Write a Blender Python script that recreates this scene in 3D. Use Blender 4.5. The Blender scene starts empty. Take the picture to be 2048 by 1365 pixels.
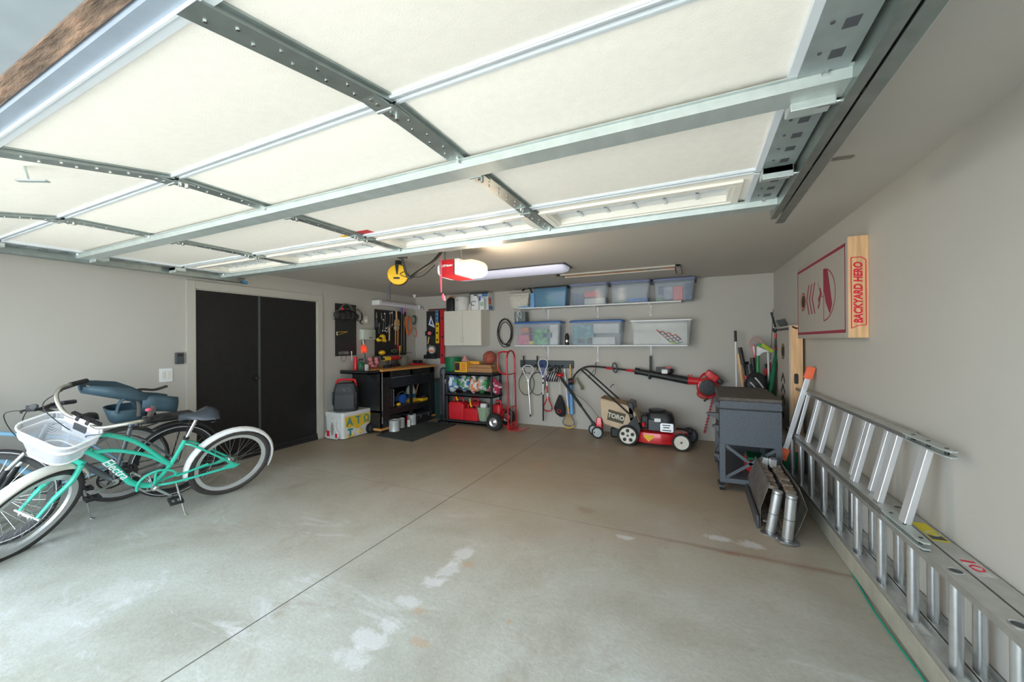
import bpy, bmesh, math, random
from math import sin, cos, pi, radians, sqrt, atan2
from mathutils import Vector, Matrix, Euler
random.seed(7)
sc = bpy.context.scene
COL = sc.collection

# ------------------------------------------------------------------ camera
YAW, PITCH, ROLL, FPX = .4443, .0017, -.0066, 774.62
CAMLOC = Vector((0, 0, 1.45))
_f = Vector((-sin(YAW)*cos(PITCH), cos(YAW)*cos(PITCH), sin(PITCH)))
_r = Vector((cos(YAW), sin(YAW), 0)); _u = _r.cross(_f)
_r, _u = _r*cos(ROLL)+_u*sin(ROLL), _u*cos(ROLL)-_r*sin(ROLL)
cam_d = bpy.data.cameras.new('camera'); cam = bpy.data.objects.new('camera', cam_d); COL.objects.link(cam)
cam_d.sensor_width = 36; cam_d.lens = 36*FPX/2048; cam_d.clip_start = .02
_m = Matrix((( _r.x, _u.x, -_f.x, CAMLOC.x), (_r.y, _u.y, -_f.y, CAMLOC.y), (_r.z, _u.z, -_f.z, CAMLOC.z), (0, 0, 0, 1)))
cam.matrix_world = _m
sc.camera = cam

# ------------------------------------------------------------------ light
wd = bpy.data.worlds.new('sky'); sc.world = wd; wd.use_nodes = True
bg = wd.node_tree.nodes['Background']
bg.inputs[0].default_value = (.78, .90, .99, 1); bg.inputs[1].default_value = 5.2
sun_d = bpy.data.lights.new('sun', 'SUN'); sun_d.energy = 12; sun_d.angle = .02; sun_d.color = (1, .93, .82)
sun = bpy.data.objects.new('sun', sun_d); COL.objects.link(sun); sun.rotation_euler = (radians(-32), radians(12), 0)
# sky portal over the open doorway
po = bpy.data.lights.new('doorway_portal', 'AREA'); po.shape = 'RECTANGLE'; po.size = 5.0; po.size_y = 2.1
po.cycles.is_portal = True
poo = bpy.data.objects.new('doorway_portal', po); COL.objects.link(poo)
poo.location = (-2.1, .28, 1.05); poo.rotation_euler = (radians(90), 0, 0)
sc.view_settings.view_transform = 'Standard'; sc.view_settings.look = 'None'
sc.view_settings.exposure = 0.32; sc.view_settings.gamma = 1.0; sc.view_settings.use_curve_mapping = False
try:
    sc.cycles.use_denoising = True; sc.cycles.use_adaptive_sampling = True; sc.cycles.adaptive_threshold = .03
    sc.cycles.max_bounces = 8; sc.cycles.diffuse_bounces = 5; sc.cycles.glossy_bounces = 3; sc.cycles.transparent_max_bounces = 16
    sc.cycles.sample_clamp_indirect = 8
except Exception: pass

# ------------------------------------------------------------------ helpers
def ray(px, py):
    return _f + _r*((px-1024)/FPX) - _u*((py-682.5)/FPX)
def at(px, py, x=None, y=None, z=None):
    d = ray(px, py)
    if x is not None: t = (x-CAMLOC.x)/d.x
    elif y is not None: t = (y-CAMLOC.y)/d.y
    else: t = (z-CAMLOC.z)/d.z
    return CAMLOC + d*t

PM = {}     # world matrix of every object that can be a parent
def mark(o, label=None, cat=None, group=None, kind=None):
    if label: o['label'] = label
    if cat: o['category'] = cat
    if group: o['group'] = group
    if kind: o['kind'] = kind
    return o
def E(name, label, cat, loc=(0, 0, 0), rot=(0, 0, 0), group=None, M=None):
    o = bpy.data.objects.new(name, None); COL.objects.link(o); o.empty_display_size = .05
    if M is None: M = Matrix.Translation(Vector(loc)) @ Euler(rot).to_matrix().to_4x4()
    o.matrix_world = M; PM[o.name] = M.copy()
    return mark(o, label, cat, group)

class MB:
    def __init__(s, M=None):
        s.v = []; s.f = []; s.mi = []; s.M = M or Matrix.Identity(4); s.m = 0
    def add(s, vs, fs, M=None):
        k = len(s.v); T = s.M @ M if M is not None else s.M
        s.v += [T @ Vector(p) for p in vs]
        s.f += [tuple(i+k for i in f) for f in fs]; s.mi += [s.m]*len(fs)
        return s
    def mat(s, i): s.m = i; return s
    def box(s, a, b, M=None):
        x0, y0, z0 = a; x1, y1, z1 = b
        x0, x1 = min(x0, x1), max(x0, x1); y0, y1 = min(y0, y1), max(y0, y1); z0, z1 = min(z0, z1), max(z0, z1)
        return s.add([(x0,y0,z0),(x1,y0,z0),(x1,y1,z0),(x0,y1,z0),(x0,y0,z1),(x1,y0,z1),(x1,y1,z1),(x0,y1,z1)],
            [(0,3,2,1),(4,5,6,7),(0,1,5,4),(1,2,6,5),(2,3,7,6),(3,0,4,7)], M)
    def cbox(s, c, d, M=None):
        return s.box([c[i]-d[i]/2 for i in range(3)], [c[i]+d[i]/2 for i in range(3)], M)
    def frust(s, z0, a, z1, b, c=(0, 0), M=None):      # tapered box: half sizes a at z0, b at z1
        vs = [(c[0]+i*h[0], c[1]+j*h[1], z) for z, h in ((z0, a), (z1, b)) for i, j in ((-1,-1),(1,-1),(1,1),(-1,1))]
        return s.add(vs, [(0,3,2,1),(4,5,6,7),(0,1,5,4),(1,2,6,5),(2,3,7,6),(3,0,4,7)], M)
    def bar(s, p, q, w, h, up=(0, 0, 1)):               # rectangular bar from p to q, w across, h along up
        p = Vector(p); q = Vector(q); d = (q-p); L = d.length; d.normalize()
        up = Vector(up); x = d.cross(up)
        if x.length < 1e-4: x = d.cross(Vector((1, 0, 0)))
        x.normalize(); y = x.cross(d); 
        M = Matrix(((x.x, d.x, y.x, p.x), (x.y, d.y, y.y, p.y), (x.z, d.z, y.z, p.z), (0, 0, 0, 1)))
        return s.box((-w/2, 0, -h/2), (w/2, L, h/2), M)
    def tube(s, pts, r, n=8, closed=False, cap=True, sq=1.0, up=None):
        pts = [Vector(p) for p in pts]; N = len(pts)
        rs = r if isinstance(r, (list, tuple)) else [r]*N
        vs = []; prev = None
        for i, p in enumerate(pts):
            if closed: t = pts[(i+1) % N]-pts[i-1]
            else: t = pts[min(i+1, N-1)]-pts[max(i-1, 0)]
            if t.length < 1e-9: t = Vector((0, 0, 1))
            t.normalize()
            if up is not None: a = Vector(up)-t*t.dot(Vector(up))
            elif prev is None:
                a = Vector((0, 0, 1)) if abs(t.z) < .9 else Vector((1, 0, 0))
                a = a-t*t.dot(a)
            else: a = prev-t*t.dot(prev)
            if a.length < 1e-6: a = t.orthogonal()
            a.normalize(); prev = a; b = t.cross(a)
            for k in range(n):
                th = 2*pi*k/n
                vs.append(p+(a*cos(th)*sq+b*sin(th))*rs[i])
        fs = []
        for i in range(N if closed else N-1):
            j = (i+1) % N
            for k in range(n):
                l = (k+1) % n
                fs.append((i*n+k, j*n+k, j*n+l, i*n+l))
        if cap and not closed:
            fs.append(tuple(range(n))); fs.append(tuple(reversed([(N-1)*n+k for k in range(n)])))
        return s.add(vs, fs)
    def cyl(s, p, q, r, r2=None, n=16, cap=True):
        return s.tube([p, q], [r, r if r2 is None else r2], n, cap=cap)
    def lathe(s, prof, M=None, n=24, cap=True, sx=1, sy=1, arc=None):
        vs = []; a0, a1 = arc or (0, 2*pi); full = arc is None; cnt = n if full else n+1
        for (r, z) in prof:
            for k in range(cnt):
                th = a0+(a1-a0)*k/n
                vs.append((r*cos(th)*sx, r*sin(th)*sy, z))
        fs = []
        for i in range(len(prof)-1):
            for k in range(n):
                l = (k+1) % cnt
                fs.append((i*cnt+k, i*cnt+l, (i+1)*cnt+l, (i+1)*cnt+k))
        if cap and full:
            if prof[0][0] > 1e-6: fs.append(tuple(reversed(range(n))))
            if prof[-1][0] > 1e-6: fs.append(tuple((len(prof)-1)*n+k for k in range(n)))
        return s.add(vs, fs, M)
    def prism(s, poly, z0, z1, M=None):
        n = len(poly)
        vs = [(p[0], p[1], z0) for p in poly]+[(p[0], p[1], z1) for p in poly]
        fs = [tuple(reversed(range(n))), tuple(range(n, 2*n))]+[(i, (i+1) % n, n+(i+1) % n, n+i) for i in range(n)]
        return s.add(vs, fs, M)
    def sph(s, c, r, sx=1, sy=1, sz=1, n=16, m=10, M=None):
        prof = [(r*sin(pi*i/m), -r*cos(pi*i/m)) for i in range(m+1)]
        T = Matrix.Translation(Vector(c)) @ Matrix.Diagonal((sx, sy, sz, 1))
        return s.lathe(prof, (M @ T) if M is not None else T, n, cap=False)
    def loft(s, rings, closed_ring=True, cap=True):
        n = len(rings[0]); vs = [p for r in rings for p in r]; fs = []
        for i in range(len(rings)-1):
            for k in range(n if closed_ring else n-1):
                l = (k+1) % n
                fs.append((i*n+k, i*n+l, (i+1)*n+l, (i+1)*n+k))
        if cap and closed_ring:
            fs.append(tuple(reversed(range(n)))); fs.append(tuple((len(rings)-1)*n+k for k in range(n)))
        return s.add(vs, fs)
    def quad(s, a, b, c, d): return s.add([a, b, c, d], [(0, 1, 2, 3)])
    def build(s, name, m, parent=None, label=None, cat=None, group=None, kind=None, smooth=40, bevel=0, local=False, solid=0, origin=None):
        ms = m if isinstance(m, (list, tuple)) else [m]
        me = bpy.data.meshes.new(name); o = bpy.data.objects.new(name, me); COL.objects.link(o)
        vs = s.v
        if parent is not None:
            PMp = PM[parent.name]
            if not local:
                inv = PMp.inverted(); vs = [inv @ p for p in vs]
            o.parent = parent; PM[o.name] = PMp
        else:
            if origin is None and kind != 'structure' and vs:
                origin = Vector(((min(p.x for p in vs)+max(p.x for p in vs))/2, (min(p.y for p in vs)+max(p.y for p in vs))/2, min(p.z for p in vs)))
            if origin is not None:
                origin = Vector(origin); vs = [p-origin for p in vs]; o.location = origin
            PM[o.name] = Matrix.Translation(origin) if origin is not None else Matrix.Identity(4)
        me.from_pydata([tuple(p) for p in vs], [], s.f)
        for mm in ms: me.materials.append(mm)
        if len(ms) > 1: me.polygons.foreach_set('material_index', s.mi)
        me.update()
        bm = bmesh.new(); bm.from_mesh(me); bmesh.ops.recalc_face_normals(bm, faces=bm.faces); bm.to_mesh(me); bm.free()
        if smooth:
            me.polygons.foreach_set('use_smooth', [True]*len(me.polygons))
            try: me.set_sharp_from_angle(angle=radians(smooth))
            except Exception: pass
        if bevel:
            b = o.modifiers.new('bevel', 'BEVEL'); b.width = bevel; b.segments = 2; b.limit_method = 'ANGLE'; b.angle_limit = radians(40)
        if solid:
            b = o.modifiers.new('solid', 'SOLIDIFY'); b.thickness = solid; b.offset = 0
        return mark(o, label, cat, group, kind)

def rbox(w, d, r, n=5):          # rounded rectangle outline, centred
    out = []
    for cx, cy, a in ((w/2-r, d/2-r, 0), (-w/2+r, d/2-r, 90), (-w/2+r, -d/2+r, 180), (w/2-r, -d/2+r, 270)):
        for k in range(n+1):
            t = radians(a+90*k/n); out.append((cx+r*cos(t), cy+r*sin(t)))
    return out
def frame(o, x, y, z=None):      # matrix with given local axes at origin o
    x = Vector(x).normalized(); y = Vector(y); y = (y-x*x.dot(y)).normalized(); z = x.cross(y)
    return Matrix(((x.x, y.x, z.x, o[0]), (x.y, y.y, z.y, o[1]), (x.z, y.z, z.z, o[2]), (0, 0, 0, 1)))
def bez(pts, n=8, closed=False):     # Catmull-Rom through pts
    P = [Vector(p) for p in pts]; out = []; N = len(P)
    rng = range(N) if closed else range(N-1)
    for i in rng:
        p0 = P[(i-1) % N] if closed or i > 0 else P[0]; p1 = P[i]; p2 = P[(i+1) % N]; p3 = P[(i+2) % N] if closed or i+2 < N else P[-1]
        for k in range(n):
            t = k/n
            out.append(.5*((2*p1)+(p2-p0)*t+(2*p0-5*p1+4*p2-p3)*t*t+(3*p1-p0-3*p2+p3)*t**3))
    if not closed: out.append(P[-1])
    return out
def copy_tree(o, M, label=None, group=None, parent=None, name=None):
    c = o.copy(); COL.objects.link(c)
    if parent is None:
        c.matrix_world = M; PM[c.name] = M
        if label: c['label'] = label
        if group: c['group'] = group
    else:
        c.parent = parent; PM[c.name] = PM[parent.name]
    for ch in [x for x in bpy.data.objects if x.parent == o]: copy_tree(ch, None, parent=c)
    return c
def text_obj(body, size, M, m, parent, name='lettering', depth=.001, sx=1.0, bold=.0, shear=0, label=None, align='CENTER'):
    cu = bpy.data.curves.new('t', 'FONT'); cu.body = body; cu.size = size; cu.extrude = depth; cu.offset = bold
    cu.align_x = align; cu.align_y = 'CENTER'; cu.shear = shear; cu.resolution_u = 4
    to = bpy.data.objects.new('t', cu); COL.objects.link(to)
    dg = bpy.context.evaluated_depsgraph_get(); me = bpy.data.meshes.new_from_object(to.evaluated_get(dg))
    b = MB(); S = Matrix.Diagonal((sx, 1, 1, 1))
    b.add([tuple(v.co) for v in me.vertices], [tuple(p.vertices) for p in me.polygons], M @ S)
    bpy.data.objects.remove(to); bpy.data.curves.remove(cu); bpy.data.meshes.remove(me)
    return b.build(name, m, parent, label=label, smooth=0)

# ------------------------------------------------------------------ materials
def nn(t, kind, **kw):
    n = t.nodes.new(kind)
    for k, v in kw.items():
        try: setattr(n, k, v)
        except Exception: pass
    return n
MATS = {}
def mat(name, c, rough=.5, metal=0, var=.06, scale=12, bump=0, bscale=None, alpha=1, trans=0, emit=0, ecol=None, spec=.5, coat=0, stretch=None, ior=1.45):
    m = bpy.data.materials.new(name); m.use_nodes = True; t = m.node_tree
    bs = t.nodes['Principled BSDF']; co = nn(t, 'ShaderNodeTexCoord')
    src = co.outputs['Object']
    if stretch:
        mp = nn(t, 'ShaderNodeMapping'); mp.inputs['Scale'].default_value = stretch; t.links.new(src, mp.inputs['Vector']); src = mp.outputs[0]
    ns = nn(t, 'ShaderNodeTexNoise'); ns.inputs['Scale'].default_value = scale; ns.inputs['Detail'].default_value = 4
    t.links.new(src, ns.inputs['Vector'])
    cr = nn(t, 'ShaderNodeValToRGB'); e = cr.color_ramp.elements
    e[0].position = .3; e[1].position = .7
    e[0].color = tuple(max(0, x*(1-var)) for x in c[:3])+(1,); e[1].color = tuple(min(1, x*(1+var)) for x in c[:3])+(1,)
    t.links.new(ns.outputs['Fac'], cr.inputs['Fac']); t.links.new(cr.outputs[0], bs.inputs['Base Color'])
    bs.inputs['Roughness'].default_value = rough; bs.inputs['Metallic'].default_value = metal
    bs.inputs['Specular IOR Level'].default_value = spec; bs.inputs['IOR'].default_value = ior
    if coat: bs.inputs['Coat Weight'].default_value = coat
    if alpha < 1: bs.inputs['Alpha'].default_value = alpha
    if trans: bs.inputs['Transmission Weight'].default_value = trans
    if emit:
        bs.inputs['Emission Color'].default_value = (ecol or c)[:3]+(1,); bs.inputs['Emission Strength'].default_value = emit
    if bump:
        n2 = nn(t, 'ShaderNodeTexNoise'); n2.inputs['Scale'].default_value = bscale or scale*6; n2.inputs['Detail'].default_value = 3
        t.links.new(src, n2.inputs['Vector'])
        bp = nn(t, 'ShaderNodeBump'); bp.inputs['Strength'].default_value = bump; bp.inputs['Distance'].default_value = .01
        t.links.new(n2.outputs['Fac'], bp.inputs['Height']); t.links.new(bp.outputs[0], bs.inputs['Normal'])
    MATS[name] = m
    return m

M_WALL = mat('wall_paint', (.485, .467, .425), .62, var=.02, scale=2, bump=.05, bscale=60)
M_CEIL = mat('ceiling_paint', (.54, .515, .475), .7, var=.02, scale=2, bump=.05, bscale=60)
M_TRIM = mat('trim_paint', (.50, .48, .43), .45, var=.02)
M_GALV = mat('galvanised_steel', (.50, .555, .54), .38, .4, var=.08, scale=18, stretch=(1, .3, 1))
M_GALVD = mat('galvanised_track_steel', (.32, .37, .36), .38, .9, var=.12, scale=14)
M_STILE = mat('stile_steel', (.36, .41, .40), .38, .8, var=.1, scale=20)
M_DOORP = mat('door_panel', (.93, .885, .81), .75, var=.02, scale=30, bump=.12, bscale=260)
M_DOORF = mat('door_white_edge', (.66, .70, .74), .4, var=.02)
M_VINYL = mat('window_vinyl', (.86, .82, .74), .4, var=.02)
M_BLACK = mat('black_plastic', (.022, .022, .024), .45, var=.2)
M_BLACKD = mat('black_door_paint', (.012, .012, .012), .5, var=.2, bump=.05)
M_BLACKM = mat('black_metal', (.025, .026, .027), .35, .2, var=.2)
M_GREYM = mat('dark_grey_metal', (.075, .08, .09), .45, .1, var=.1)
M_RUB = mat('rubber', (.02, .02, .021), .7, var=.2, bump=.1, bscale=90)
M_CHROME = mat('chrome', (.75, .76, .76), .18, 1, var=.03)
M_ALU = mat('aluminium', (.72, .74, .76), .3, .9, var=.05, scale=30)
M_ALU2 = mat('brushed_aluminium', (.60, .61, .59), .4, .8, var=.08, scale=20)
M_WHITE = mat('white_plastic', (.82, .83, .84), .4, var=.02)
M_WHITE2 = mat('off_white_laminate', (.74, .71, .63), .4, var=.015)
M_RED = mat('red_plastic', (.62, .02, .03), .35, var=.06)
M_REDM = mat('red_enamel', (.55, .012, .018), .22, .1, var=.06, coat=.5)
M_TEAL = mat('teal_enamel', (.035, .52, .38), .25, var=.04, coat=.6)
M_BLUEF = mat('light_blue_enamel', (.28, .52, .72), .3, var=.05, coat=.5)
M_GREYF = mat('grey_enamel', (.11, .13, .14), .3, .2, var=.05, coat=.5)
M_WOOD = mat('pine_wood', (.74, .46, .24), .5, var=.22, scale=5, stretch=(9, 9, .6))
M_WOODH = mat('bench_wood', (.62, .29, .08), .5, var=.2, scale=5, stretch=(6, 1, 6))
M_WOODL = mat('handle_wood', (.62, .40, .18), .5, var=.15, scale=20)
M_ORANGE = mat('orange_plastic', (.85, .22, .04), .4, var=.05)
M_YEL = mat('yellow_plastic', (.85, .52, .02), .4, var=.05)
M_BLUE = mat('blue_plastic', (.03, .12, .50), .4, var=.08)
M_LBLUE = mat('light_blue_plastic', (.16, .40, .72), .4, var=.06)
M_GREEN = mat('green_plastic', (.01, .16, .065), .45, var=.08)
M_GRN2 = mat('bright_green_plastic', (.03, .42, .12), .4, var=.08)
M_PINK = mat('pink_plastic', (.85, .12, .2), .4, var=.06)
M_CARD = mat('cardboard', (.42, .22, .10), .8, var=.06)
M_STEEL = mat('tool_steel', (.35, .35, .36), .35, .8, var=.15)
M_RUSTY = mat('worn_ramp_steel', (.20, .19, .17), .45, .6, var=.35, scale=10, bump=.1)
M_TAN = mat('tan_canvas', (.60, .47, .33), .9, var=.08, scale=8, bump=.25, bscale=200)
M_TAN2 = mat('tan_canvas_top', (.36, .25, .15), .9, var=.1, scale=8, bump=.25, bscale=200)
M_SPEAK = mat('speaker_shell', (.035, .04, .043), .6, var=.15, bump=.1)
M_NAVY = mat('navy_plastic', (.045, .085, .115), .5, var=.08)
M_MAT = mat('floor_mat_rubber', (.055, .065, .06), .9, var=.2, bump=.3, bscale=200)
M_CART = mat('powder_coat_blue_grey', (.10, .115, .135), .55, .2, var=.12, scale=60, bump=.15, bscale=300)
M_CARTT = mat('dusty_cart_top', (.10, .085, .075), .7, var=.25, scale=20)
M_MAROON = mat('maroon_print', (.28, .025, .05), .6, var=.03)
M_REDINK = mat('red_print', (.70, .02, .05), .5, var=.03)
M_BOARD = mat('cornhole_face_paint', (.40, .365, .32), .6, var=.02)
M_BOARDE = mat('cornhole_face_edge', (.46, .42, .37), .6, var=.02)
M_GRN = mat('grey_green_tube', (.13, .17, .09), .6, var=.1)

def concrete(name, joints=True):
    m = bpy.data.materials.new(name); m.use_nodes = True; t = m.node_tree; bs = t.nodes['Principled BSDF']
    co = nn(t, 'ShaderNodeTexCoord'); P = co.outputs['Object']
    def noise(scale, det=5, rough=.6, st=None, dist=0):
        n = nn(t, 'ShaderNodeTexNoise'); n.inputs['Scale'].default_value = scale; n.inputs['Detail'].default_value = det
        n.inputs['Roughness'].default_value = rough; n.inputs['Distortion'].default_value = dist
        if st:
            mp = nn(t, 'ShaderNodeMapping'); mp.inputs['Scale'].default_value = st[:3]
            if len(st) > 3: mp.inputs['Rotation'].default_value = (0, 0, st[3])
            t.links.new(P, mp.inputs['Vector']); t.links.new(mp.outputs[0], n.inputs['Vector'])
        else: t.links.new(P, n.inputs['Vector'])
        return n.outputs['Fac']
    def ramp(src, stops):
        c = nn(t, 'ShaderNodeValToRGB'); el = c.color_ramp.elements
        while len(el) > 1: el.remove(el[-1])
        el[0].position = stops[0][0]; el[0].color = stops[0][1]
        for p, col in stops[1:]:
            e = el.new(p); e.color = col
        t.links.new(src, c.inputs['Fac']); return c.outputs[0]
    def mix(f, a, b, mode='MIX'):
        n = nn(t, 'ShaderNodeMix'); n.data_type = 'RGBA'; n.blend_type = mode
        if isinstance(f, float): n.inputs[0].default_value = f
        else: t.links.new(f, n.inputs[0])
        for k, v in ((6, a), (7, b)):
            if isinstance(v, tuple): n.inputs[k].default_value = v
            else: t.links.new(v, n.inputs[k])
        return n.outputs[2]
    def math_(op, a, b=None, c=None):
        n = nn(t, 'ShaderNodeMath'); n.operation = op
        for k, v in enumerate((a, b, c)):
            if v is None: continue
            if isinstance(v, (int, float)): n.inputs[k].default_value = v
            else: t.links.new(v, n.inputs[k])
        return n.outputs[0]
    W = (1, 1, 1, 1); K = (0, 0, 0, 1)
    base = ramp(noise(1.1, 6, .65, dist=.4), [(.3, (.38, .375, .325, 1)), (.5, (.49, .505, .465, 1)), (.72, (.58, .61, .58, 1))])
    fine = ramp(noise(38, 4, .7), [(.3, (.86, .86, .86, 1)), (.7, (1.06, 1.06, 1.06, 1))])
    col = mix(1.0, base, fine, 'MULTIPLY')
    # tan dirt and warm interior light, both painted in towards the slab's back
    sx = nn(t, 'ShaderNodeSeparateXYZ'); t.links.new(P, sx.inputs[0])
    X, Y = sx.outputs[0], sx.outputs[1]
    back = math_('MULTIPLY', ramp(math_('MULTIPLY_ADD', Y, .16, math_('MULTIPLY', noise(.9, 5, .6), .5)), [(.50, K), (.88, W)]), .92)
    col = mix(back, col, (.36, .285, .20, 1))
    col = mix(ramp(noise(2.3, 6, .7, dist=.6), [(.58, K), (.75, (.6, .6, .6, 1))]), col, (.30, .235, .17, 1))
    # rust blooms
    col = mix(ramp(noise(3.1, 5, .7, (1, 1, 1), .2), [(.68, K), (.76, (.5, .5, .5, 1))]), col, (.48, .27, .13, 1))
    # white salt streaks
    st = ramp(noise(2.2, 8, .75, (.5, 1.5, 1, .55), .8), [(.56, K), (.66, (.85, .85, .85, 1))])
    nearm = ramp(Y, [(.0, W), (.6, W), (.99, K)])
    yy = math_('DIVIDE', Y, 3.4)
    nearm = ramp(yy, [(.3, W), (.95, K)])
    stf = math_('MULTIPLY', st, nearm)
    col = mix(stf, col, (.66, .68, .70, 1))
    def blob(px, py, rx, ry, colr, amt, col, rot=.0):
        c = at(px, py, z=0)
        dx = math_('SUBTRACT', X, c.x); dy = math_('SUBTRACT', Y, c.y); ca, sa = cos(rot), sin(rot)
        u_ = math_('DIVIDE', math_('ADD', math_('MULTIPLY', dx, ca), math_('MULTIPLY', dy, sa)), rx)
        v_ = math_('DIVIDE', math_('SUBTRACT', math_('MULTIPLY', dy, ca), math_('MULTIPLY', dx, sa)), ry)
        d_ = math_('SQRT', math_('ADD', math_('MULTIPLY', u_, u_), math_('MULTIPLY', v_, v_)))
        f_ = ramp(math_('ADD', d_, math_('MULTIPLY_ADD', NB, 2.4, -1.2)), [(.35, (amt*.65, amt*.65, amt*.65, 1)), (.75, K)])
        return mix(f_, col, colr)
    NB = noise(9, 7, .75, dist=.5)
    WH_ = (.74, .76, .80, 1); RU = (.50, .27, .12, 1); BR = (.26, .19, .13, 1)
    for a in ((925, 1110, .10, .20, WH_, .8), (900, 1140, .10, .18, WH_, .8), (865, 1165, .10, .08, WH_, .9), (820, 1205, .14, .08, WH_, .8), (775, 1250, .13, .08, WH_, .9), (735, 1280, .16, .09, WH_, .9), (705, 1315, .15, .08, WH_, .7),
              (935, 1128, .07, .07, RU, .6), (838, 1222, .07, .05, RU, .6), (840, 1287, .08, .05, RU, .6), (1018, 1243, .04, .03, RU, .8), (1080, 930, .2, .25, RU, .3), (1170, 1020, .18, .10, BR, .6), (1230, 945, .3, .2, BR, .35), (1050, 1150, .25, .3, BR, .25), (1120, 1290, .3, .2, BR, .25),
              (1250, 1075, .10, .05, WH_, .9), (1440, 1078, .16, .06, WH_, .9), (1500, 1090, .14, .08, WH_, .8), (1460, 1108, .12, .03, (.30, .13, .07, 1), .8), (250, 1180, .3, .2, WH_, .4), (120, 1250, .4, .2, WH_, .35)):
        col = blob(*a, col)
    if joints:
        # long saw cut and the finer cross crack
        wob = math_('MULTIPLY_ADD', noise(3, 3, .5), .02, -.01)
        d1 = math_('ABSOLUTE', math_('SUBTRACT', X, -2.081))
        j1 = math_('LESS_THAN', d1, .0045)
        d2 = math_('ABSOLUTE', math_('ADD', math_('SUBTRACT', Y, 3.03), wob))
        j2 = math_('LESS_THAN', d2, .0035)
        band = ramp(math_('MULTIPLY_ADD', d2, 1.0, math_('MULTIPLY', noise(7, 5, .7), .06)), [(.03, (.55, .55, .55, 1)), (.075, K)])
        rightside = ramp(math_('MULTIPLY_ADD', X, .4, .7), [(.35, K), (.75, W)])
        col = mix(math_('MULTIPLY', band, rightside), col, (.27, .15, .09, 1))
        col = mix(math_('MULTIPLY', j2, .55), col, (.16, .12, .09, 1))
        col = mix(math_('MULTIPLY', j1, .85), col, (.07, .055, .045, 1))
    t.links.new(col, bs.inputs['Base Color'])
    r = ramp(noise(1.7, 4, .6), [(.3, (.38, .38, .38, 1)), (.7, (.62, .62, .62, 1))]); t.links.new(r, bs.inputs['Roughness'])
    bs.inputs['Specular IOR Level'].default_value = .35
    bp = nn(t, 'ShaderNodeBump'); bp.inputs['Strength'].default_value = .12; bp.inputs['Distance'].default_value = .01
    t.links.new(noise(60, 4, .6), bp.inputs['Height']); t.links.new(bp.outputs[0], bs.inputs['Normal'])
    return m
M_CONC = concrete('garage_concrete'); 
M_DRIVE = mat('driveway_concrete', (.62, .60, .55), .8, var=.08, scale=3)
M_CURB = mat('curb_concrete', (.34, .32, .26), .75, var=.15, scale=6, bump=.1)

# ------------------------------------------------------------------ room
XL, YB, H = -5.1535, 6.2643, 2.3612
def XR(y): return .95+.025*(YB-y)
YF = .16          # inside face of the front wall
def struct(b, name, m, **k): return b.build(name, m, kind='structure', smooth=0, **k)
struct(MB().box((XL-.15, -.2, -.12), (1.35, YB+.15, 0)), 'floor', M_CONC)
struct(MB().box((-14, -16, -.16), (12, -.2, -.02)), 'floor_outside', M_DRIVE)
struct(MB().box((XL-.15, 0, H), (1.35, YB+.15, H+.12)), 'ceiling', M_CEIL)
struct(MB().box((XL-.15, YB, 0), (1.35, YB+.15, H)), 'wall_back', M_WALL)
struct(MB().prism([(XR(YB), YB), (XR(-.0), 0), (XR(0)+.16, 0), (XR(YB)+.16, YB)], 0, H), 'wall_right', M_WALL)
# left wall with the double-door opening
DY0, DY1, DZ = 2.431, 4.005, 2.08
b = MB(); b.box((XL-.15, 0, 0), (XL, DY0, H)); b.box((XL-.15, DY1, 0), (XL, YB, H)); b.box((XL-.15, DY0, DZ), (XL, DY1, H))
struct(b, 'wall_left', M_WALL)
b = MB(); b.box((XL-.15, YF-.16, 0), (-4.66, YF, H)); b.box((.46, YF-.16, 0), (1.3, YF, H)); b.box((-4.66, YF-.16, 2.22), (.46, YF, H))
b.box((XL-.15, YF-.16, H), (1.3, YF, H+1.2))
struct(b, 'wall_front', M_WALL)
# concrete curb the ladders stand on
struct(MB().prism([(XR(6.1)-.165, 6.1), (XR(.2)-.185, .2), (XR(.2)-.001, .2), (XR(6.1)-.001, 6.1)], 0, .12), 'trim_1', M_CURB, bevel=.012)
# rough brown header board over the doorway
m = bpy.data.materials.new('rough_header_wood'); m.use_nodes = True; t = m.node_tree; bs = t.nodes['Principled BSDF']
tc = nn(t, 'ShaderNodeTexCoord'); n1 = nn(t, 'ShaderNodeTexNoise'); n1.inputs['Scale'].default_value = 14; n1.inputs['Detail'].default_value = 8
mp = nn(t, 'ShaderNodeMapping'); mp.inputs['Scale'].default_value = (.6, 3, 3); t.links.new(tc.outputs['Object'], mp.inputs[0]); t.links.new(mp.outputs[0], n1.inputs['Vector'])
cr = nn(t, 'ShaderNodeValToRGB'); e = cr.color_ramp.elements; e[0].position = .35; e[0].color = (.11, .075, .055, 1); e[1].position = .7; e[1].color = (.34, .21, .14, 1)
x = e.new(.55); x.color = (.20, .13, .09, 1); t.links.new(n1.outputs['Fac'], cr.inputs[0]); t.links.new(cr.outputs[0], bs.inputs['Base Color']); bs.inputs['Roughness'].default_value = .9
bp = nn(t, 'ShaderNodeBump'); bp.inputs['Strength'].default_value = .8; bp.inputs['Distance'].default_value = .02; t.links.new(n1.outputs['Fac'], bp.inputs['Height']); t.links.new(bp.outputs[0], bs.inputs['Normal'])
M_HEAD = m
struct(MB().box((-4.66, .316, 2.098), (.46, .352, 2.20)), 'trim_2', M_HEAD)
struct(MB().box((-4.66, -.9, 2.104), (.46, .316, 2.12)), 'trim_3', mat('soffit_grey', (.26, .30, .33), .6))

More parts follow.
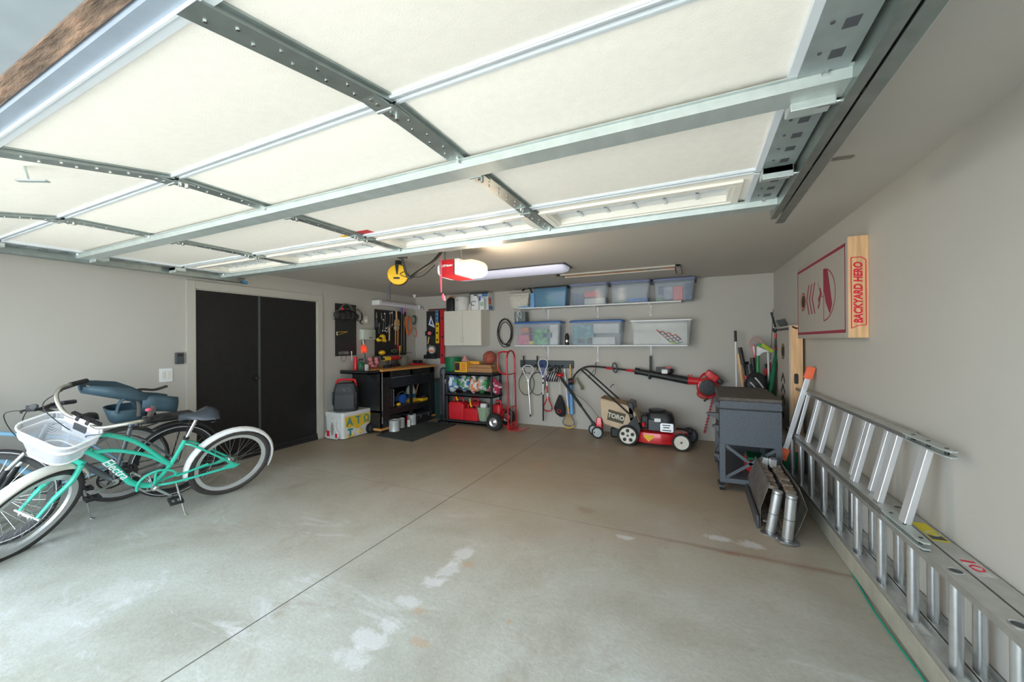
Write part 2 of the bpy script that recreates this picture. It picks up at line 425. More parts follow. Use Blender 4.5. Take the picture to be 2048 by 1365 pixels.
# double door on the left wall
b = MB(); w = .09
b.box((XL, DY0-w, 0), (XL+.018, DY0, DZ+w)); b.box((XL, DY1, 0), (XL+.018, DY1+w, DZ+w)); b.box((XL, DY0, DZ), (XL+.018, DY1, DZ+w))
b.box((XL-.1, DY0-.0, 0), (XL, DY0+.012, DZ)); b.box((XL-.1, DY1-.012, 0), (XL, DY1, DZ)); b.box((XL-.1, DY0, DZ-.012), (XL, DY1, DZ))
d1 = E('door_1', None, None, (XL, (DY0+DY1)/2, 0)); d1['kind'] = 'structure'
b.build('door_casing', M_TRIM, d1, smooth=0, bevel=.003)
ym = 3.150
MB().box((XL-.045, DY0+.014, .01), (XL-.008, ym-.012, DZ-.014)).build('door_leaf', M_BLACKD, d1, smooth=0, bevel=.003)
MB().box((XL-.045, ym+.012, .01), (XL-.008, DY1-.014, DZ-.014)).build('door_leaf', M_BLACKD, d1, smooth=0, bevel=.003)
MB().box((XL-.05, ym-.012, .01), (XL+.004, ym+.012, DZ-.014)).build('astragal', mat('grey_astragal', (.13, .14, .14), .4, .5), d1, smooth=0)
MB().box((XL-.05, DY0+.012, 0), (XL+.02, DY1-.012, .035)).box((XL-.02, DY0+.012, .035), (XL+.008, DY1-.012, .09)).build('threshold', M_BLACK, d1, smooth=0)
for yy in (ym-.05,):
    MB().lathe([(.0, .05), (.02, .045), (.027, .03), (.02, .015), (.012, .0)], frame((XL-.008, yy, 1.0), (0, 1, 0), (0, 0, 1)), 14).build('door_knob', mat('dark_bronze', (.06, .05, .045), .3, .8), d1)
MB().box((XL-.1, DY0+.012, 0), (XL-.055, DY1-.012, DZ-.012)).build('door_backing', M_BLACKD, d1, smooth=0)

# ------------------------------------------------------------------ sectional garage door, raised
GD = E('garage_door', 'white sectional garage door raised overhead on galvanised tracks, underside showing', 'garage door', (-2.11, 2.53, 2.2))
DX0, DX1 = -4.60, .375; SX = [-.87, -2.13, -3.39]
SEC = [((2.53, 2.205), (2.02, 2.205)), ((2.01, 2.205), (1.475, 2.205)), ((1.465, 2.205), (.925, 2.205)), ((.915, 2.203), (.392, 2.105))]
def secframe(i):
    (y0, z0), (y1, z1) = SEC[i]; d = Vector((0, y0-y1, z0-z1)); L = d.length
    return frame((0, y1, z1), (1, 0, 0), d), L       # local x = room x, local y runs inward, local z up
M_BOLT = M_CHROME; M_ESTILE = mat('end_stile_steel', (.36, .41, .41), .38, .5, var=.08, scale=20)
for i in range(4):
    F, L = secframe(i); b = MB(F)
    wins = []
    if i == 0:
        xs = [DX0+.13]+sorted([s for s in SX])+[DX1-.13]
        for k in range(4):
            a = xs[k]+.075; c = xs[k+1]-.075; wins.append((a, c))
        y0, y1 = .12, .375
        b.box((DX0, 0, 0), (DX1, y0, .045)); b.box((DX0, y1, 0), (DX1, L, .045))
        cuts = [DX0]+[v for w_ in wins for v in w_]+[DX1]
        for k in range(0, len(cuts), 2): b.box((cuts[k], y0, 0), (cuts[k+1], y1, .045))
    else:
        b.box((DX0, 0, 0), (DX1, L, .045))
    sec = b.build('door_section', M_DOORP, GD, smooth=0)
    for (ya, yb_, nm) in ((0, .020, 'edge_rail'), (L-.022, L, 'edge_rail')):
        if i == 3 and ya == 0: continue
        b = MB(F); b.box((DX0+.1, ya, -.007), (DX1-.1, yb_, 0)); b.box((DX0+.1, ya+.004, -.011), (DX1-.1, ya+.009, -.007))
        b.build(nm, M_DOORF, sec, smooth=0)
    if i == 3:
        b = MB(F); b.box((DX0, -.035, -.008), (DX1, 0.004, .045)); b.build('bottom_retainer', mat('seal_blue_grey', (.34, .40, .48), .45, .2), sec, smooth=0)
        b = MB(F); b.box((DX0, .004, -.012), (DX1, .034, 0)); b.box((DX0, .004, -.016), (DX1, .010, -.012)); b.build('textured_bottom_rail', M_DOORF, sec, smooth=0)
    if i == 0:
        for (a, c) in wins:
            fr = MB(F); y0, y1 = .12, .375
            for (o_, z0_, z1_) in ((.035, -.014, 0), (.0, -.008, .03)):
                wdt = .035 if o_ else .022
                A0, A1, B0, B1 = a-o_, c+o_, y0-o_, y1+o_
                fr.box((A0, B0, z0_), (A1, B0+wdt, z1_)); fr.box((A0, B1-wdt, z0_), (A1, B1, z1_))
                fr.box((A0, B0+wdt, z0_), (A0+wdt, B1-wdt, z1_)); fr.box((A1-wdt, B0+wdt, z0_), (A1, B1-wdt, z1_))
            fo = fr.build('window_frame', M_VINYL, sec, smooth=0, bevel=.002)
            MB(F).box((a+.02, y0+.02, .03), (c-.02, y1-.02, .034)).build('window_glass', mat('glazing', (.88, .91, .92), .12, alpha=.8, var=.01) if 'glazing' not in MATS else MATS['glazing'], sec, smooth=0)
            g = MB(F)
            for k in range(1, 6): g.box((a+(c-a)*k/6-.008, y0+.02, .022), (a+(c-a)*k/6+.008, y1-.02, .030))
            g.box((a+.02, (y0+y1)/2-.006, .022), (c-.02, (y0+y1)/2+.006, .030))
            g.build('muntin_grid', M_DOORF, sec, smooth=0)
    # stiles
    for s in SX:
        b = MB(F); b.box((s-.036, .004, -.017), (s+.036, L-.004, -.003)); b.box((s-.05, .004, -.006), (s-.036, L-.004, 0)); b.box((s+.036, .004, -.006), (s+.05, L-.004, 0))
        b.m = 1
        for k in range(10):
            yy = L*(.08+.09*k); xx = s+(.012 if k % 2 else -.014)
            b.cyl(F.inverted() @ (F @ Vector((xx, yy, -.017))), (xx, yy, -.0195), .004, n=6)
        b.build('centre_stile', [M_STILE, M_CHROME], GD, smooth=0)
    for (e0, e1, sgn) in ((DX1-.115, DX1, 1), (DX0, DX0+.115, -1)):
        b = MB(F); b.box((e0, .004, -.019), (e1, L-.004, 0)); 
        b.m = 1
        for k in range(4):
            yy = L*(.18+.2*k); b.box((e0+.055, yy, -.0205), (e0+.085, yy+.035, -.019))
            b.cyl((e0+.03, yy, -.019), (e0+.03, yy, -.022), .005, n=6)
        b.build('end_stile', [M_ESTILE, M_GREYM], GD, smooth=0)
        b = MB(F); ex = e0 if sgn > 0 else e1
        b.box((ex-.022, .004, -.016), (ex+.0, L-.004, 0)) if sgn > 0 else b.box((ex, .004, -.016), (ex+.022, L-.004, 0))
        b.build('stile_edge_trim', M_DOORF, GD, smooth=0)
# hinges over the seams
HZ = 2.185
for ys in (2.015, 1.47, .92):
    for s in SX:
        b = MB(); tilt = -.03 if ys < 1 else 0
        b.box((s-.032, ys-.075, HZ-.003+tilt*.3), (s+.032, ys-.006, HZ+.002+tilt*.3)); b.box((s-.032, ys+.006, HZ-.003), (s+.032, ys+.075, HZ+.002))
        b.cyl((s-.03, ys, HZ-.008), (s+.03, ys, HZ-.008), .0085, n=10)
        b.m = 1
        for dy in (-.055, -.03, .03, .055): b.cyl((s, ys+dy, HZ-.013), (s, ys+dy, HZ-.002), .0075, n=6)
        b.build('hinge', [M_STILE, M_CHROME], GD, smooth=0)
    for sx_, sg in ((DX1-.06, 1), (DX0+.06, -1)):
        b = MB(); b.box((sx_-.055, ys-.06, HZ-.03), (sx_+.055, ys+.03, HZ+.0)); b.box((sx_-.055, ys-.06, HZ-.05), (sx_+.055, ys-.052, HZ))
        b.build('roller_hinge', M_GALV, GD, smooth=0, bevel=.003)
        b = MB(); b.cyl((sx_+.02*sg, ys-.02, HZ-.028), (sx_+.135*sg, ys-.02, HZ-.028), .008, n=10); b.cyl((sx_+.125*sg, ys-.02, HZ-.028), (sx_+.145*sg, ys-.02, HZ-.028), .024, n=14)
        b.build('roller', M_CHROME, GD)
# struts
def strut(y, lip):
    b = MB(); t = .0025
    prof = [(y-.064, 2.186), (y-.050, 2.186), (y-.046, 2.158), (y+.046, 2.158), (y+.050, 2.186), (y+.064, 2.186)]
    up = [(p[0], p[1]+t+.001) for p in prof]
    poly = prof+up[::-1]
    Mx = frame((DX0-.02, 0, 0), (0, 1, 0), (0, 0, 1))
    b.prism(poly, 0, DX1-DX0+.04, Mx)
    b.m = 1
    for s in [DX1-.05]+SX+[DX0+.05]:
        b.cyl((s, y-.055, 2.176), (s, y-.055, 2.187), .0095, n=6); b.cyl((s+.02, y+.055, 2.178), (s+.02, y+.055, 2.187), .007, n=6)
    b.build('reinforcement_strut', [M_GALV, M_CHROME], GD, smooth=0)
strut(1.385, 0); strut(2.462, 0)
# warning sticker on the second section and lift handle
F, L = secframe(1)
b = MB(F); b.box((-2.17, .445, -.001), (-1.98, .52, 0)); b.build('warning_sticker', M_RED, GD, smooth=0, label='red warning sticker')
b = MB(F); b.box((-2.27, .47, -.0015), (-2.17, .535, 0)); b.build('warning_sticker', M_YEL, GD, smooth=0, label='yellow warning sticker')
F, L = secframe(3)
b = MB(F); b.box((-2.315, .14, -.05), (-2.305, .15, 0)).bar((-2.335, .12, -.052), (-2.28, .19, -.052), .035, .006, (0, 0, 1)); b.build('lift_handle', M_GALV, GD, smooth=0, bevel=.003)

# tracks
def track(xc, sg, nm, label, y1=2.72):
    t_ = E(nm, label, 'door track', (xc, 1.4, 2.2)); z = 2.165
    # C profile opening towards the door
    p = [(-.012*sg, -.032), (.03*sg, -.032), (.03*sg, .032), (-.012*sg, .032), (-.012*sg, .028), (.025*sg, .028), (.025*sg, -.028), (-.012*sg, -.028)]
    b = MB(); b.prism(p, .33, y1, frame((xc, 0, z), (1, 0, 0), (0, 0, 1)) @ Matrix.Diagonal((1, 1, -1, 1)))
    b.box((xc-.050*sg, .33, z-.030), (xc-.047*sg, y1-.10, z+.06)); b.box((xc-.047*sg, .33, z-.03), (xc-.02*sg, y1-.10, z-.027))  # added dark plate and lip stand in for the shadowed gap beside the door
    b.build('channel', M_GALVD, t_, smooth=0)
    b = MB(); b.box((xc+.031*sg, .33, z-.03), (xc+.034*sg, y1-.02, z+.045)); b.box((xc+.031*sg, .33, z+.04), (xc+.065*sg, y1-.02, z+.044))
    b.build('angle_iron', M_GALV, t_, smooth=0)
    for yy in (1.95,):
        b = MB(); b.box((xc+.034*sg, yy-.014, z+.0), (xc+.038*sg, yy+.014, H-.001)); b.build('hanger_strap', M_GALVD, t_, smooth=0)
    return t_
track(.415+.02, 1, 'door_track', 'galvanised horizontal door track beside the right wall, end cut open')
tl = track(-4.66, -1, 'door_track', 'galvanised horizontal door track running over the black double door', 2.70)
MB().box((-4.70, 2.66, 2.135), (-4.67, 2.73, 2.165)).build('end_stop', mat('blue_tape', (.05, .3, .6), .5), tl, smooth=0, label='blue end stop')
# fixing strap along ceiling to the right
b = MB(); p = at(1655, 321, z=H-.004); q = at(1706, 314, z=H-.004)
b.bar(p, q, .03, .004); o = b.build('ceiling_strap', M_GALVD, smooth=0, label='perforated steel hanger strap screwed flat to the ceiling near the right wall', cat='strap')

# ------------------------------------------------------------------ opener
OC = at(921, 537, y=3.10); oz = OC.z; OP = E('garage_door_opener', 'white and red garage door opener hanging from the ceiling, right lamp lit', 'door opener', (OC.x, 3.1, oz))
x0 = OC.x-.075
b = MB(); b.prism([(-.09, -.075), (.09, -.075), (.11, -.02), (.11, .06), (-.11, .06), (-.11, -.02)], 0, .30, frame((x0+.01, 3.0, oz), (1, 0, 0), (0, 0, 1)) @ Matrix.Diagonal((1, 1, -1, 1)))
body = b.build('motor_housing', mat('opener_grey', (.30, .30, .31), .5), OP, smooth=0, bevel=.006)
b = MB(); b.prism([(-.068, -.08), (.075, -.08), (.075, .068), (-.068, .068)], 0, .012, frame((x0, 2.996, oz), (1, 0, 0), (0, 0, 1)) )
pan = b.build('front_panel', M_RED, OP, smooth=0, bevel=.003, label='red front panel')
text_obj('LiftMaster', .03, frame((x0+.005, 2.982, oz+.012), (1, 0, 0), (0, 0, 1)), M_WHITE, pan, bold=.001)
MB().box((x0-.068, 2.98, oz-.085), (x0+.1, 3.28, oz-.079)).build('bottom_panel', M_RED, OP, smooth=0, label='red underside')
b = MB(); b.loft([[(x0-.07-s_*.09*1, 3.0+.16+c_*.15*k2, oz-.005+d_*.078*k2) for c_, d_ in rbox(2, 2, .7, 4)] for s_, k2 in ((0, 1), (.4, 1), (.85, .8), (1, .5))])
b.build('light_lens', mat('frosted_lens', (.86, .86, .88), .3, emit=.25, ecol=(1, 1, 1), var=.01), OP, label='unlit white light lens with a faint added glow')  # faint glow added to the unlit lens material
b = MB(); b.box((x0+.08, 2.99, oz-.075), (x0+.13, 3.29, oz+.07)); b.build('side_cover', M_WHITE, OP, smooth=0, bevel=.005)
b = MB(); b.loft([[(x0+.13+s_*.16, 3.0+.16+c_*.155*k2, oz-.005+d_*.078*k2) for c_, d_ in rbox(2, 2, .7, 4)] for s_, k2 in ((0, 1), (.5, 1), (.85, .8), (1, .5))])
b.build('light_lens', mat('lit_lens', (.62, .56, .48), .3, emit=.8, ecol=(1, .74, .45), var=.01), OP, label='glowing warm light lens')
MB().box((x0-.04, .30, 2.305), (x0+.0, 3.0, 2.345)).build('rail', M_BLACKM, OP, smooth=0)
MB().box((x0-.08, 3.05, oz+.06), (x0-.075, 3.08, H-.002)).box((x0+.1, 3.05, oz+.06), (x0+.105, 3.08, H-.002)).build('hanger_bracket', M_GALVD, OP, smooth=0)
bl_ = bpy.data.lights.new('opener_bulb', 'POINT'); bl_.energy = 20; bl_.color = (1, .80, .58); bl_.shadow_soft_size = .12
blo = bpy.data.objects.new('opener_bulb', bl_); COL.objects.link(blo); blo.location = (x0+.33, 3.12, oz-.20)
# curved arm from the door to the trolley
yb_ = 2.53
arm = [at(803, 512, y=yb_), at(813, 548, y=2.60), at(820, 556, y=2.62), at(835, 545, y=2.68), at(868, 522, y=2.85), (x0-.02, 2.95, 2.30)]
MB().tube(bez(arm[:3], 4), .012, 8).tube(bez(arm[2:], 4), .014, 8).build('door_arm', M_BLACKM, OP)
b = MB(); p = at(803, 512, y=2.52); b.box((p.x-.03, 2.50, p.z-.02), (p.x-.02, 2.56, 2.2)).box((p.x+.02, 2.50, p.z-.02), (p.x+.03, 2.56, 2.2)).cyl((p.x-.035, 2.53, p.z-.005), (p.x+.035, 2.53, p.z-.005), .008)
b.build('door_bracket', M_BLACKM, OP, smooth=0)
b = MB(); hz = .0
for dx in (-.008, .010):
    b.tube([(x0-.045+dx, 2.95, 2.29), (x0-.045+dx, 2.95, 2.1), (x0-.04+dx*.3, 2.95, at(886, 585, y=2.95).z)], .003, 6)
b.build('pull_cord', M_PINK, OP, label='red emergency pull cord')
p = at(887, 595, y=2.95); MB().tube([p+Vector((-.008, 0, .03)), p, p+Vector((.012, 0, -.035))], [.008, .016, .010], 8).build('cord_handle', M_PINK, OP, label='pink cord handle')

# ------------------------------------------------------------------ yellow cord reel
RC = at(797, 551, y=3.35); RR = E('cord_reel', 'round yellow cord reel hanging from the ceiling beside the door opener', 'cord reel', tuple(RC))
Rn = Vector((.55, -.83, 0)).normalized(); Fm = frame(RC, (Rn.cross(Vector((0, 0, 1)))), (0, 0, 1)); 
if (Fm.to_3x3() @ Vector((0, 0, 1))).dot(Rn) < 0: Fm = frame(RC, -(Rn.cross(Vector((0, 0, 1)))), (0, 0, 1))
b = MB(Fm); b.lathe([(.0, -.045), (.108, -.045), (.112, -.03), (.112, .03), (.108, .04), (0, .04)], n=32); b.build('drum', M_BLACK, RR)
b = MB(Fm); b.lathe([(.108, .036), (.112, .044), (.104, .055), (.05, .058), (0, .058)], n=32, cap=False); b.build('face_disc', M_YEL, RR, label='yellow face disc')
b = MB(Fm); b.box((-.045, -.05, .058), (.02, -.03, .061)); b.prism([(-.028, .104), (.012, .104), (.0, -.0), (-.014, -.0)], .056, .064); b.build('label_plate', M_BLACK, RR, smooth=0)
b = MB(); b.box((RC.x-.02, RC.y-.03, RC.z+.09), (RC.x+.02, RC.y+.03, H-.002)); b.build('ceiling_bracket', M_BLACK, RR, smooth=0)
b = MB(); q = at(776, 572, y=3.35); e_ = at(778, 600, y=3.35)
b.tube([at(783, 566, y=3.35), q], .012, 8); b.tube([q, at(777, 580, y=3.35), e_], [.010, .017, .019], 10); b.build('plug_end', M_GREYM, RR)
b = MB(); b.tube(bez([Fm @ Vector((.07, .03, .06)), Fm @ Vector((.03, -.0, .09)), Fm @ Vector((.10, -.03, .07)), at(845, 552, y=3.3), at(870, 530, y=3.2)+Vector((0, 0, 0))], 8), .004, 6); b.build('supply_cord', M_BLACK, RR)

# ceiling light, attic hatch, motion sensor
cl = E('ceiling_light', 'long white wraparound ceiling light left of the attic hatch', 'ceiling light', (-2.1, 4.5, H))
ya, yb2 = 4.28, 4.62; xa, xb = -2.95, -1.38; prof = [(-.15, 0), (-.145, -.03), (-.11, -.065), (-.05, -.08), (.05, -.08), (.11, -.065), (.145, -.03), (.15, 0)]
b = MB(); rings = []
for xx, k in ((xa, .6), (xa+.02, .85), (xa+.08, 1), (xb-.08, 1), (xb-.02, .85), (xb, .6)): rings.append([(xx, 4.45+p_[0]*k, H-.003+p_[1]*k) for p_ in prof])
b.loft(rings); b.build('diffuser', mat('ceiling_diffuser', (.66, .68, .86), .3, emit=.22, ecol=(.75, .78, 1), var=.01), cl)
b = MB(); b.box((xa-.01, 4.28, H-.014), (xb+.01, 4.62, H-.001)); b.build('base_plate', M_GREYM, cl, smooth=0)
ah = E('attic_hatch', 'white framed attic hatch in the ceiling with wooden ladder showing in the gap', 'attic hatch', (-.9, 5.3, H))
hx0, hx1, hy0, hy1 = -1.72, -.165, 5.02, 5.70
b = MB(); w = .06
for (a, c) in (((hx0, hy0), (hx1, hy0+w)), ((hx0, hy1-w), (hx1, hy1)), ((hx0, hy0), (hx0+w, hy1)), ((hx1-w, hy0), (hx1, hy1))): b.box((a[0], a[1], H-.022), (c[0], c[1], H-.001))
b.build('hatch_frame', M_TRIM, ah, smooth=0, bevel=.003)
b = MB(); b.box((hx0+.07, hy0+.17, H-.03), (hx1-.07, hy1-.08, H-.004)); b.build('hatch_panel', M_TRIM, ah, smooth=0)
b = MB(); b.box((hx0+.10, hy0+.07, H-.016), (hx1-.42, hy0+.165, H-.003)); b.build('ladder_board', mat('attic_wood', (.72, .33, .12), .6, var=.3, scale=8), ah, smooth=0)
b = MB(); b.box((hx1-.40, hy0+.07, H-.016), (hx1-.22, hy0+.165, H-.003)); b.build('spring_arm', M_STEEL, ah, smooth=0)
b = MB(); b.box((hx1-.21, hy0+.07, H-.016), (hx1-.08, hy0+.165, H-.003)); b.build('ladder_board', M_ORANGE, ah, smooth=0)
p = at(829, 587, y=5.9); MB().tube([(p.x, 5.9, H-.001), (p.x, 5.9, H-.02), (p.x, 5.9, H-.06)], [.035, .03, .012], 12).build('ceiling_sensor', M_WHITE, label='small white sensor on the ceiling above the shop light', cat='sensor')

# ------------------------------------------------------------------ left wall fittings
def LW(px, py, off=0.0): return at(px, py, x=XL+off)
def plate_on_left(name, p, q, d, m, **k):
    b = MB(); b.box((XL+.0005, p.y, q.z), (XL+d, q.y, p.z)); return b.build(name, m, **k)
p, q = LW(349, 706), LW(366, 728)
kp = E('wall_keypad', 'small black door control on the left wall above the light switch', 'keypad', (XL, (p.y+q.y)/2, q.z))
plate_on_left('housing', p, q, .03, M_GREYM, parent=kp, bevel=.005)
b = MB(); b.box((XL+.03, p.y+.015, q.z+.03), (XL+.033, p.y+.05, q.z+.06)); b.build('button', M_NAVY, kp, smooth=0)
b = MB(); b.box((XL+.03, p.y+.015, p.z-.04), (XL+.033, q.y-.015, p.z-.015)); b.build('display', M_BLACK, kp, smooth=0)
p, q = LW(318, 738), LW(345, 763)
sw = E('switch_plate', 'white double switch and outlet plate on the left wall beside the door', 'switch', (XL, (p.y+q.y)/2, q.z))
plate_on_left('cover_plate', p, q, .006, M_WHITE, parent=sw, bevel=.002)
b = MB(); b.box((XL+.006, p.y+.02, q.z+.035), (XL+.012, p.y+.05, p.z-.035)); b.build('rocker', M_WHITE2, sw, smooth=0, bevel=.002)
b = MB(); b.box((XL+.006, q.y-.05, q.z+.035), (XL+.010, q.y-.02, p.z-.035)); b.build('outlet_face', M_WHITE2, sw, smooth=0, bevel=.002)

m = bpy.data.materials.new('pegboard'); m.use_nodes = True; t = m.node_tree; bs = t.nodes['Principled BSDF']
tc = nn(t, 'ShaderNodeTexCoord'); mp = nn(t, 'ShaderNodeMapping'); mp.inputs['Scale'].default_value = (39, 39, 39); t.links.new(tc.outputs['Object'], mp.inputs[0])
vo = nn(t, 'ShaderNodeTexVoronoi'); vo.inputs['Randomness'].default_value = 0; t.links.new(mp.outputs[0], vo.inputs['Vector'])
cr = nn(t, 'ShaderNodeValToRGB'); e = cr.color_ramp.elements; e[0].position = .16; e[0].color = (.002, .002, .002, 1); e[1].position = .22; e[1].color = (.022, .024, .024, 1)
t.links.new(vo.outputs['Distance'], cr.inputs[0]); t.links.new(cr.outputs[0], bs.inputs['Base Color']); bs.inputs['Roughness'].default_value = .5
M_PEG = m
def left_board(a, c, d, e_, label):   # four pixel corners -> board on the left wall
    P = [LW(*v) for v in (a, c, d, e_)]
    y0 = (P[0].y+P[3].y)/2; y1 = (P[1].y+P[2].y)/2; z1 = (P[0].z+P[1].z)/2; z0 = (P[2].z+P[3].z)/2
    b = MB(); b.box((XL+.012, y0, z0), (XL+.018, y1, z1)); 
    o = b.build('pegboard', M_PEG, smooth=0, label=label, cat='pegboard')
    return o
left_board((669, 607), (711, 611), (711, 712), (669, 712), 'tall black pegboard on the left wall next to the door casing')
left_board((747, 616), (811, 627), (811, 711), (749, 712), 'black pegboard above the workbench crowded with pliers and hammers')
P3a, P3b = at(855, 623, y=YB), at(884, 622, y=YB)
zb_ = at(866, 717, y=YB).z
MB().box((-4.86, YB-.018, zb_), (-4.46, YB-.012, 2.068)).build('pegboard', M_PEG, smooth=0, label='black pegboard on the back wall in the corner holding levels', cat='pegboard')
X0 = XL+.019          # surface of the left boards
def LB(px, py, off=.01): return at(px, py, x=X0+off)
def hang(name, label, cat, pts, r, m, group=None, n=6):
    return MB().tube(pts, r, n).build(name, m, label=label, cat=cat, group=group)

# tool pouch and belt on the first board
tp = E('tool_belt', 'black tool belt with grey straps bunched on the pegboard by the door', 'tool belt', tuple(LB(690, 640)))
c0 = LB(668, 620, .0); c1 = LB(712, 641, .0)
b = MB(); 
for (px, py, r) in ((676, 630, .075), (685, 631, .08), (695, 630, .085), (705, 632, .075), (712, 634, .055)):
    c = LB(px, py, .055); b.sph(c, r, .6, 1, .95, 12, 8)
b.build('pouch', mat('black_nylon', (.03, .028, .03), .8, var=.3, bump=.4, bscale=40), tp)
M_STRAP = mat('grey_strap', (.14, .135, .12), .8, var=.3)
for pts in ([(679, 619), (686, 611), (697, 609), (704, 616), (712, 618), (722, 626)], [(684, 613), (690, 608), (700, 612), (706, 622)], [(672, 622), (684, 620), (698, 618), (708, 622), (718, 619)]):
    MB().tube(bez([LB(a, c, .09) for a, c in pts], 5), .016, 6, sq=.4).build('strap', M_STRAP, tp)
MB().tube(bez([LB(a, c, .05) for a, c in [(716, 621), (723, 627), (724, 638), (720, 645), (725, 649)]], 5), .017, 6, sq=.3).build('hanging_strap', M_BLACK, tp)
MB().sph(LB(685, 618, .12), .022).build('buckle', M_RED, tp, label='red buckle')
# pouch shelf
MB().box((X0, LB(668, 641).y, LB(690, 640).z-.01), (X0+.05, LB(717, 641).y, LB(690, 640).z+.0)).build('wire_ledge', M_BLACKM, tp, smooth=0)
hb = E('shelf_hook', 'thin silver and yellow bracket hook on the pegboard by the door', 'hook', tuple(LB(676, 668)))
MB().tube([LB(674, 664, .02), LB(674, 671, .02)], .006, 6).build('upright', M_WHITE, hb)
MB().tube([LB(674, 664.5, .02), LB(695, 664, .05)], .004, 6).tube([LB(674, 671, .02), LB(695, 664, .05)], .003, 6).build('arm', M_YEL, hb)
for i, px in enumerate((680, 684, 688, 692, 696)):
    c = LB(px, 707-i*.3, .03); hp = [c+Vector((0, .018*cos(a), .028*sin(a))) for a in [k*pi/5 for k in range(10)]]
    MB().tube(hp, .0035, 5, closed=True).build('spring_hook', M_CHROME, label=('leftmost', 'second', 'middle', 'fourth', 'rightmost')[i]+' chrome ring hook at the bottom of the pegboard by the door', cat='hook', group='ring hooks on the pegboard by the door')
hang('hex_key', 'white handled pick hanging at the lower edge of the pegboard by the door', 'hand tool', [LB(703, 703, .03), LB(703.5, 712, .03), LB(703.5, 722, .03)], [.012, .005, .004], M_WHITE)
MB().tube(bez([LB(a, c, .02) for a, c in [(684, 712), (683, 719), (687, 724), (692, 718), (691, 711)]], 5), .003, 5).build('wire_loop', M_BLACK, label='loop of black wire dangling below the pegboard by the door', cat='wire')
# irrigation box between the boards
p, q = LW(718.5, 659), LW(747, 680)
ic = E('controller_box', 'pale green-white controller box on the wall between the two left pegboards', 'control box', (XL, (p.y+q.y)/2, q.z))
b = MB(); b.loft([[(XL+.001+x_, y_, z_) for (x_, y_) in [(0, p.y), (.05, p.y), (.085, p.y+.03), (.09, p.y+.09), (.085, q.y-.07), (.05, q.y), (0, q.y)]] for z_ in (q.z, p.z)])
M_PALE = mat('pale_grey_plastic', (.55, .60, .54), .4, var=.02); b.build('housing', M_PALE, ic, smooth=30, bevel=.006)
b = MB(); b.box((XL+.05, p.y-.002, q.z+.01), (XL+.088, p.y+.03, p.z-.01)); b.build('side_door', mat('pale_mint', (.62, .72, .63), .4), ic, smooth=0, bevel=.01)
b = MB(); b.box((XL+.0885, p.y+.13, q.z+.028), (XL+.0915, q.y-.10, q.z+.042)); b.build('name_strip', M_GREYM, ic, smooth=0)
for dy in (.03, .09): MB().tube([(XL+.03, p.y+dy, q.z), (XL+.03, p.y+dy, q.z-.10)], .006, 6).build('conduit', M_GREYM, ic)
# small clear outlet cover
p, q = LW(727, 633), LW(734, 647)
oc = E('outlet_cover', 'small white outlet with cover above the controller box', 'outlet', (XL, (p.y+q.y)/2, q.z))
MB().box((XL+.0005, p.y, q.z), (XL+.02, q.y, p.z)).build('plate', M_WHITE2, oc, smooth=0, bevel=.004)
MB().box((XL+.02, p.y+.02, q.z+.015), (XL+.045, q.y-.02, p.z-.05)).build('plug', M_WHITE, oc, smooth=0, bevel=.005)

# fluorescent shop light over the bench
y0 = at(753, 605, x=XL+.12).y; y1 = 6.22
sl = E('shop_light', 'white tube shop light on the left wall above the crowded pegboard', 'shop light', (XL+.09, 5.6, 2.12))
b = MB(); b.prism([(XL+.01, 2.14), (XL+.05, 2.185), (XL+.13, 2.185), (XL+.17, 2.14), (XL+.15, 2.115), (XL+.03, 2.115)], -y0-.08, -y1+.04, Matrix(((1, 0, 0, 0), (0, 0, -1, 0), (0, 1, 0, 0), (0, 0, 0, 1))))
b.build('diffuser', mat('shop_diffuser', (.68, .67, .74), .35, emit=.05, var=.01), sl, smooth=0)
for a in (y0, y1-.04):
    MB().box((XL+.003, a, 2.105), (XL+.178, a+.08 if a == y0 else a+.04, 2.195)).build('end_cap', M_WHITE, sl, smooth=0, bevel=.015)
MB().tube(bez([(XL+.2, y1-.02, 2.14), (XL+.24, y1-.02, 2.16), (XL+.26, y1-.01, 2.1)], 5), .004, 5).build('switch_cord', M_BLACK, sl)

# tools on the crowded board: pliers, cutters, wrenches ...
def pliers(px, py0, py1, label, hm, spread=3, off=.02):
    t_ = E('pliers', label, 'pliers', tuple(LB(px, py0, off)), group='hand tools on the crowded pegboard')
    pm = py0+(py1-py0)*.38
    MB().tube([LB(px, py0, off), LB(px, pm, off)], [.006, .015], 6).build('jaws', M_STEEL, t_, smooth=40)
    for s in (-1, 1):
        MB().tube(bez([LB(px, pm, off), LB(px+s*spread*.8, (pm+py1)/2, off), LB(px+s*spread*.5, py1, off)], 4), .009, 6).build('handle', hm, t_)
    return t_
pliers(753, 625, 655, 'grey steel cutters hanging first in the top row of the crowded pegboard', M_GREYM, 2)
pliers(763, 626, 660, 'black handled pliers hanging second in the top row of the crowded pegboard', M_BLACK, 2.6)
pliers(758, 646, 668, 'small dark pliers hanging in the second row of the crowded pegboard', M_GREYM, 2)
def wrench(px, y0, y1, label, dx=0):
    t_ = E('wrench', label, 'wrench', tuple(LB(px, y0)))
    MB().tube([LB(px, y0, .012), LB(px+dx, y1, .012)], .007, 6, sq=.5).build('shank', M_STEEL, t_)
    for (a, c, r) in ((px, y0, .018), (px+dx, y1, .014)):
        cc = LB(a, c, .012); MB().tube([cc+Vector((0, r*cos(k*pi/5), r*sin(k*pi/5))) for k in range(1, 10)], .006, 5).build('jaw', M_CHROME, t_)
    return t_
wrench(770, 628, 662, 'long grey wrench hanging beside the black pliers', 1)
wrench(768, 640, 662, 'short wrench slanting under the black pliers', -2)
wrench(781, 627, 652, 'open ended wrench hanging left of the whisk brush', -1.5)
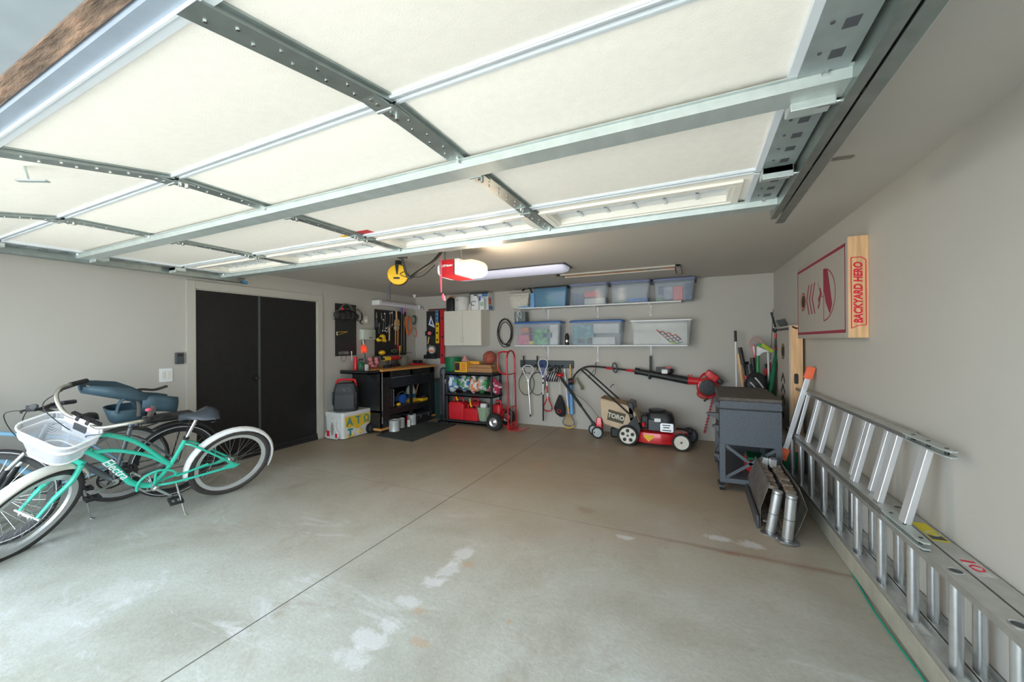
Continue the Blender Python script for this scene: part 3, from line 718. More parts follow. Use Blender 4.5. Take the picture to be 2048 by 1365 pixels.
wrench(785, 626, 650, 'dark wrench hanging closest to the whisk brush', 0)
wrench(774, 657, 664, 'stubby chrome wrench above the yellow power tool battery', .5)
hm = E('hammer', 'wooden handled claw hammer hanging on the crowded pegboard', 'hammer', tuple(LB(779, 660)))
MB().tube([LB(779, 655, .04), LB(778.5, 682, .04)], [.014, .016], 8, sq=.7).build('handle', mat('pale_handle', (.66, .52, .32), .5), hm)
MB().tube([LB(774, 656, .04), LB(777, 653.5, .04), LB(784, 653.5, .04)], [.006, .013, .017], 8).build('head', M_STEEL, hm)
MB().tube([LB(776, 655, .05), LB(776, 665, .05)], .007, 6).build('claw', M_CHROME, hm)
wb = E('whisk_brush', 'natural bristle whisk brush with wooden handle on the crowded pegboard', 'brush', tuple(LB(794, 640)))
MB().tube([LB(793, 622, .03), LB(793, 631, .03), LB(793.5, 641, .03)], [.014, .018, .016], 8).build('handle', M_WOODL, wb)
c = LB(794, 639.5, .03); d = LB(794, 651.5, .03)
b = MB(); b.loft([[(c.x+x_*.6, c.y+y_, c.z) for x_, y_ in rbox(.05, .11, .02)], [(d.x+x_*.6, d.y+y_, d.z) for x_, y_ in rbox(.05, .155, .02)]]); b.build('bristles', mat('straw_bristle', (.58, .36, .16), .9, var=.2, scale=60, stretch=(1, 6, .3), bump=.4), wb)
gb = MB(); c = LB(793, 656, .04); gb.lathe([(.05, -.025), (.055, 0), (.05, .025)], frame(c, (0, 1, 0), (0, 0, 1)), 14); gb.build('tape_roll', mat('beige_tape', (.45, .36, .22), .6), label='roll of beige tape under the whisk brush', cat='tape')
for k, px in enumerate((791.3, 796)):
    o_ = E('wood_chisel', ('left' if k == 0 else 'right')+' one of the two orange-brown wooden clamp bars below the whisk brush', 'clamp', tuple(LB(px, 670)))
    MB().tube([LB(px, 660.5, .035), LB(px-.3, 690, .035)], .015, 6, sq=.6).build('bar', mat('amber_wood%d' % k, (.62, .27, .09), .4, var=.15), o_)
    MB().tube([LB(px-.3, 690, .035), LB(px, 702, .035)], [.018, .01], 6).build('grip', M_RED if k else M_BLACK, o_)
hang('screwdriver', 'yellow handled screwdriver in the rack at the bottom of the crowded pegboard', 'screwdriver', [LB(800, 692, .03), LB(799.5, 700, .03), LB(799, 712, .03)], [.014, .014, .004], M_YEL)
for k, (px, a, c, m_) in enumerate(((803.5, 616, 640, M_BLUE), (807, 616, 640, M_PINK))):
    o_ = E('ratchet_clamp', ('blue' if k == 0 else 'pink')+' handled bar clamp hanging at the right edge of the crowded pegboard', 'clamp', tuple(LB(px, 620)))
    MB().tube([LB(px, a, .05), LB(px, a+12, .05)], [.022, .013], 8).build('grip', m_, o_)
    MB().tube([LB(px, a+10, .045), LB(px+(-1 if k == 0 else 1), 705, .045)], .007, 6).build('bar', M_STEEL, o_)
hang('pry_bar', 'pale long stick hanging right of the bar clamps', 'stick', [LB(811, 634, .04), LB(808, 655, .04), LB(808, 700, .03)], [.010, .008, .006], M_WOODL)
# cordless tools on the board
yd = E('cordless_battery_set', 'yellow and black cordless tool bundle hanging on the crowded pegboard', 'power tool', tuple(LB(763, 685)))
b = MB(); 
for (px, py, r, s) in ((765, 675, .055, 1), (758, 680, .05, .8), (768, 682, .045, 1.0)): b.sph(LB(px, py, .07), r, 1, 1.1, s, 10, 7)
b.build('housing', M_YEL, yd)
b = MB(); 
for (px, py, r) in ((761, 677, .03), (766, 686, .035), (757, 686, .025)): b.sph(LB(px, py, .115), r, 1, 1.2, .7, 10, 7)
b.build('grip', M_BLACK, yd)
yd = E('cordless_tool', 'round yellow and black cordless tool at the foot of the crowded pegboard', 'power tool', tuple(LB(763, 706)))
MB().sph(LB(764, 706, .08), .055, 1, 1.2, .8).build('housing', M_YEL, yd); MB().tube([LB(764, 710, .08), LB(763, 719, .1)], .02, 8).build('grip', M_BLACK, yd)
# wire rack shelf and cords
b = MB(); z_ = LB(795, 706.5).z
for k in range(6): b.tube([(X0+.01, LB(782+k*5, 706).y, z_), (X0+.11, LB(782+k*5, 706).y, z_)], .003, 5)
b.tube([(X0+.11, LB(778, 706).y, z_), (X0+.11, LB(816, 706).y, z_)], .004, 5); b.tube([(X0+.01, LB(778, 706).y, z_), (X0+.01, LB(816, 706).y, z_)], .004, 5)
b.build('wire_rack', M_GREYM, label='wire tool rack along the bottom of the crowded pegboard', cat='rack')
hang('nut_driver', 'dark screwdriver standing in the wire rack', 'screwdriver', [LB(804, 706, .06), LB(804, 718, .06)], [.009, .003], M_BLACK)
b = MB(); c = LB(788, 702, .05); b.tube([c+Vector((0, .07*cos(a), .022*sin(a)+.004*sin(5*a))) for a in [k*pi/8 for k in range(16)]], .012, 5, closed=True); b.build('wire_coil', M_GRN, label='olive coil of wire lying on the wire rack', cat='wire')
def coil(name, label, cat, cx, cy, rx, ry, m, turns=4, r=.006, off=.04, loc=LB, seed=1):
    rnd = random.Random(seed); pts = []
    for k in range(turns*14):
        a = k/14*2*pi; f_ = 1+.16*sin(k/14*2.2+seed)+rnd.uniform(-.03, .03)
        pts.append(loc(cx+rx*cos(a)*f_+rnd.uniform(-.3, .3), cy+ry*sin(a)*f_, off+rnd.uniform(-.012, .012)))
    return MB().tube(bez(pts, 3), r, 6).build(name, m, label=label, cat=cat)
M_ORC = mat('orange_cord', (.75, .18, .05), .5); M_GRC = mat('dark_green_cord', (.01, .10, .06), .5)
BW = lambda px, py, off=0.0: at(px, py, y=YB-.01-off)
coil('extension_lead', 'orange extension cord coiled on the wall right of the crowded pegboard', 'extension cord', 817, 652, 4.5, 17, M_ORC, 4, .009, .04, LB, 2)
coil('extension_lead', 'dark green cord coiled in the corner right of the orange cord', 'extension cord', 827.5, 640, 4, 8, M_GRC, 4, .008, .06, BW, 3)
MB().tube(bez([BW(819, 655, .05), BW(825, 668, .05), BW(832, 674, .05), BW(832, 660, .05), BW(826, 655, .05)], 5), .006, 6).build('extension_lead', M_RED, label='thin red cord loop below the dark green cord', cat='extension cord')
MB().tube(bez([BW(823, 678, .03), BW(821, 674, .03), BW(824, 668, .03)], 5), .009, 6).build('cord_end', M_GRN2, label='green cord end hanging below the orange cord', cat='cord end')

# ------------------------------------------------------------------ tools on the corner board (back wall)
BY = YB-.019
def BB(px, py, off=.01): return at(px, py, y=BY-off)
sq = MB(); A, B_, C_ = BB(861.5, 632), BB(857, 650), BB(869.5, 656)
def tri(A, B_, C_, k):
    g = (A+B_+C_)/3; return [g+(v-g)*k for v in (A, B_, C_)]
o_, i_ = tri(A, B_, C_, 1), tri(A, B_, C_, .5)
for k in range(3):
    j = (k+1) % 3; sq.add([o_[k], o_[j], i_[j], i_[k]]+[v+Vector((0, .006, 0)) for v in (o_[k], o_[j], i_[j], i_[k])], [(0, 1, 2, 3), (7, 6, 5, 4), (0, 4, 5, 1), (3, 2, 6, 7), (0, 3, 7, 4), (1, 5, 6, 2)])
sqo = E('speed_square', 'white and blue triangular square on the corner pegboard', 'square', tuple(A)); sq.build('triangle', M_WHITE, sqo, smooth=0)
o2 = tri(A, B_, C_, .48); MB().add([v for v in o2]+[v+Vector((0, .004, 0)) for v in o2], [(0, 1, 2), (5, 4, 3), (0, 3, 4, 1), (1, 4, 5, 2), (2, 5, 3, 0)]).build('inset', M_BLUE, sqo, smooth=0, label='blue inset')
def level(px, y0, y1, w, m, label, off=.03):
    a = BB(px, y0, off); c = BB(px, y1, off); hw = w*.5
    t_ = E('spirit_level', label, 'level', (a.x, a.y, c.z))
    b = MB(); h_ = a.z-c.z; b.box((a.x-hw, a.y-.012, c.z), (a.x-hw*.5, a.y+.012, a.z)); b.box((a.x+hw*.5, a.y-.012, c.z), (a.x+hw, a.y+.012, a.z))
    b.box((a.x-hw*.5, a.y-.005, c.z), (a.x+hw*.5, a.y+.008, a.z))
    for k in (0, .28, .6, 1): zz = c.z+h_*k*.94; b.box((a.x-hw, a.y-.013, zz), (a.x+hw, a.y+.0, zz+h_*.06))
    b.build('body', m, t_, smooth=0, bevel=.002)
    for k in (.16, .5, .84):
        MB().box((a.x-hw*.45, a.y-.016, c.z+h_*k-.02), (a.x+hw*.45, a.y-.012, c.z+h_*k+.02)).build('vial', M_BLACK, t_, smooth=0)
    return t_
level(874, 621, 645, .055, M_LBLUE, 'light blue spirit level on the corner pegboard')
level(875, 646, 687, .075, M_YEL, 'yellow spirit level on the corner pegboard')
level(884.5, 620, 728, .085, M_RED, 'long red spirit level hanging between the corner pegboard and the white cabinet', .03)
MB().box((-4.80, BY-.02, 2.075), (-4.33, BY+.018, 2.105)).build('tool_bar', mat('dark_red_bar', (.12, .03, .02), .5), label='thin dark red bar fixed above the corner pegboard', cat='bar')
cl_ = E('corner_clamp', 'black corner clamp with a red knob on the corner pegboard', 'clamp', tuple(BB(858, 668)))
b = MB(); a = BB(852, 663, .04); c = BB(867, 672, .04); b.box((a.x, a.y-.03, c.z), (c.x, a.y+.01, a.z)); b.box((a.x+.03, a.y-.03, a.z), (c.x-.1, a.y+.01, a.z+.02)); b.build('frame', M_BLACK, cl_, smooth=0, bevel=.004)
MB().cyl(BB(859, 667, .08), BB(859, 667, .12), .035).build('knob', M_RED, cl_)
hang('hatchet', 'wooden handled hatchet leaning on the corner pegboard', 'hatchet', [BB(858, 674, .03), BB(856, 688, .03)], .016, M_WOODL)
tm = E('tape_measure', 'large white tape measure with orange print on the corner pegboard', 'tape measure', tuple(BB(867, 700)))
c = BB(867, 700, .0); b = MB(); b.lathe([(0, 0), (.078, 0), (.085, .01), (.085, .045), (.078, .055), (0, .055)], frame(c+Vector((0, -.01, 0)), (1, 0, 0), (0, 0, 1)), 24); b.build('case', mat('grey_case', (.30, .29, .27), .5), tm)
b = MB(); b.lathe([(0, .055), (.06, .055), (.058, .06), (0, .061)], frame(c+Vector((0, -.01, 0)), (1, 0, 0), (0, 0, 1)), 24, cap=False); b.build('dial', M_WHITE, tm)
b = MB(); b.box((c.x-.045, c.y-.074, c.z-.04), (c.x+.045, c.y-.070, c.z-.005)); b.build('print', M_ORANGE, tm, smooth=0)
b = MB(); b.tube([BB(861, 690, .04), BB(856, 696, .04), BB(851, 712, .04), BB(852, 719, .04)], [.018, .01, .012, .02], 8); b.build('drill_chuck', M_STEEL, label='grey hand drill hanging at the lower left of the corner pegboard', cat='hand tool')
a, c = BB(849, 710, .05), BB(871, 718, .05)
b = MB(); b.box((a.x, a.y-.03, c.z), (c.x, a.y+.03, a.z)); b.build('tool_holder', M_BLACKM, smooth=0, bevel=.005, label='low black bin along the bottom of the corner pegboard', cat='bin')

# ------------------------------------------------------------------ workbench
wbx0, wbx1, wby0, wby1, wbz = XL+.02, -4.50, 4.64, 6.00, 1.02
WB = E('workbench', 'black steel workbench with a wooden top in the left corner', 'workbench', (-4.8, 5.3, 0))
MB().box((wbx0, wby0, wbz-.035), (wbx1+.03, wby1+.05, wbz)).build('worktop', M_WOODH, WB, smooth=0, bevel=.004)
MB().box((wbx0, wby0, .09), (wbx0+.01, wby1, wbz-.035)).build('back_panel', M_BLACKM, WB, smooth=0)
for yy in (wby0, wby1-.02): MB().box((wbx0, yy, .09), (wbx1, yy+.02, wbz-.035)).build('side_panel', M_BLACKM, WB, smooth=0, bevel=.003)
ym_ = 5.36
for a, c in ((wby0, wby0+.19), (ym_-.03, ym_+.03), (wby1-.12, wby1)):
    MB().box((wbx1-.03, a, .09), (wbx1, c, wbz-.035)).build('front_post', M_BLACKM, WB, smooth=0)
MB().box((wbx1-.03, wby0, wbz-.13), (wbx1+.0, wby1, wbz-.036)).build('top_rail', M_BLACKM, WB, smooth=0)
for (a, c) in ((wby0+.20, ym_-.035), (ym_+.04, wby1-.13)):
    MB().tube([(wbx1+.012, a, wbz-.145), (wbx1+.012, c, wbz-.145)], .008, 6).build('drawer_pull', M_CHROME, WB)
    MB().box((wbx1-.03, a, wbz-.32), (wbx1-.005, c, wbz-.15)).build('drawer', mat('bench_drawer', (.02, .022, .028), .3) if 'bench_drawer' not in MATS else MATS['bench_drawer'], WB, smooth=0, bevel=.003)
MB().tube([(wbx1+.004, wby0+.012, .16), (wbx1+.004, wby0+.012, wbz-.05)], .007, 6).build('edge_strip', mat('grey_edge', (.35, .33, .31), .4, .4), WB)
MB().box((wbx0, wby0, .33), (wbx1-.01, wby1, .36)).box((wbx1-.02, wby0, .27), (wbx1+.01, wby1, .37)).build('lower_shelf', M_BLACKM, WB, smooth=0)
MB().box((wbx0, wby0-.24, wbz-.06), (wbx1-.03, wby0, wbz-.045)).box((wbx0, wby0-.24, wbz-.06), (wbx1-.03, wby0-.232, wbz-.005)).box((wbx1-.04, wby0-.24, wbz-.06), (wbx1-.03, wby0, wbz-.005)).prism([(0, 0), (.22, 0), (0, -.1)], 0, .02, frame((wbx1-.1, wby0, wbz-.06), (0, -1, 0), (0, 0, 1))).build('side_tray', M_BLACKM, WB, smooth=0)
for yy in (wby0+.04, wby1-.10):
    pc = MB().box((wbx1-.14, yy-.08, .055), (wbx1+.02, yy+.14, .088)).build('wooden_foot', M_WOODH, WB, smooth=0, bevel=.004, label='orange wooden foot block')
    MB().cyl((wbx1-.03, yy, .028), (wbx1-.0, yy, .028), .028).box((wbx1-.025, yy-.01, .03), (wbx1-.005, yy+.01, .056)).build('caster', M_BLACK, WB)
MB().box((wbx0, wby0+.04, .0), (wbx0+.04, wby0+.08, .09)).box((wbx0, wby1-.08, .0), (wbx0+.04, wby1-.04, .09)).build('rear_foot', M_BLACKM, WB, smooth=0)

# things on the bench
def on_bench(px, py, off=0):   # point on the top at a pixel of its base
    p = at(px, py, z=wbz+.001); return p
TZ = wbz+.001
def bottle(name, label, cat, p, h, r, m, capm, neck=.35, spray=False, n=16):
    t_ = E(name, label, cat, tuple(p))
    T = Matrix.Translation(Vector(p))
    MB(T).lathe([(r*.9, 0), (r, .01), (r, h*.6), (r*.9, h*.68), (r*neck, h*.8), (r*neck, h*.86)], None, n).build('body', m, t_)
    b = MB(T); b.lathe([(r*neck*1.25, h*.86), (r*neck*1.25, h*.97), (r*neck*.8, h)], None, n)
    if spray: b.box((-.012, -.05, h*.95), (.012, .04, h*1.08)); b.box((-.006, -.055, h*.8), (.006, -.042, h*.98))
    b.build('cap', capm, t_, smooth=30)
    return t_
y_ = wby0-.12; tz = wbz-.044
p = at(711, 731, x=-4.98); MB(Matrix.Translation((-4.98, p.y, tz))).lathe([(.034, 0), (.036, .02), (.036, .17), (.028, .2), (.028, .245), (.0, .25)], None, 16).build('caulk_tube', M_RED, label='tall red cylinder at the left end of the workbench tray', cat='can')
bottle('spray_bottle', 'green spray bottle standing on the workbench tray', 'spray bottle', (-4.90, at(722, 731, x=-4.9).y, tz), .20, .045, M_GRN2 if False else M_GREEN, M_GREYM, spray=True)
ut = E('paint_brush_cup', 'grey cup on the workbench tray holding sticks and an orange duster', 'cup', (-4.82, 4.56, TZ))
MB(Matrix.Translation((-4.86, 4.60, tz))).lathe([(.03, 0), (.032, .1), (.028, .1), (.026, .01)], None, 14, cap=False).build('cup', M_GREYM, ut)
od = E('orange_duster', 'fluffy orange-red duster head standing above the workbench tray', 'duster', tuple(at(729, 700, x=-4.95)))
b = MB(); 
for k in range(26):
    a = random.uniform(-1, 1); c_ = random.uniform(-.8, .8); p0 = at(727.5, 690, x=-4.95); p1 = at(728+a*7, 702+random.uniform(-6, 6), x=-4.95+c_*.05)
    b.tube([p0, (p0+p1)/2+Vector((0, a*.01, .01)), p1], [.008, .017, .008], 5)
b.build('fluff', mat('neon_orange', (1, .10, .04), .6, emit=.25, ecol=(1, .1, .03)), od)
MB().tube([at(729, 705, x=-4.93), at(732, 728, x=-4.86)], .010, 6).build('handle', M_GREYM, od); MB().tube([at(726, 681, x=-4.95), at(728, 692, x=-4.95)], .013, 6).build('hook_end', M_WHITE2, od)
cn = E('small_can', 'short silver can with a pale label on the workbench tray', 'can', (-4.72, 4.52, tz)); MB(Matrix.Translation((-4.72, 4.55, tz))).lathe([(.032, 0), (.033, .005), (.033, .125), (.03, .13), (0, .13)], None, 16).build('body', mat('pale_can', (.50, .49, .42), .4), cn); MB(Matrix.Translation((-4.72, 4.55, tz))).lathe([(.02, .13), (.02, .145), (0, .145)], None, 12).build('lid', M_BLACK, cn)
fl = E('pink_safety_gear', 'pink and white crumpled cloth bundle on the bench beside the drill', 'cloth bundle', (-4.9, 4.86, TZ))
b = MB(); 
for k in range(12): b.sph((-4.9+random.uniform(-.06, .06), 4.86+random.uniform(-.09, .09), TZ+.06+random.uniform(-.04, .11)), random.uniform(.025, .042), n=8, m=6)
b.build('cloth', mat('pink_cloth', (.70, .25, .28), .8, var=.3, scale=20), fl)
def drill(name, label, y, x, m, h=.2, flip=1):
    t_ = E(name, label, 'drill', (x, y, TZ)); z0 = TZ
    MB().box((x-.04, y-.055, z0), (x+.04, y+.055, z0+.05)).build('battery', M_BLACK, t_, bevel=.006)
    MB().tube([(x, y, z0+.05), (x, y+.01*flip, z0+.13)], .022, 10).build('grip', M_BLACK, t_)
    MB().tube([(x, y+.06*flip, z0+.155), (x, y-.07*flip, z0+.155)], .036, 12).build('motor_body', m, t_)
    MB().tube([(x, y-.07*flip, z0+.155), (x, y-.13*flip, z0+.155)], [.026, .014], 10).build('chuck', M_BLACKM, t_)
drill('cordless_drill', 'yellow and black cordless drill standing on the workbench', 5.0, -4.72, M_YEL)
drill('cordless_drill', 'red and black cordless drill standing on the workbench behind the yellow one', 5.22, -4.80, M_RED)
drill('cordless_drill', 'second red and black cordless drill, the one closest to the grey canvas bucket', 5.38, -4.86, M_RED, flip=-1)
MB(Matrix.Translation((-4.92, 5.62, TZ))).lathe([(.085, 0), (.1, .16), (.095, .16), (.08, .01)], None, 18, cap=False).build('canvas_bucket', mat('olive_grey_bucket', (.20, .20, .16), .8), label='grey green bucket on the workbench right of the drills', cat='bucket')
rb = E('red_tool_tray', 'low red tool box at the far right end of the workbench', 'tool box', (-4.8, 5.9, TZ)); MB().box((-4.92, 5.78, TZ), (-4.72, 6.02, TZ+.03)).build('tray', M_RED, rb, bevel=.005); MB().box((-4.9, 5.86, TZ+.03), (-4.76, 6.0, TZ+.085)).build('tool', M_BLACK, rb, bevel=.015)
dr = E('angle_tool', 'green and yellow hose reel of tape lying behind the drills on the bench', 'tool', (-5.0, 5.05, TZ)); MB(frame((-5.02, 5.02, TZ+.10), (0, 1, 0), (0, 0, 1))).lathe([(.05, -.02), (.1, -.02), (.1, .02), (.05, .02), (.05, -.02)], None, 20, cap=False).build('disc', M_GRN, dr)
for k in range(6):
    yy = 4.46+.028*k; MB().tube([(-4.62-.03*k % .1, yy, tz+.006), (-4.70-.02*(k % 3), yy+.03, tz+.006)], .006, 6).build('small_bit', M_WOODL if k % 2 else M_CHROME, label=('first', 'second', 'third', 'fourth', 'fifth', 'sixth')[k]+' small bit from the left end, lying loose on the workbench tray', cat='drill bit', group='bits lying on the workbench tray')

# inside the bench
SZ = .361
bc = E('black_case', 'upright black plastic case with ribbed edge on the lower shelf of the workbench', 'case', (-4.65, 4.95, SZ)); MB().box((-4.85, 4.86, SZ), (-4.56, 4.98, SZ+.33)).build('shell', M_BLACK, bc, bevel=.01)
b = MB(); 
for k in range(10): b.box((-4.56, 4.875, SZ+.02+k*.03), (-4.548, 4.915, SZ+.035+k*.03))
b.build('ribbed_edge', M_GREYM, bc, smooth=0); MB().tube([(-4.545, 4.96, SZ+.02), (-4.545, 4.96, SZ+.31)], .008, 6).build('latch_bar', M_CHROME, bc)
jg = E('gallon_jug', 'clear gallon jug half full of blue washer fluid inside the workbench', 'jug', (-4.72, 5.62, SZ))
J = Matrix.Translation((-4.74, 5.62, SZ+.06))
MB().box((-4.82, 5.5, SZ), (-4.64, 5.75, SZ+.06)).build('jug_box', M_YEL, label='yellow tool case under the clear gallon jug', cat='case', bevel=.01)
MB(J).loft([[(x_*k, y_*k, z_) for x_, y_ in rbox(.15, .15, .04)] for z_, k in ((0, .95), (.012, 1), (.14, 1), (.2, .75), (.245, .32), (.26, .28))]).build('body', mat('clear_jug', (.62, .68, .62), .2, var=.02), jg)
MB(J).loft([[(x_*k, y_*k, z_) for x_, y_ in rbox(.152, .152, .04)] for z_, k in ((.015, 1), (.09, 1.004))]).build('blue_fluid', mat('washer_fluid', (.03, .14, .28), .2), jg)
MB(J).cyl((0, 0, .26), (0, 0, .285), .022).build('cap', M_WHITE, jg); MB(J).tube(bez([(0, .03, .245), (0, .07, .24), (0, .075, .19), (0, .06, .15)], 4), .010, 6).build('handle', M_WHITE2, jg)
cs = E('circular_saw', 'blue circular saw lying on the lower shelf of the workbench', 'power saw', (-4.68, 5.3, SZ))
MB(frame((-4.66, 5.3, SZ+.10), (0, 1, 0), (0, 0, 1))).lathe([(.0, -.02), (.08, -.02), (.085, 0), (.08, .03), (0, .04)], None, 20).build('blade_guard', M_BLUE, cs)
MB().tube([(-4.74, 5.22, SZ+.1), (-4.74, 5.36, SZ+.12)], .045, 12).build('motor', M_BLUE, cs); MB().tube(bez([(-4.68, 5.18, SZ+.08), (-4.68, 5.22, SZ+.19), (-4.68, 5.34, SZ+.22), (-4.68, 5.42, SZ+.16)], 5), .016, 8).build('handle', M_GREYM, cs); MB().box((-4.76, 5.16, SZ+.0), (-4.58, 5.46, SZ+.012)).build('base_plate', M_STEEL, cs, smooth=0)
MB().sph((-4.60, 5.14, SZ+.03), .03, 1, 1.6, 1).build('work_glove', M_YEL, label='yellow glove lying in front of the blue saw', cat='glove')
nl = E('nail_gun', 'yellow and black nail gun at the right of the workbench shelf', 'nail gun', (-4.62, 5.8, SZ)); MB().box((-4.66, 5.72, SZ+.0), (-4.56, 5.90, SZ+.055)).build('body', M_YEL, nl, bevel=.015); MB().box((-4.66, 5.76, SZ+.055), (-4.57, 5.92, SZ+.10)).build('grip', M_BLACK, nl, bevel=.015)
hang('shop_hose', 'tan hose standing behind the clear jug in the workbench', 'hose', bez([(-4.8, 5.8, SZ+.01), (-4.78, 5.84, SZ+.2), (-4.76, 5.88, SZ+.38)], 5), .012, M_WOODL)
# paint cans under the bench
def paint_can(x, y, r, h, label, m=None, band=None):
    t_ = E('paint_can', label, 'paint can', (x, y, 0), group='cans under the workbench')
    MB(Matrix.Translation((x, y, 0))).lathe([(r, 0), (r*1.02, .004), (r, .01), (r, h-.01), (r*1.03, h), (r*.93, h), (r*.9, h-.008), (0, h-.008)], None, 20).build('body', m or MATS['galvanised_steel'], t_)
    if band: MB(Matrix.Translation((x, y, 0))).lathe([(r*1.01, h*.2), (r*1.01, h*.85)], None, 20, cap=False).build('paper_label', band, t_)
    MB().tube(bez([(x, y-r, h*.85), (x+.03, y-r*1.1, h*.5), (x+.0, y-r*1.15, h*.3)], 4), .002, 5).build('bail', M_STEEL, t_)
M_CAN = mat('paint_can_white', (.56, .58, .58), .35, .2, var=.1)
paint_can(-4.44, 4.86, .085, .19, 'large silver-white paint can, nearest of those under the workbench', M_CAN)
paint_can(-4.50, 5.10, .05, .17, 'narrow white can behind the large paint can under the bench', M_CAN)
paint_can(-4.44, 5.21, .028, .12, 'small thin white can in front of the others under the bench', M_WHITE)
paint_can(-4.50, 5.36, .075, .19, 'white paint can with a red edge, farthest of those under the bench', M_CAN, None)
MB().box((-4.555, 5.28, .02), (-4.535, 5.31, .17)).build('spray_can', M_RED, label='thin red can squeezed between the white cans under the bench', cat='can')
tb = E('toolbox', 'low black toolbox on the floor under the right half of the workbench', 'toolbox', (-4.6, 5.68, 0)); MB().box((-4.85, 5.47, .0), (-4.47, 5.88, .13)).build('case', M_BLACK, tb, bevel=.01); MB().box((-4.86, 5.46, .135), (-4.465, 5.89, .165)).build('lid', M_GREYM, tb, bevel=.008)
for yy in (5.56, 5.78): MB().box((-4.463, yy-.02, .10), (-4.455, yy+.02, .15)).build('latch', M_STEEL, tb, smooth=0)

MB().prism([(-4.487, 4.506), (-3.736, 4.449), (-3.798, 5.69), (-4.46, 5.69)], .0, .014).build('floor_mat', M_MAT, label='dark green-grey rubber mat on the floor in front of the workbench', cat='mat', smooth=0)

# ------------------------------------------------------------------ cooler and speaker
CO = E('cooler', 'white wheeled cooler hand painted yellow with Greek letters, standing by the black door', 'cooler', (-4.9, 4.37, 0))
cx0, cx1, cy0, cy1 = -5.12, -4.74, 4.10, 4.66
M_COOL = mat('cooler_white', (.72, .74, .73), .4, var=.02)
b = MB(); b.loft([[((cx0+cx1)/2+x_*k, (cy0+cy1)/2+y_*k, z_) for x_, y_ in rbox(cx1-cx0, cy1-cy0, .04)] for z_, k in ((.012, .94), (.34, 1))]); b.build('tub', M_COOL, CO, smooth=30)
b = MB(); b.loft([[((cx0+cx1)/2+x_*k, (cy0+cy1)/2+y_*k, z_) for x_, y_ in rbox(cx1-cx0+.01, cy1-cy0+.01, .04)] for z_, k in ((.342, 1), (.38, 1), (.40, .97))]); b.build('lid', M_COOL, CO, smooth=30)
# front painting on +x side
Fx = lambda y, z: (cx1+.004-.018*(1-(z/.34)), y, z)
fp = MB(); pts = [(4.14, .335), (4.655, .335), (4.655, .20), (4.63, .17), (4.55, .18), (4.47, .155), (4.42, .12), (4.36, .13), (4.28, .17), (4.22, .155), (4.16, .18)]
fp.add([Fx(*q) for q in pts]+[(Fx(*q)[0]-.02, q[0], q[1]) for q in pts], [tuple(range(len(pts)))]+[(i, (i+1) % len(pts), len(pts)+(i+1) % len(pts), len(pts)+i) for i in range(len(pts))])
paint = fp.build('yellow_painting', mat('cooler_yellow', (.80, .55, .05), .5, var=.05), CO, smooth=0)
M_TEALP = mat('teal_paint', (.06, .28, .30), .5)
for ch, yy, s in (('A', 4.225, .17), ('T', 4.39, .17), ('Ω', 4.555, .15)):
    text_obj(ch, s, frame((cx1+.006, yy, .25), (0, 1, 0), (-.03, 0, 1)), M_TEALP, paint, bold=.003)
text_obj('T', .15, frame((cx1-.004, 4.245, .085), (0, 1, 0), (0, 0, 1)), M_TEALP, CO, bold=.008)
b = MB(); b.tube([(cx1-.004, 4.245+.055*cos(a), .07+.045*sin(a)) for a in [pi+k*pi/8 for k in range(9)]], .012, 6); b.build('anchor_painting', MATS['cooler_yellow'], CO)
b = MB(); b.tube([(cx1-.006, 4.44+.03*cos(a), .075+.03*sin(a)) for a in [k*pi/6 for k in range(12)]], .012, 6, closed=True); b.build('flower_painting', MATS['cooler_yellow'], CO)
# side panel facing the door: bottle shaped outline
def sidef(x, z): return (x, cy0+.012*(1-z/.34)-.004, z)
pl = [( -5.0, .25), (-4.98, .19), (-5.0, .14), (-5.06, .10), (-5.09, .04), (-5.04, .01), (-4.83, .01), (-4.79, .05), (-4.81, .11), (-4.86, .15), (-4.87, .2), (-4.85, .26), (-4.9, .32), (-4.96, .32)]
b = MB(); b.add([(x_, cy0-.03, z_) for x_, z_ in pl]+[(x_, cy0+.0, z_) for x_, z_ in pl], [tuple(range(14)), tuple(reversed(range(14, 28)))]+[(i, (i+1) % 14, 14+(i+1) % 14, 14+i) for i in range(14)])
b.build('end_handle', M_COOL, CO, smooth=0, bevel=.006)
MB().box((-5.04, cy0-.034, .045), (-4.98, cy0-.030, .13)).build('red_cup_painting', M_REDINK, CO, smooth=0)
MB().box((-4.86, cy0-.034, .035), (-4.82, cy0-.030, .10)).build('red_cup_painting', M_REDINK, CO, smooth=0)
b = MB(); b.prism([(-4.95, .12), (-4.93, .06), (-4.90, .09), (-4.89, .17), (-4.905, .25), (-4.93, .26), (-4.95, .2)], 0, .003, frame((0, cy0-.031, 0), (1, 0, 0), (0, 0, 1))); b.build('figure_painting', mat('grey_figure', (.35, .32, .28), .6), CO, smooth=0)
MB().cyl((cx1-.05, cy1-.03, .08), (cx1+.02, cy1-.03, .08), .08, n=24).build('wheel', M_BLACK, CO); MB().cyl((cx1+.015, cy1-.03, .08), (cx1+.024, cy1-.03, .08), .05, n=20).build('wheel_hub', M_GREYM, CO)
MB().cyl((cx0+.0, cy1-.03, .08), (cx0+.05, cy1-.03, .08), .08, n=24).build('wheel', M_BLACK, CO)
SP = E('speaker', 'black portable speaker with red carry handle standing on the cooler', 'speaker', (-4.93, 4.33, .402)); z0 = .402
F = frame((-4.90, 4.31, z0), Vector((.72, .52, 0)), Vector((-.52, .72, 0)))
b = MB(F); b.loft([[(x_*k, y_*k+.0, z_) for x_, y_ in rbox(.34, .24, .05)] for z_, k in ((0, .9), (.02, .98), (.2, 1), (.33, .97), (.42, .82), (.43, .7))]); b.build('cabinet', M_SPEAK, SP, smooth=30)
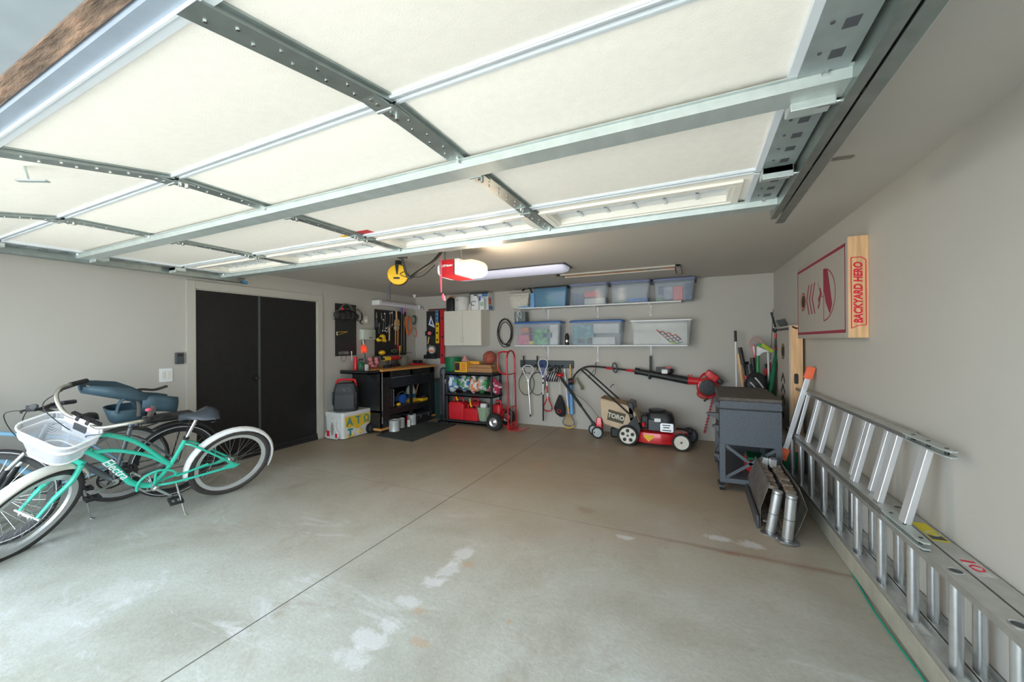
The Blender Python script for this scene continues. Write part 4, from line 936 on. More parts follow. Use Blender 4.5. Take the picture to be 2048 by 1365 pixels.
b = MB(F); b.prism(rbox(.27, .21, .03), 0, .006, frame((0, -.122, .15), (1, 0, 0), (0, 0, 1)) ); b.build('grille', M_BLACKM, SP, smooth=0)
b = MB(F); b.prism([(-.12, .0), (.12, .0), (.10, .09), (-.10, .09)], 0, .012, frame((0, -.112, .29), (1, 0, 0), (0, 0, 1)) @ Matrix.Diagonal((1, 1, 1, 1))); b.build('control_panel', M_BLACK, SP, smooth=0)
MB(F).cyl((0, -.12, .335), (0, -.138, .335), .022).build('knob', M_GREYM, SP)
b = MB(F); b.tube(bez([(-.145, 0, .36), (-.13, 0, .455), (-.09, 0, .475), (.09, 0, .475), (.13, 0, .455), (.145, 0, .36)], 4), .017, 8); b.build('carry_handle', M_RED, SP, label='red carry handle')
for s in (-1, 1): MB(F).box((s*.155, -.118, .1), (s*.178, -.05, .3)).build('corner_guard', M_BLACKM, SP, bevel=.008)
# black trash bin and tower behind the bench end
BN = E('trash_bin', 'dark ribbed plastic bin standing between the workbench and the shelf unit', 'bin', (-4.5, 6.12, 0))
b = MB(Matrix.Translation((-4.42, 6.10, 0))); b.loft([[(x_*k, y_*k, z_) for x_, y_ in rbox(.30, .20, .04)] for z_, k in ((.0, .85), (.70, 1))]); b.build('bin_body', mat('dark_teal_plastic', (.02, .045, .04), .4), BN, smooth=30)
MB(Matrix.Translation((-4.42, 6.10, .70))).loft([[(x_*k, y_*k, z_) for x_, y_ in rbox(.32, .22, .04)] for z_, k in ((0, 1), (.03, 1), (.05, .9))]).build('bin_lid', M_BLACK, BN, smooth=30)
TF = E('tower_fan', 'black tower fan standing at the left end of the plastic shelf unit', 'fan', (-4.13, 5.86, 0)); T = Matrix.Translation((-4.17, 5.86, 0))
MB(T).lathe([(.13, 0), (.13, .015), (.05, .04), (.05, .06)], None, 24).build('base', M_BLACK, TF)
MB(T).lathe([(.065, .06), (.075, .12), (.075, .86), (.072, .9)], None, 20).build('column', M_BLACKM, TF)
MB(T).lathe([(.078, .86), (.082, .9), (.075, .96), (.04, .99), (0, .995)], None, 20).build('control_head', M_GREYM, TF)
for k in range(8): a = -.9+k*.16; MB(T).cyl((.077*sin(a), -.077*cos(a), .14), (.077*sin(a), -.077*cos(a), .84), .003, n=5).build('grille_bar', M_GREYM, TF)

# ------------------------------------------------------------------ white wall cabinet and what stands on it
WC = E('wall_cabinet', 'white two-door wall cabinet on the back wall above the plastic shelf unit', 'cabinet', (-3.9, 6.1, 1.385))
cx0, cx1, cf, cz0, cz1 = -4.225, -3.438, 5.95, 1.388, 2.02
MB().box((cx0, cf+.02, cz0), (cx1, YB-.001, cz1)).build('carcass', M_WHITE2, WC, smooth=0, bevel=.002)
cm = at(925, 650, y=cf).x
for a, c, hx in ((cx0, cm-.002, cm-.03), (cm+.002, cx1, cm+.03)):
    d = MB().box((a+.001, cf, cz0+.001), (c, cf+.018, cz1-.001)).build('door', M_WHITE2, WC, smooth=0, bevel=.002)
    MB().tube([(hx, cf, cz0+.06), (hx, cf-.02, cz0+.07), (hx, cf-.02, cz0+.14), (hx, cf, cz0+.15)], .005, 6).build('door_pull', M_WHITE2, d)
TZ2 = cz1+.001
def px_box(px0, px1, y): return at(px0, 640, y=y).x, at(px1, 640, y=y).x
a, c = px_box(894.5, 909.5, 6.08); zt = at(902, 584, y=6.08).z
jb = E('black_jug', 'black oil bottle with orange cap at the left end of the white cabinet top', 'bottle', ((a+c)/2, 6.08, TZ2))
MB(Matrix.Translation(((a+c)/2, 6.08, TZ2))).loft([[(x_*k, y_*k, z_) for x_, y_ in rbox(c-a, .1, .03)] for z_, k in ((0, .95), (.02, 1), (.19, 1), (.235, .8), (.262, .35), (.27, .32))]).build('body', M_BLACK, jb)
MB().cyl(((a+c)/2, 6.08, TZ2+.268), ((a+c)/2, 6.08, TZ2+.295), .03).build('cap', M_ORANGE, jb)
a, c = px_box(912, 939, 6.1); w_ = c-a
pb = E('white_canister', 'plain white paper-wrapped canister on the white cabinet between the black bottle and the printed box', 'canister', ((a+c)/2, 6.1, TZ2))
MB(Matrix.Translation(((a+c)/2, 6.1, TZ2))).lathe([(w_*.48, 0), (w_*.5, .02), (w_*.49, .24), (w_*.46, .255), (.0, .255)], None, 28).build('wrapper', mat('soft_white_wrap', (.72, .70, .68), .5, bump=.3, bscale=12), pb)
MB().sph(((a+c)/2-.02, 6.1-w_*.49, TZ2+.19), .010, n=8, m=6).build('hole', M_BLACK, pb)
MB(Matrix.Translation((at(940, 640, y=6.02).x, 6.02, TZ2))).lathe([(.03, 0), (.032, .06), (.02, .1), (.012, .11), (.012, .13), (0, .13)], None, 14).build('small_bottle', M_WHITE2, label='small cream bottle in front of the printed box on the white cabinet', cat='bottle')
a, c = px_box(943, 972, 6.06); x0_, x1_ = at(939, 600, y=6.03).x, at(976, 600, y=6.03).x
bx = E('printed_box', 'white and blue printed box of detergent on the right end of the white cabinet', 'box', ((x0_+x1_)/2, 6.1, TZ2))
MB().box((x0_, 6.04, TZ2), (x1_, 6.25, TZ2+.31)).build('box_body', mat('printed_white', (.62, .66, .68), .6, var=.15, scale=14), bx, smooth=0)
M_BP = mat('printed_blue', (.10, .22, .48), .5, var=.3, scale=25); M_RP = mat('printed_orange', (.62, .16, .10), .5, var=.3, scale=25); M_GP = mat('printed_green', (.12, .42, .18), .5, var=.4, scale=25)
b = MB(); b.box((x1_, 6.05, TZ2+.10), (x1_+.001, 6.15, TZ2+.22)); b.build('side_print', M_RP, bx, smooth=0)
b = MB(); b.box((x1_, 6.06, TZ2+.01), (x1_+.0012, 6.2, TZ2+.08)).box((x1_-.13, 6.037, TZ2+.24), (x1_-.01, 6.04, TZ2+.30)); b.build('blue_print', M_BP, bx, smooth=0)
b = MB(); b.box((x0_+.0, 6.037, TZ2+.29), (x1_, 6.04, TZ2+.31)); b.box((x0_+.0, 6.037, TZ2), (x0_+.012, 6.04, TZ2+.31)); b.build('dark_edge', M_GREYM, bx, smooth=0)
xm = at(951, 610, y=5.99).x
dj = E('detergent_jug', 'white detergent jug with a grey swirl standing in front of the printed box', 'jug', (xm, 5.99, TZ2))
MB(Matrix.Translation((xm, 5.985, TZ2))).loft([[(x_*k, y_, z_) for x_, y_ in rbox(.155, .06, .025)] for z_, k in ((0, .95), (.02, 1), (.15, 1), (.21, .85), (.235, .5), (.25, .45))]).build('body', M_WHITE, dj)
MB().cyl((xm, 5.985, TZ2+.25), (xm, 5.985, TZ2+.275), .028).build('cap', M_GREYM, dj)
c0 = Vector((xm-.015, 5.952, TZ2+.12)); MB().tube([c0+Vector((.05*cos(a), 0, .038*sin(a))) for a in [.5+k*.45 for k in range(11)]], .007, 5).build('swirl_mark', M_GREYM, dj)
text_obj('tide' if False else 'Ultra', .03, frame(c0+Vector((0, -.004, .0)), (1, 0, 0), (0, 0, 1)), M_GREYM, dj) if False else None
xm = at(963, 610, y=5.99).x
bp_ = E('blue_white_pouch', 'white pouch with a blue band beside the detergent jug on the white cabinet', 'pouch', (xm, 5.99, TZ2))
MB(Matrix.Translation((xm+.015, 5.985, TZ2))).loft([[(x_*k, y_, z_) for x_, y_ in rbox(.10, .05, .02)] for z_, k in ((0, .9), (.02, 1), (.15, 1), (.2, .8))]).build('body', M_WHITE, bp_)
MB().box((xm-.028, 5.955, TZ2+.16), (xm+.0, 5.96, TZ2+.24)).build('blue_band', M_BLUE, bp_, smooth=0)
c0 = Vector((xm+.025, 5.955, TZ2+.10)); MB().tube([c0+Vector((.025*cos(a), 0, .03*sin(a))) for a in [k*pi/5 for k in range(10)]], .007, 5, closed=True).build('green_ring', M_GP, bp_)

# ------------------------------------------------------------------ black plastic shelf unit
SU = E('shelf_unit', 'black three-tier plastic shelf unit in front of the back wall under the white cabinet', 'shelf unit', (-3.6, 5.9, 0))
sx0, sx1, sy0, sy1 = -4.05, -3.10, 5.72, 6.10
for x_, y_ in ((sx0, sy0), (sx1, sy0), (sx0, sy1), (sx1, sy1)):
    MB().cyl((x_+(.025 if x_ < -3.5 else -.025), y_+(.025 if y_ < 5.9 else -.025), 0), (x_+(.025 if x_ < -3.5 else -.025), y_+(.025 if y_ < 5.9 else -.025), .90), .022, n=12).build('post', M_BLACK, SU)
SHZ = (.085, .55, .92)
for z_ in SHZ:
    b = MB(); b.box((sx0, sy0, z_-.055), (sx1, sy1, z_-.03)); b.box((sx0, sy0, z_-.055), (sx1, sy0+.018, z_)); b.box((sx0, sy1-.018, z_-.055), (sx1, sy1, z_)); b.box((sx0, sy0+.018, z_-.055), (sx0+.018, sy1-.018, z_)); b.box((sx1-.018, sy0+.018, z_-.055), (sx1, sy1-.018, z_)); b.box((sx0+.018, sy0+.018, z_-.03), (sx1-.018, sy1-.018, z_-.002))
    b.build('shelf', M_BLACK, SU, smooth=0, bevel=.004)
z0, z1, z2 = [z_+.001 for z_ in SHZ]
# top tier
x_ = at(906, 730, y=5.9).x; gbk = E('green_bucket', 'dark green bucket on top of the plastic shelf unit', 'bucket', (x_, 5.9, z2))
MB(Matrix.Translation((x_, 5.9, z2))).lathe([(.125, 0), (.13, .01), (.145, .235), (.152, .24), (.152, .255), (.14, .255), (.12, .02), (0, .02)], None, 28, cap=False).build('pail', M_GREEN, gbk)
a, c = at(914, 735, y=5.78).x, at(938, 735, y=5.78).x
bb = E('snack_box', 'yellow printed carton with dark lettering in front of the green bucket', 'box', ((a+c)/2, 5.8, z2))
F = frame(((a+c)/2-.02, 5.80, z2), (1, .0, 0), (0, 1, 0))
MB(F).box((-.135, -.05, 0), (.12, .06, .175)).build('carton', mat('carton_yellow', (.82, .48, .03), .5), bb, smooth=0)
MB(F).box((-.13, -.052, .03), (-.03, -.05, .165)).build('dark_print', mat('carton_black', (.05, .02, .02), .5, var=.5, scale=30), bb, smooth=0)
for k in range(4): MB(F).box((.0, -.052, .03+k*.035), (.095, -.05, .043+k*.035)).build('red_print', M_REDINK, bb, smooth=0)
x_ = at(929, 715, y=5.92).x; jr = E('red_white_jar', 'red and white tub standing behind the yellow carton', 'tub', (x_, 5.93, z2))
MB(Matrix.Translation((x_, 5.95, z2))).lathe([(.075, 0), (.08, .02), (.08, .15), (.07, .2), (.04, .24), (.035, .28), (0, .28)], None, 20).build('body', mat('red_white_print', (.62, .30, .28), .4, var=.5, scale=16), jr); MB(Matrix.Translation((x_, 5.95, z2))).lathe([(.082, .04), (.082, .14)], None, 20, cap=False).build('label_band', M_RED, jr)
# flat cartons
a, c = at(938, 740, y=5.8).x, at(999, 740, y=5.9).x
def flatbox(name, label, x0, x1, y0, y1, z, h, m, rot=0):
    cx, cy = (x0+x1)/2, (y0+y1)/2; F = Matrix.Translation((cx, cy, z)) @ Matrix.Rotation(rot, 4, 'Z')
    t_ = E(name, label, 'box', (cx, cy, z))
    MB(F).box((-(x1-x0)/2, -(y1-y0)/2, 0), ((x1-x0)/2, (y1-y0)/2, h)).build('carton', m, t_, smooth=0, bevel=.003)
    MB(F).box((-(x1-x0)/2, -.003, h), ((x1-x0)/2, .003, h+.0006)).build('flap_seam', M_TAN2, t_, smooth=0); return t_
flatbox('flat_carton', 'wide flat brown carton on the plastic shelf unit, lower of the two', -3.68, -3.14, 5.78, 6.08, z2, .075, M_CARD, .03)
flatbox('flat_carton', 'flat brown carton lying on another carton under the basketball', -3.64, -3.16, 5.82, 6.09, z2+.077, .055, M_CARD, -.06)
a = at(900+28, 715, y=5.85)
flatbox('candy_carton', 'long yellow-orange carton with red print lying left of the basketball', at(936, 720, y=5.9).x, at(959, 720, y=5.9).x, 5.88, 5.96, z2+.134, .055, mat('carton_orange', (.82, .36, .03), .5, var=.15, scale=30), .05)
ball_c = Vector((at(979, 717, y=5.95).x, 5.95, z2+.134+.117)); BK = E('basketball', 'orange-brown basketball on the flat cartons', 'basketball', (ball_c.x, ball_c.y, z2+.134))
MB().sph(ball_c, .117, n=28, m=18).build('ball_skin', mat('basketball_skin', (.42, .10, .06), .6, var=.1, scale=90, bump=.3, bscale=200), BK)
for Mx in (frame(ball_c, (1, 0, .3), (0, 1, 0)), frame(ball_c, (0, 1, 0), (.3, 0, 1)), frame(ball_c, (1, 0, .3), (-.2, .2, 1))):
    MB().tube([Mx @ Vector((.1175*cos(k*pi/16), .1175*sin(k*pi/16), 0)) for k in range(32)], .0028, 5, closed=True).build('seam', M_BLACK, BK)
# bags on the middle tier
def bag(name, label, px, py, w_, h_, y, mats, rnd, z=None, lean=0):
    random.seed(rnd); p = at(px, py, y=y); w_ *= 1.3; h_ *= 1.08; t_ = E(name, label, 'bag', (p.x, y, z1))
    T = Matrix.Translation((p.x, y, z1+h_*.5))
    b = MB(T); prof = []
    b.sph((0, 0, 0), 1, w_*.5, .11, h_*.5, 20, 14)
    s_ = random.random()*9
    for k, v in enumerate(b.v):
        q = v-T.translation; n_ = 1+.12*sin(q.x*60+s_)+.10*sin(q.z*48+s_*2+q.x*20); b.v[k] = T.translation+Vector((q.x*n_, q.y*n_, max(q.z*n_, -h_*.5)))
    # spread print colours over the bag
    for i, f in enumerate(b.f):
        c = sum((b.v[j] for j in f), Vector())/len(f)-T.translation
        u_ = c.x/w_+.25*sin(c.z*22+s_); b.mi[i] = int(abs(u_*5+c.z*9+s_)) % len(mats)
    b.build('film', mats, t_)
    b = MB(); b.tube([(p.x-.0, y-.01, z1+h_*.92), (p.x+.015, y-.02, z1+h_*1.04), (p.x-.02, y-.02, z1+h_*1.1)], [.035, .018, .04], 8); b.build('gathered_top', mats[0], t_)
    return t_
F_W = mat('film_white', (.66, .68, .68), .25, var=.12, scale=30, bump=.5, bscale=25); F_B = mat('film_blue', (.06, .20, .48), .25, var=.2, scale=30, bump=.5, bscale=25); F_G = mat('film_green', (.06, .26, .10), .25, var=.4, scale=30, bump=.5, bscale=25)
F_O = mat('film_orange', (.80, .22, .08), .3, var=.2, scale=30, bump=.5, bscale=25); F_P = mat('film_pink', (.62, .05, .14), .25, var=.3, scale=30, bump=.5, bscale=25); F_K = mat('film_beige', (.50, .43, .33), .4, var=.2, scale=30, bump=.5, bscale=25)
bag('seed_bag', 'blue and white plastic bag with green edge at the left of the middle shelf', 906, 775, .22, .30, 5.86, [F_W, F_B, F_W, F_B, F_G], 1)
bag('seed_bag', 'white and green bag with a blue corner behind the orange bag', 931, 775, .19, .30, 5.97, [F_W, F_G, F_W, F_B], 2)
bag('seed_bag', 'white bag with an orange triangle in the middle of the shelf', 949, 780, .15, .26, 5.82, [F_W, F_O, F_W, F_O], 3)
bag('seed_bag', 'green leafy printed bag with beige bottom right of the orange one', 966, 775, .19, .31, 5.90, [F_G, F_K, F_W, F_K, F_G], 4)
bag('seed_bag', 'pink and white plastic bag at the right end of the middle shelf', 991, 790, .18, .21, 5.90, [F_P, F_W, F_P], 5)
# gas cans and pot on the bottom tier
def gas_can(px0, px1, y, h, label, spout=True, dep=.2, turn=0):
    a, c = at(px0, 830, y=y).x, at(px1, 830, y=y).x; w_ = c-a
    t_ = E('gas_can', label, 'gas can', ((a+c)/2, y+dep/2, z0)); T = Matrix.Translation(((a+c)/2, y+dep/2, z0))
    b = MB(T); b.loft([[(x_*k, y_*k, z_) for x_, y_ in rbox(w_, dep, .03)] for z_, k in ((0, .96), (.012, 1), (h*.86, 1), (h*.96, .85), (h, .6))]); b.build('tank', M_RED, t_, smooth=30)
    MB(T).tube(bez([(-w_*.3, 0, h*.95), (-w_*.25, 0, h+.05), (w_*.25, 0, h+.05), (w_*.3, 0, h*.95)], 4), .014, 8).build('carry_handle', M_RED, t_)
    if spout: MB(T).tube([(0, -.02, h), (-.01, -.045, h+.05), (-.025, -.06, h+.16)], [.022, .016, .010], 10).build('spout', M_YEL, t_, label='yellow spout')
    MB(T).cyl((0, -.02, h*.98), (0, -.02, h+.02), .028).build('spout_collar', M_BLACK, t_)
gas_can(896, 927, 5.74, .31, 'large red gas can with yellow spout at the left of the bottom shelf')
gas_can(926, 955, 5.735, .215, 'smaller red gas can with yellow spout in the middle of the bottom shelf', dep=.17)
gas_can(936, 958, 5.95, .30, 'red gas can standing behind the smaller one', spout=False, dep=.13)
gas_can(984, 1000, 5.86, .29, 'red gas can at the right end of the bottom shelf behind the pot', spout=False, dep=.18)
x_ = at(969, 830, y=5.86).x; pt = E('plant_pot', 'sage green ribbed plastic basket pot on the bottom shelf', 'pot', (x_, 5.86, z0)); b = MB(Matrix.Translation((x_, 5.85, z0)))
b.lathe([(.085, 0), (.09, .01), (.125, .22), (.132, .225), (.132, .24), (.12, .24), (.08, .02), (0, .02)], None, 28, cap=False); b.build('pot_body', mat('sage_plastic', (.32, .42, .30), .45), pt)
for k in range(12):
    a = k*pi/6; b = MB(Matrix.Translation((x_, 5.85, z0))); b.tube([(.09*cos(a), .09*sin(a), .02), (.118*cos(a+.18), .118*sin(a+.18), .13), (.127*cos(a), .127*sin(a), .22)], .004, 5); b.build('lattice_rib', MATS['sage_plastic'], pt)
MB().box((x_-.05, 5.80, z0+.16), (x_+.06, 5.87, z0+.30)).build('white_jar', M_WHITE, label='white box standing in the sage green pot', cat='box', bevel=.01, smooth=30)
b = MB(); b.sph((x_-.02, 5.92, z0+.24), .075, 1, .6, .9); b.build('garden_glove', M_GREYM, label='dark glove bundle behind the white box in the pot', cat='glove')

# ------------------------------------------------------------------ hand truck
HT = E('hand_truck', 'red hand truck with black tyres standing right of the plastic shelf unit', 'hand truck', (-2.85, 5.85, 0))
def htw(y):
    cx = -3.0; c = Vector((cx+.02, y, .142))
    w_ = MB(frame(c, (1, 0, 0), (0, 0, 1))).lathe([(.075, -.04), (.13, -.04), (.142, -.02), (.142, .02), (.13, .04), (.075, .04)], None, 28, cap=False).build('tyre', M_RUB, HT)
    MB(frame(c, (1, 0, 0), (0, 0, 1))).lathe([(.0, -.03), (.04, -.036), (.075, -.042), (.075, .042), (.05, .03), (.03, .045), (0, .05)], None, 24).build('wheel_rim', M_ALU, w_)
for yy in (5.58, 6.06): htw(yy)
MB().cyl((-2.98, 5.6, .142), (-2.98, 6.06, .142), .010).build('axle', M_REDM, HT)
top = 1.24
for yy in (5.68, 5.98):
    pts = [(-2.78, yy, .02), (-2.79, yy, .6), (-2.80, yy, 1.14)]
    MB().tube(pts, .015, 10).build('upright', M_REDM, HT)
pts = [(-2.80, 5.68, 1.14), (-2.80, 5.69, 1.22), (-2.80, 5.75, 1.28), (-2.80, 5.83, 1.30), (-2.80, 5.91, 1.28), (-2.80, 5.97, 1.22), (-2.80, 5.98, 1.14)]
MB().tube(bez(pts, 4), .015, 10).build('top_loop', M_REDM, HT)
hl = bez([(-2.80, 5.73, 1.28), (-2.93, 5.73, 1.28), (-2.99, 5.73, 1.22), (-2.99, 5.73, 1.02), (-2.93, 5.73, .93), (-2.80, 5.73, .91)], 5)
MB().tube(hl, .014, 10).build('handle_loop', M_REDM, HT)
for z_ in (.91, .36): MB().tube([(-2.79, 5.68, z_), (-2.79, 5.98, z_)], .012, 8).build('crossbar', M_REDM, HT)
MB().tube([(-2.80, 5.72, .88), (-2.785, 5.80, .06)], .006, 6).build('brace_rod', M_STEEL, HT); MB().tube([(-2.80, 5.94, .88), (-2.785, 5.80, .06)], .006, 6).build('brace_rod', M_STEEL, HT)
for yy in (5.66, 6.0): MB().tube([(-2.79, yy, .38), (-2.98, yy, .142), (-2.79, yy, .06)], .008, 6).build('axle_brace', M_REDM, HT)
MB().prism([(-2.79, 5.66), (-2.56, 5.70), (-2.53, 5.97), (-2.79, 6.0)], .004, .012).box((-2.795, 5.66, .004), (-2.785, 6.0, .10)).build('toe_plate', M_REDM, HT, smooth=0)

# black cord coil on the back wall
coil('cable_coil', 'black cable hanging in loops on the back wall right of the white cabinet', 'cable', 1010, 666, 13.5, 25, M_BLACK, 4, .007, .05, BW, 5)
MB().tube([BW(1008, 640, 0), BW(1008, 640, .09), BW(1008, 636, .10)], .006, 6).build('wall_hook', M_BLACKM, label='black hook carrying the looped black cable', cat='hook')
MB().tube([BW(1012, 690, .05), BW(1019, 692, .05)], .016, 6).build('plug', M_BLACK, label='black plug at the bottom of the looped cable', cat='plug')

# ------------------------------------------------------------------ wall shelves
def wshelf(z, x0, x1, label, brx, drop):
    t_ = E('wall_shelf', label, 'shelf', ((x0+x1)/2, 6.13, z))
    MB().box((x0, 5.985, z-.018), (x1, YB-.001, z)).build('board', M_WHITE, t_, smooth=0, bevel=.002)
    for x_ in brx:
        b = MB(); b.box((x_-.012, 6.03, z-.022), (x_+.012, YB-.001, z-.0185)); b.box((x_-.012, YB-.006, z-drop), (x_+.012, YB-.001, z-.0185))
        b.tube([(x_, 6.05, z-.022), (x_, YB-.06, z-drop*.55), (x_, YB-.004, z-drop*.9)], .007, 6)
        b.build('bracket', M_WHITE, t_, smooth=0)
    return t_
US, LS = 2.02, 1.388
bx_ = [at(px, 700, y=6.2).x for px in (1094, 1194, 1301)]
wshelf(US, -2.72, -.19, 'upper white wall shelf on the back wall carrying four tubs and a basket', [at(px, 640, y=6.2).x for px in (1094, 1194, 1301)], .19)
wshelf(LS, -2.80, -.11, 'lower white wall shelf on the back wall carrying three large tubs', bx_, .27)
def clear_mat(name, c, a): return mat(name, c, .15, alpha=a, var=.02)
TUBC = clear_mat('tub_clear_plastic', (.52, .60, .70), .34); TUBW = clear_mat('tub_milky_plastic', (.70, .74, .76), .38); TUBB = clear_mat('tub_blue_plastic', (.16, .36, .60), .55)
LID_B = mat('blue_lid', (.04, .14, .42), .35); LID_L = mat('lavender_lid', (.22, .26, .46), .35); LID_K = mat('dark_lid', (.03, .04, .06), .4)
def tub(label, px0, px1, pyt, zb, y0, d, tm, lm, contents, latch=None, ribs=0, lidh=.03, seed=0, flip=False, name='storage_tub', over=.012):
    p0, p1 = at(px0, pyt, y=y0), at(px1, pyt, y=y0); h = (p0.z+p1.z)/2-zb; w_ = p1.x-p0.x; cx = (p0.x+p1.x)/2; y1 = min(y0+d, YB-.02); cy = (y0+y1)/2; dd = y1-y0
    t_ = E(name, label, 'storage tub', (cx, cy, zb)); T = Matrix.Translation((cx, cy, zb+.001))
    hb = h-lidh
    outer = [[(x_*k, y_*(.9+.1*(k-.88)/.12), z_) for x_, y_ in rbox(w_-2*over, dd-2*over, .03)] for z_, k in ((0, .93), (hb*.55, .965), (hb*.56, .972), (hb, 1.0))]
    b = MB(T); b.loft(outer, cap=False); n_ = len(outer[0]); b.f.append(tuple(range(n_))); b.mi.append(0)
    body = b.build('tub_body', tm, t_, smooth=30)
    b = MB(T); b.loft([[(x_, y_, z_) for x_, y_ in rbox(w_-2*q, dd-2*q, .035)] for z_, q in ((hb-.006, .0), (hb+.012, -.0), (hb+.014, .008), (h-.006, .014), (h, .035))]); b.build('lid', lm, t_, smooth=30)
    if ribs:
        for k in range(ribs):
            xx = -w_*.42+w_*.84*k/(ribs-1); MB(T).box((xx-.004, -dd/2+over-.003+.015, .02), (xx+.004, -dd/2+over+.012, hb-.01)).build('rib', tm, t_, smooth=0)
    if latch:
        for s in (-1, 1): MB(T).box((s*(w_/2)-.012, -.03, hb-.05), (s*(w_/2)+.012, .03, hb+.02)).build('latch', latch, t_, smooth=0, bevel=.004)
    random.seed(seed+11)
    for (u0, u1, v0, v1, m_, lab) in contents:
        x0_, x1_ = -w_*.45+w_*.90*u0, -w_*.44+w_*.88*u1; 
        k = .9
        MB(T).box((x0_, -dd/2+over+.028, .006+hb*v0*.97), (x1_, dd/2-.06-random.uniform(0, .05), .006+hb*v1*.94)).build('contents', m_, t_, smooth=0, bevel=.012, label=lab)
    return t_
C_T = mat('teal_toys', (.10, .30, .34), .6, var=.5, scale=14); C_G = mat('green_toys', (.12, .38, .16), .6, var=.5, scale=14); C_O = mat('orange_toys', (.72, .24, .08), .6, var=.4, scale=14)
C_Y = mat('yellow_toys', (.75, .60, .08), .6, var=.3, scale=14); C_N = mat('navy_cloth', (.05, .08, .20), .8, var=.3, scale=14); C_B = mat('blue_cloth', (.06, .18, .50), .8, var=.3, scale=14); C_W = mat('pale_paper', (.62, .62, .60), .7, var=.1, scale=10)
C_R = mat('red_gift_box', (.72, .10, .09), .5, var=.15, scale=14); C_GR = mat('grey_cloth', (.32, .36, .40), .8, var=.25, scale=10); C_P = mat('pink_toys', (.70, .20, .26), .5, var=.3, scale=10)
ux = US+.001
tub('blue ribbed tub with dark lid on the upper shelf next to the white basket', 1064, 1134, 572.5, ux, 6.0, .25, TUBB, LID_K, [(.12, .6, .0, .5, C_G, None), (.3, .5, .35, .6, C_Y, None), (.6, .95, 0, .4, C_T, None)], ribs=12, seed=1, lidh=.025)
tub('clear tub with lavender lid holding a red box, second tub on the upper shelf', 1138, 1215, 565, ux, 6.0, .25, TUBC, LID_L, [(.02, .35, .0, .62, C_N, None), (.37, .75, .38, .68, C_R, None), (.37, .98, 0, .32, C_W, None)], latch=LID_K, seed=2)
tub('nearly empty clear tub with a blue strip inside, third tub on the upper shelf', 1219, 1300, 560, ux, 6.0, .25, TUBC, LID_L, [(.4, 1, .0, .22, C_B, None), (.04, .38, .0, .12, C_G, None), (.02, .98, 0, .06, C_N, None)], latch=LID_K, seed=3)
tub('clear tub with red box and dark lid, overhanging the right end of the upper shelf', 1305, 1391, 555, ux, 5.99, .26, TUBC, LID_L, [(.02, .2, 0, .18, C_G, None), (.08, .24, .35, .75, C_N, None), (.22, .48, .05, .7, C_GR, None), (.48, .74, .0, .72, C_R, None), (.78, .98, 0, .85, C_N, None)], latch=LID_K, seed=4)
lx = LS+.001
tub('clear blue-lidded tub full of coloured toys at the left end of the lower shelf', 1026, 1122, 643, lx, 5.985, .27, TUBC, LID_B, [(.02, .3, 0, .5, C_P, None), (.1, .3, .55, .85, C_O, None), (.3, .4, 0, .18, C_Y, None), (.4, .74, .0, .75, C_G, None), (.62, .86, .3, .6, C_T, None), (.78, .98, .0, .95, C_W, None)], seed=5)
tub('clear blue-lidded tub holding pale and grey things in the middle of the lower shelf', 1137, 1246, 640, lx, 5.985, .27, TUBC, LID_B, [(.02, .45, .0, .9, C_T, None), (.45, .98, .5, .95, C_W, None), (.3, .9, .0, .35, C_W, None), (.1, .3, .02, .3, C_GR, None)], seed=6)
t_ = tub('milky tub with chevron paper showing at the right end of the lower shelf', 1258, 1385, 640, lx, 5.985, .27, TUBW, M_WHITE, [(.02, .98, .02, .95, C_W, None)], seed=7, lidh=.012)
p0 = at(1322, 672, y=6.0); zz0 = lx+.02
for k, m_ in enumerate((C_R, C_T, C_P, C_GR, C_G, C_Y, C_T, C_P)):
    b = MB(); o_ = k*.038; pts = []
    for q in range(8):
        dx = q*.042; zz = zz0+.20-q*.012-o_*.9-(.03 if q % 2 else 0)
        if zz > zz0-.01 and p0.x-.06+dx+o_*.9 < p0.x+.30: pts.append((p0.x-.06+dx+o_*.9, 5.992, zz))
    if len(pts) > 1: b.tube(pts, .0065, 4); b.build('chevron_print', m_, t_, smooth=0)
# basket and crate at the left end of the upper shelf
x0_, x1_ = at(1018, 610, y=6.02).x, at(1058, 610, y=6.02).x
BK2 = E('wicker_basket', 'white woven basket at the left end of the upper shelf', 'basket', ((x0_+x1_)/2, 6.1, ux)); w_ = x1_-x0_; T = Matrix.Translation(((x0_+x1_)/2, 6.12, ux+.0))
M_WICK = mat('white_wicker', (.68, .66, .60), .7, var=.1, scale=20)
b = MB(T); b.loft([[(x_*k, y_*k, z_) for x_, y_ in rbox(w_, .2, .03)] for z_, k in ((0, .76), (.22, .97))], cap=False); b.build('liner', M_WICK, BK2, smooth=30, solid=.004)
for k in range(18):
    u_ = -1+2*k/17; b = MB(T); b.tube([(u_*w_*.36, -.078, .0), (u_*w_*.5, -.104, .245)], .006, 5); b.build('vertical_cane', M_WICK, BK2)
for k in range(7):
    z_ = .02+k*.035; f_ = .76+.21*z_/.22; b = MB(T); b.tube([(x_*f_*1.03, y_*f_*1.06, z_) for x_, y_ in rbox(w_, .2, .03)], .005, 5, closed=True); b.build('cane_row', M_WICK, BK2)
b = MB(T); b.tube([(x_*1.02, y_*1.06, .24) for x_, y_ in rbox(w_, .2, .03)], .011, 6, closed=True); b.build('rim', M_WICK, BK2)
x0_, x1_ = at(1038, 610, y=5.99).x, at(1067, 610, y=5.99).x
CRT = E('blue_crate', 'light blue slatted crate tilted between the white basket and the blue tub', 'crate', ((x0_+x1_)/2, 6.0, ux))
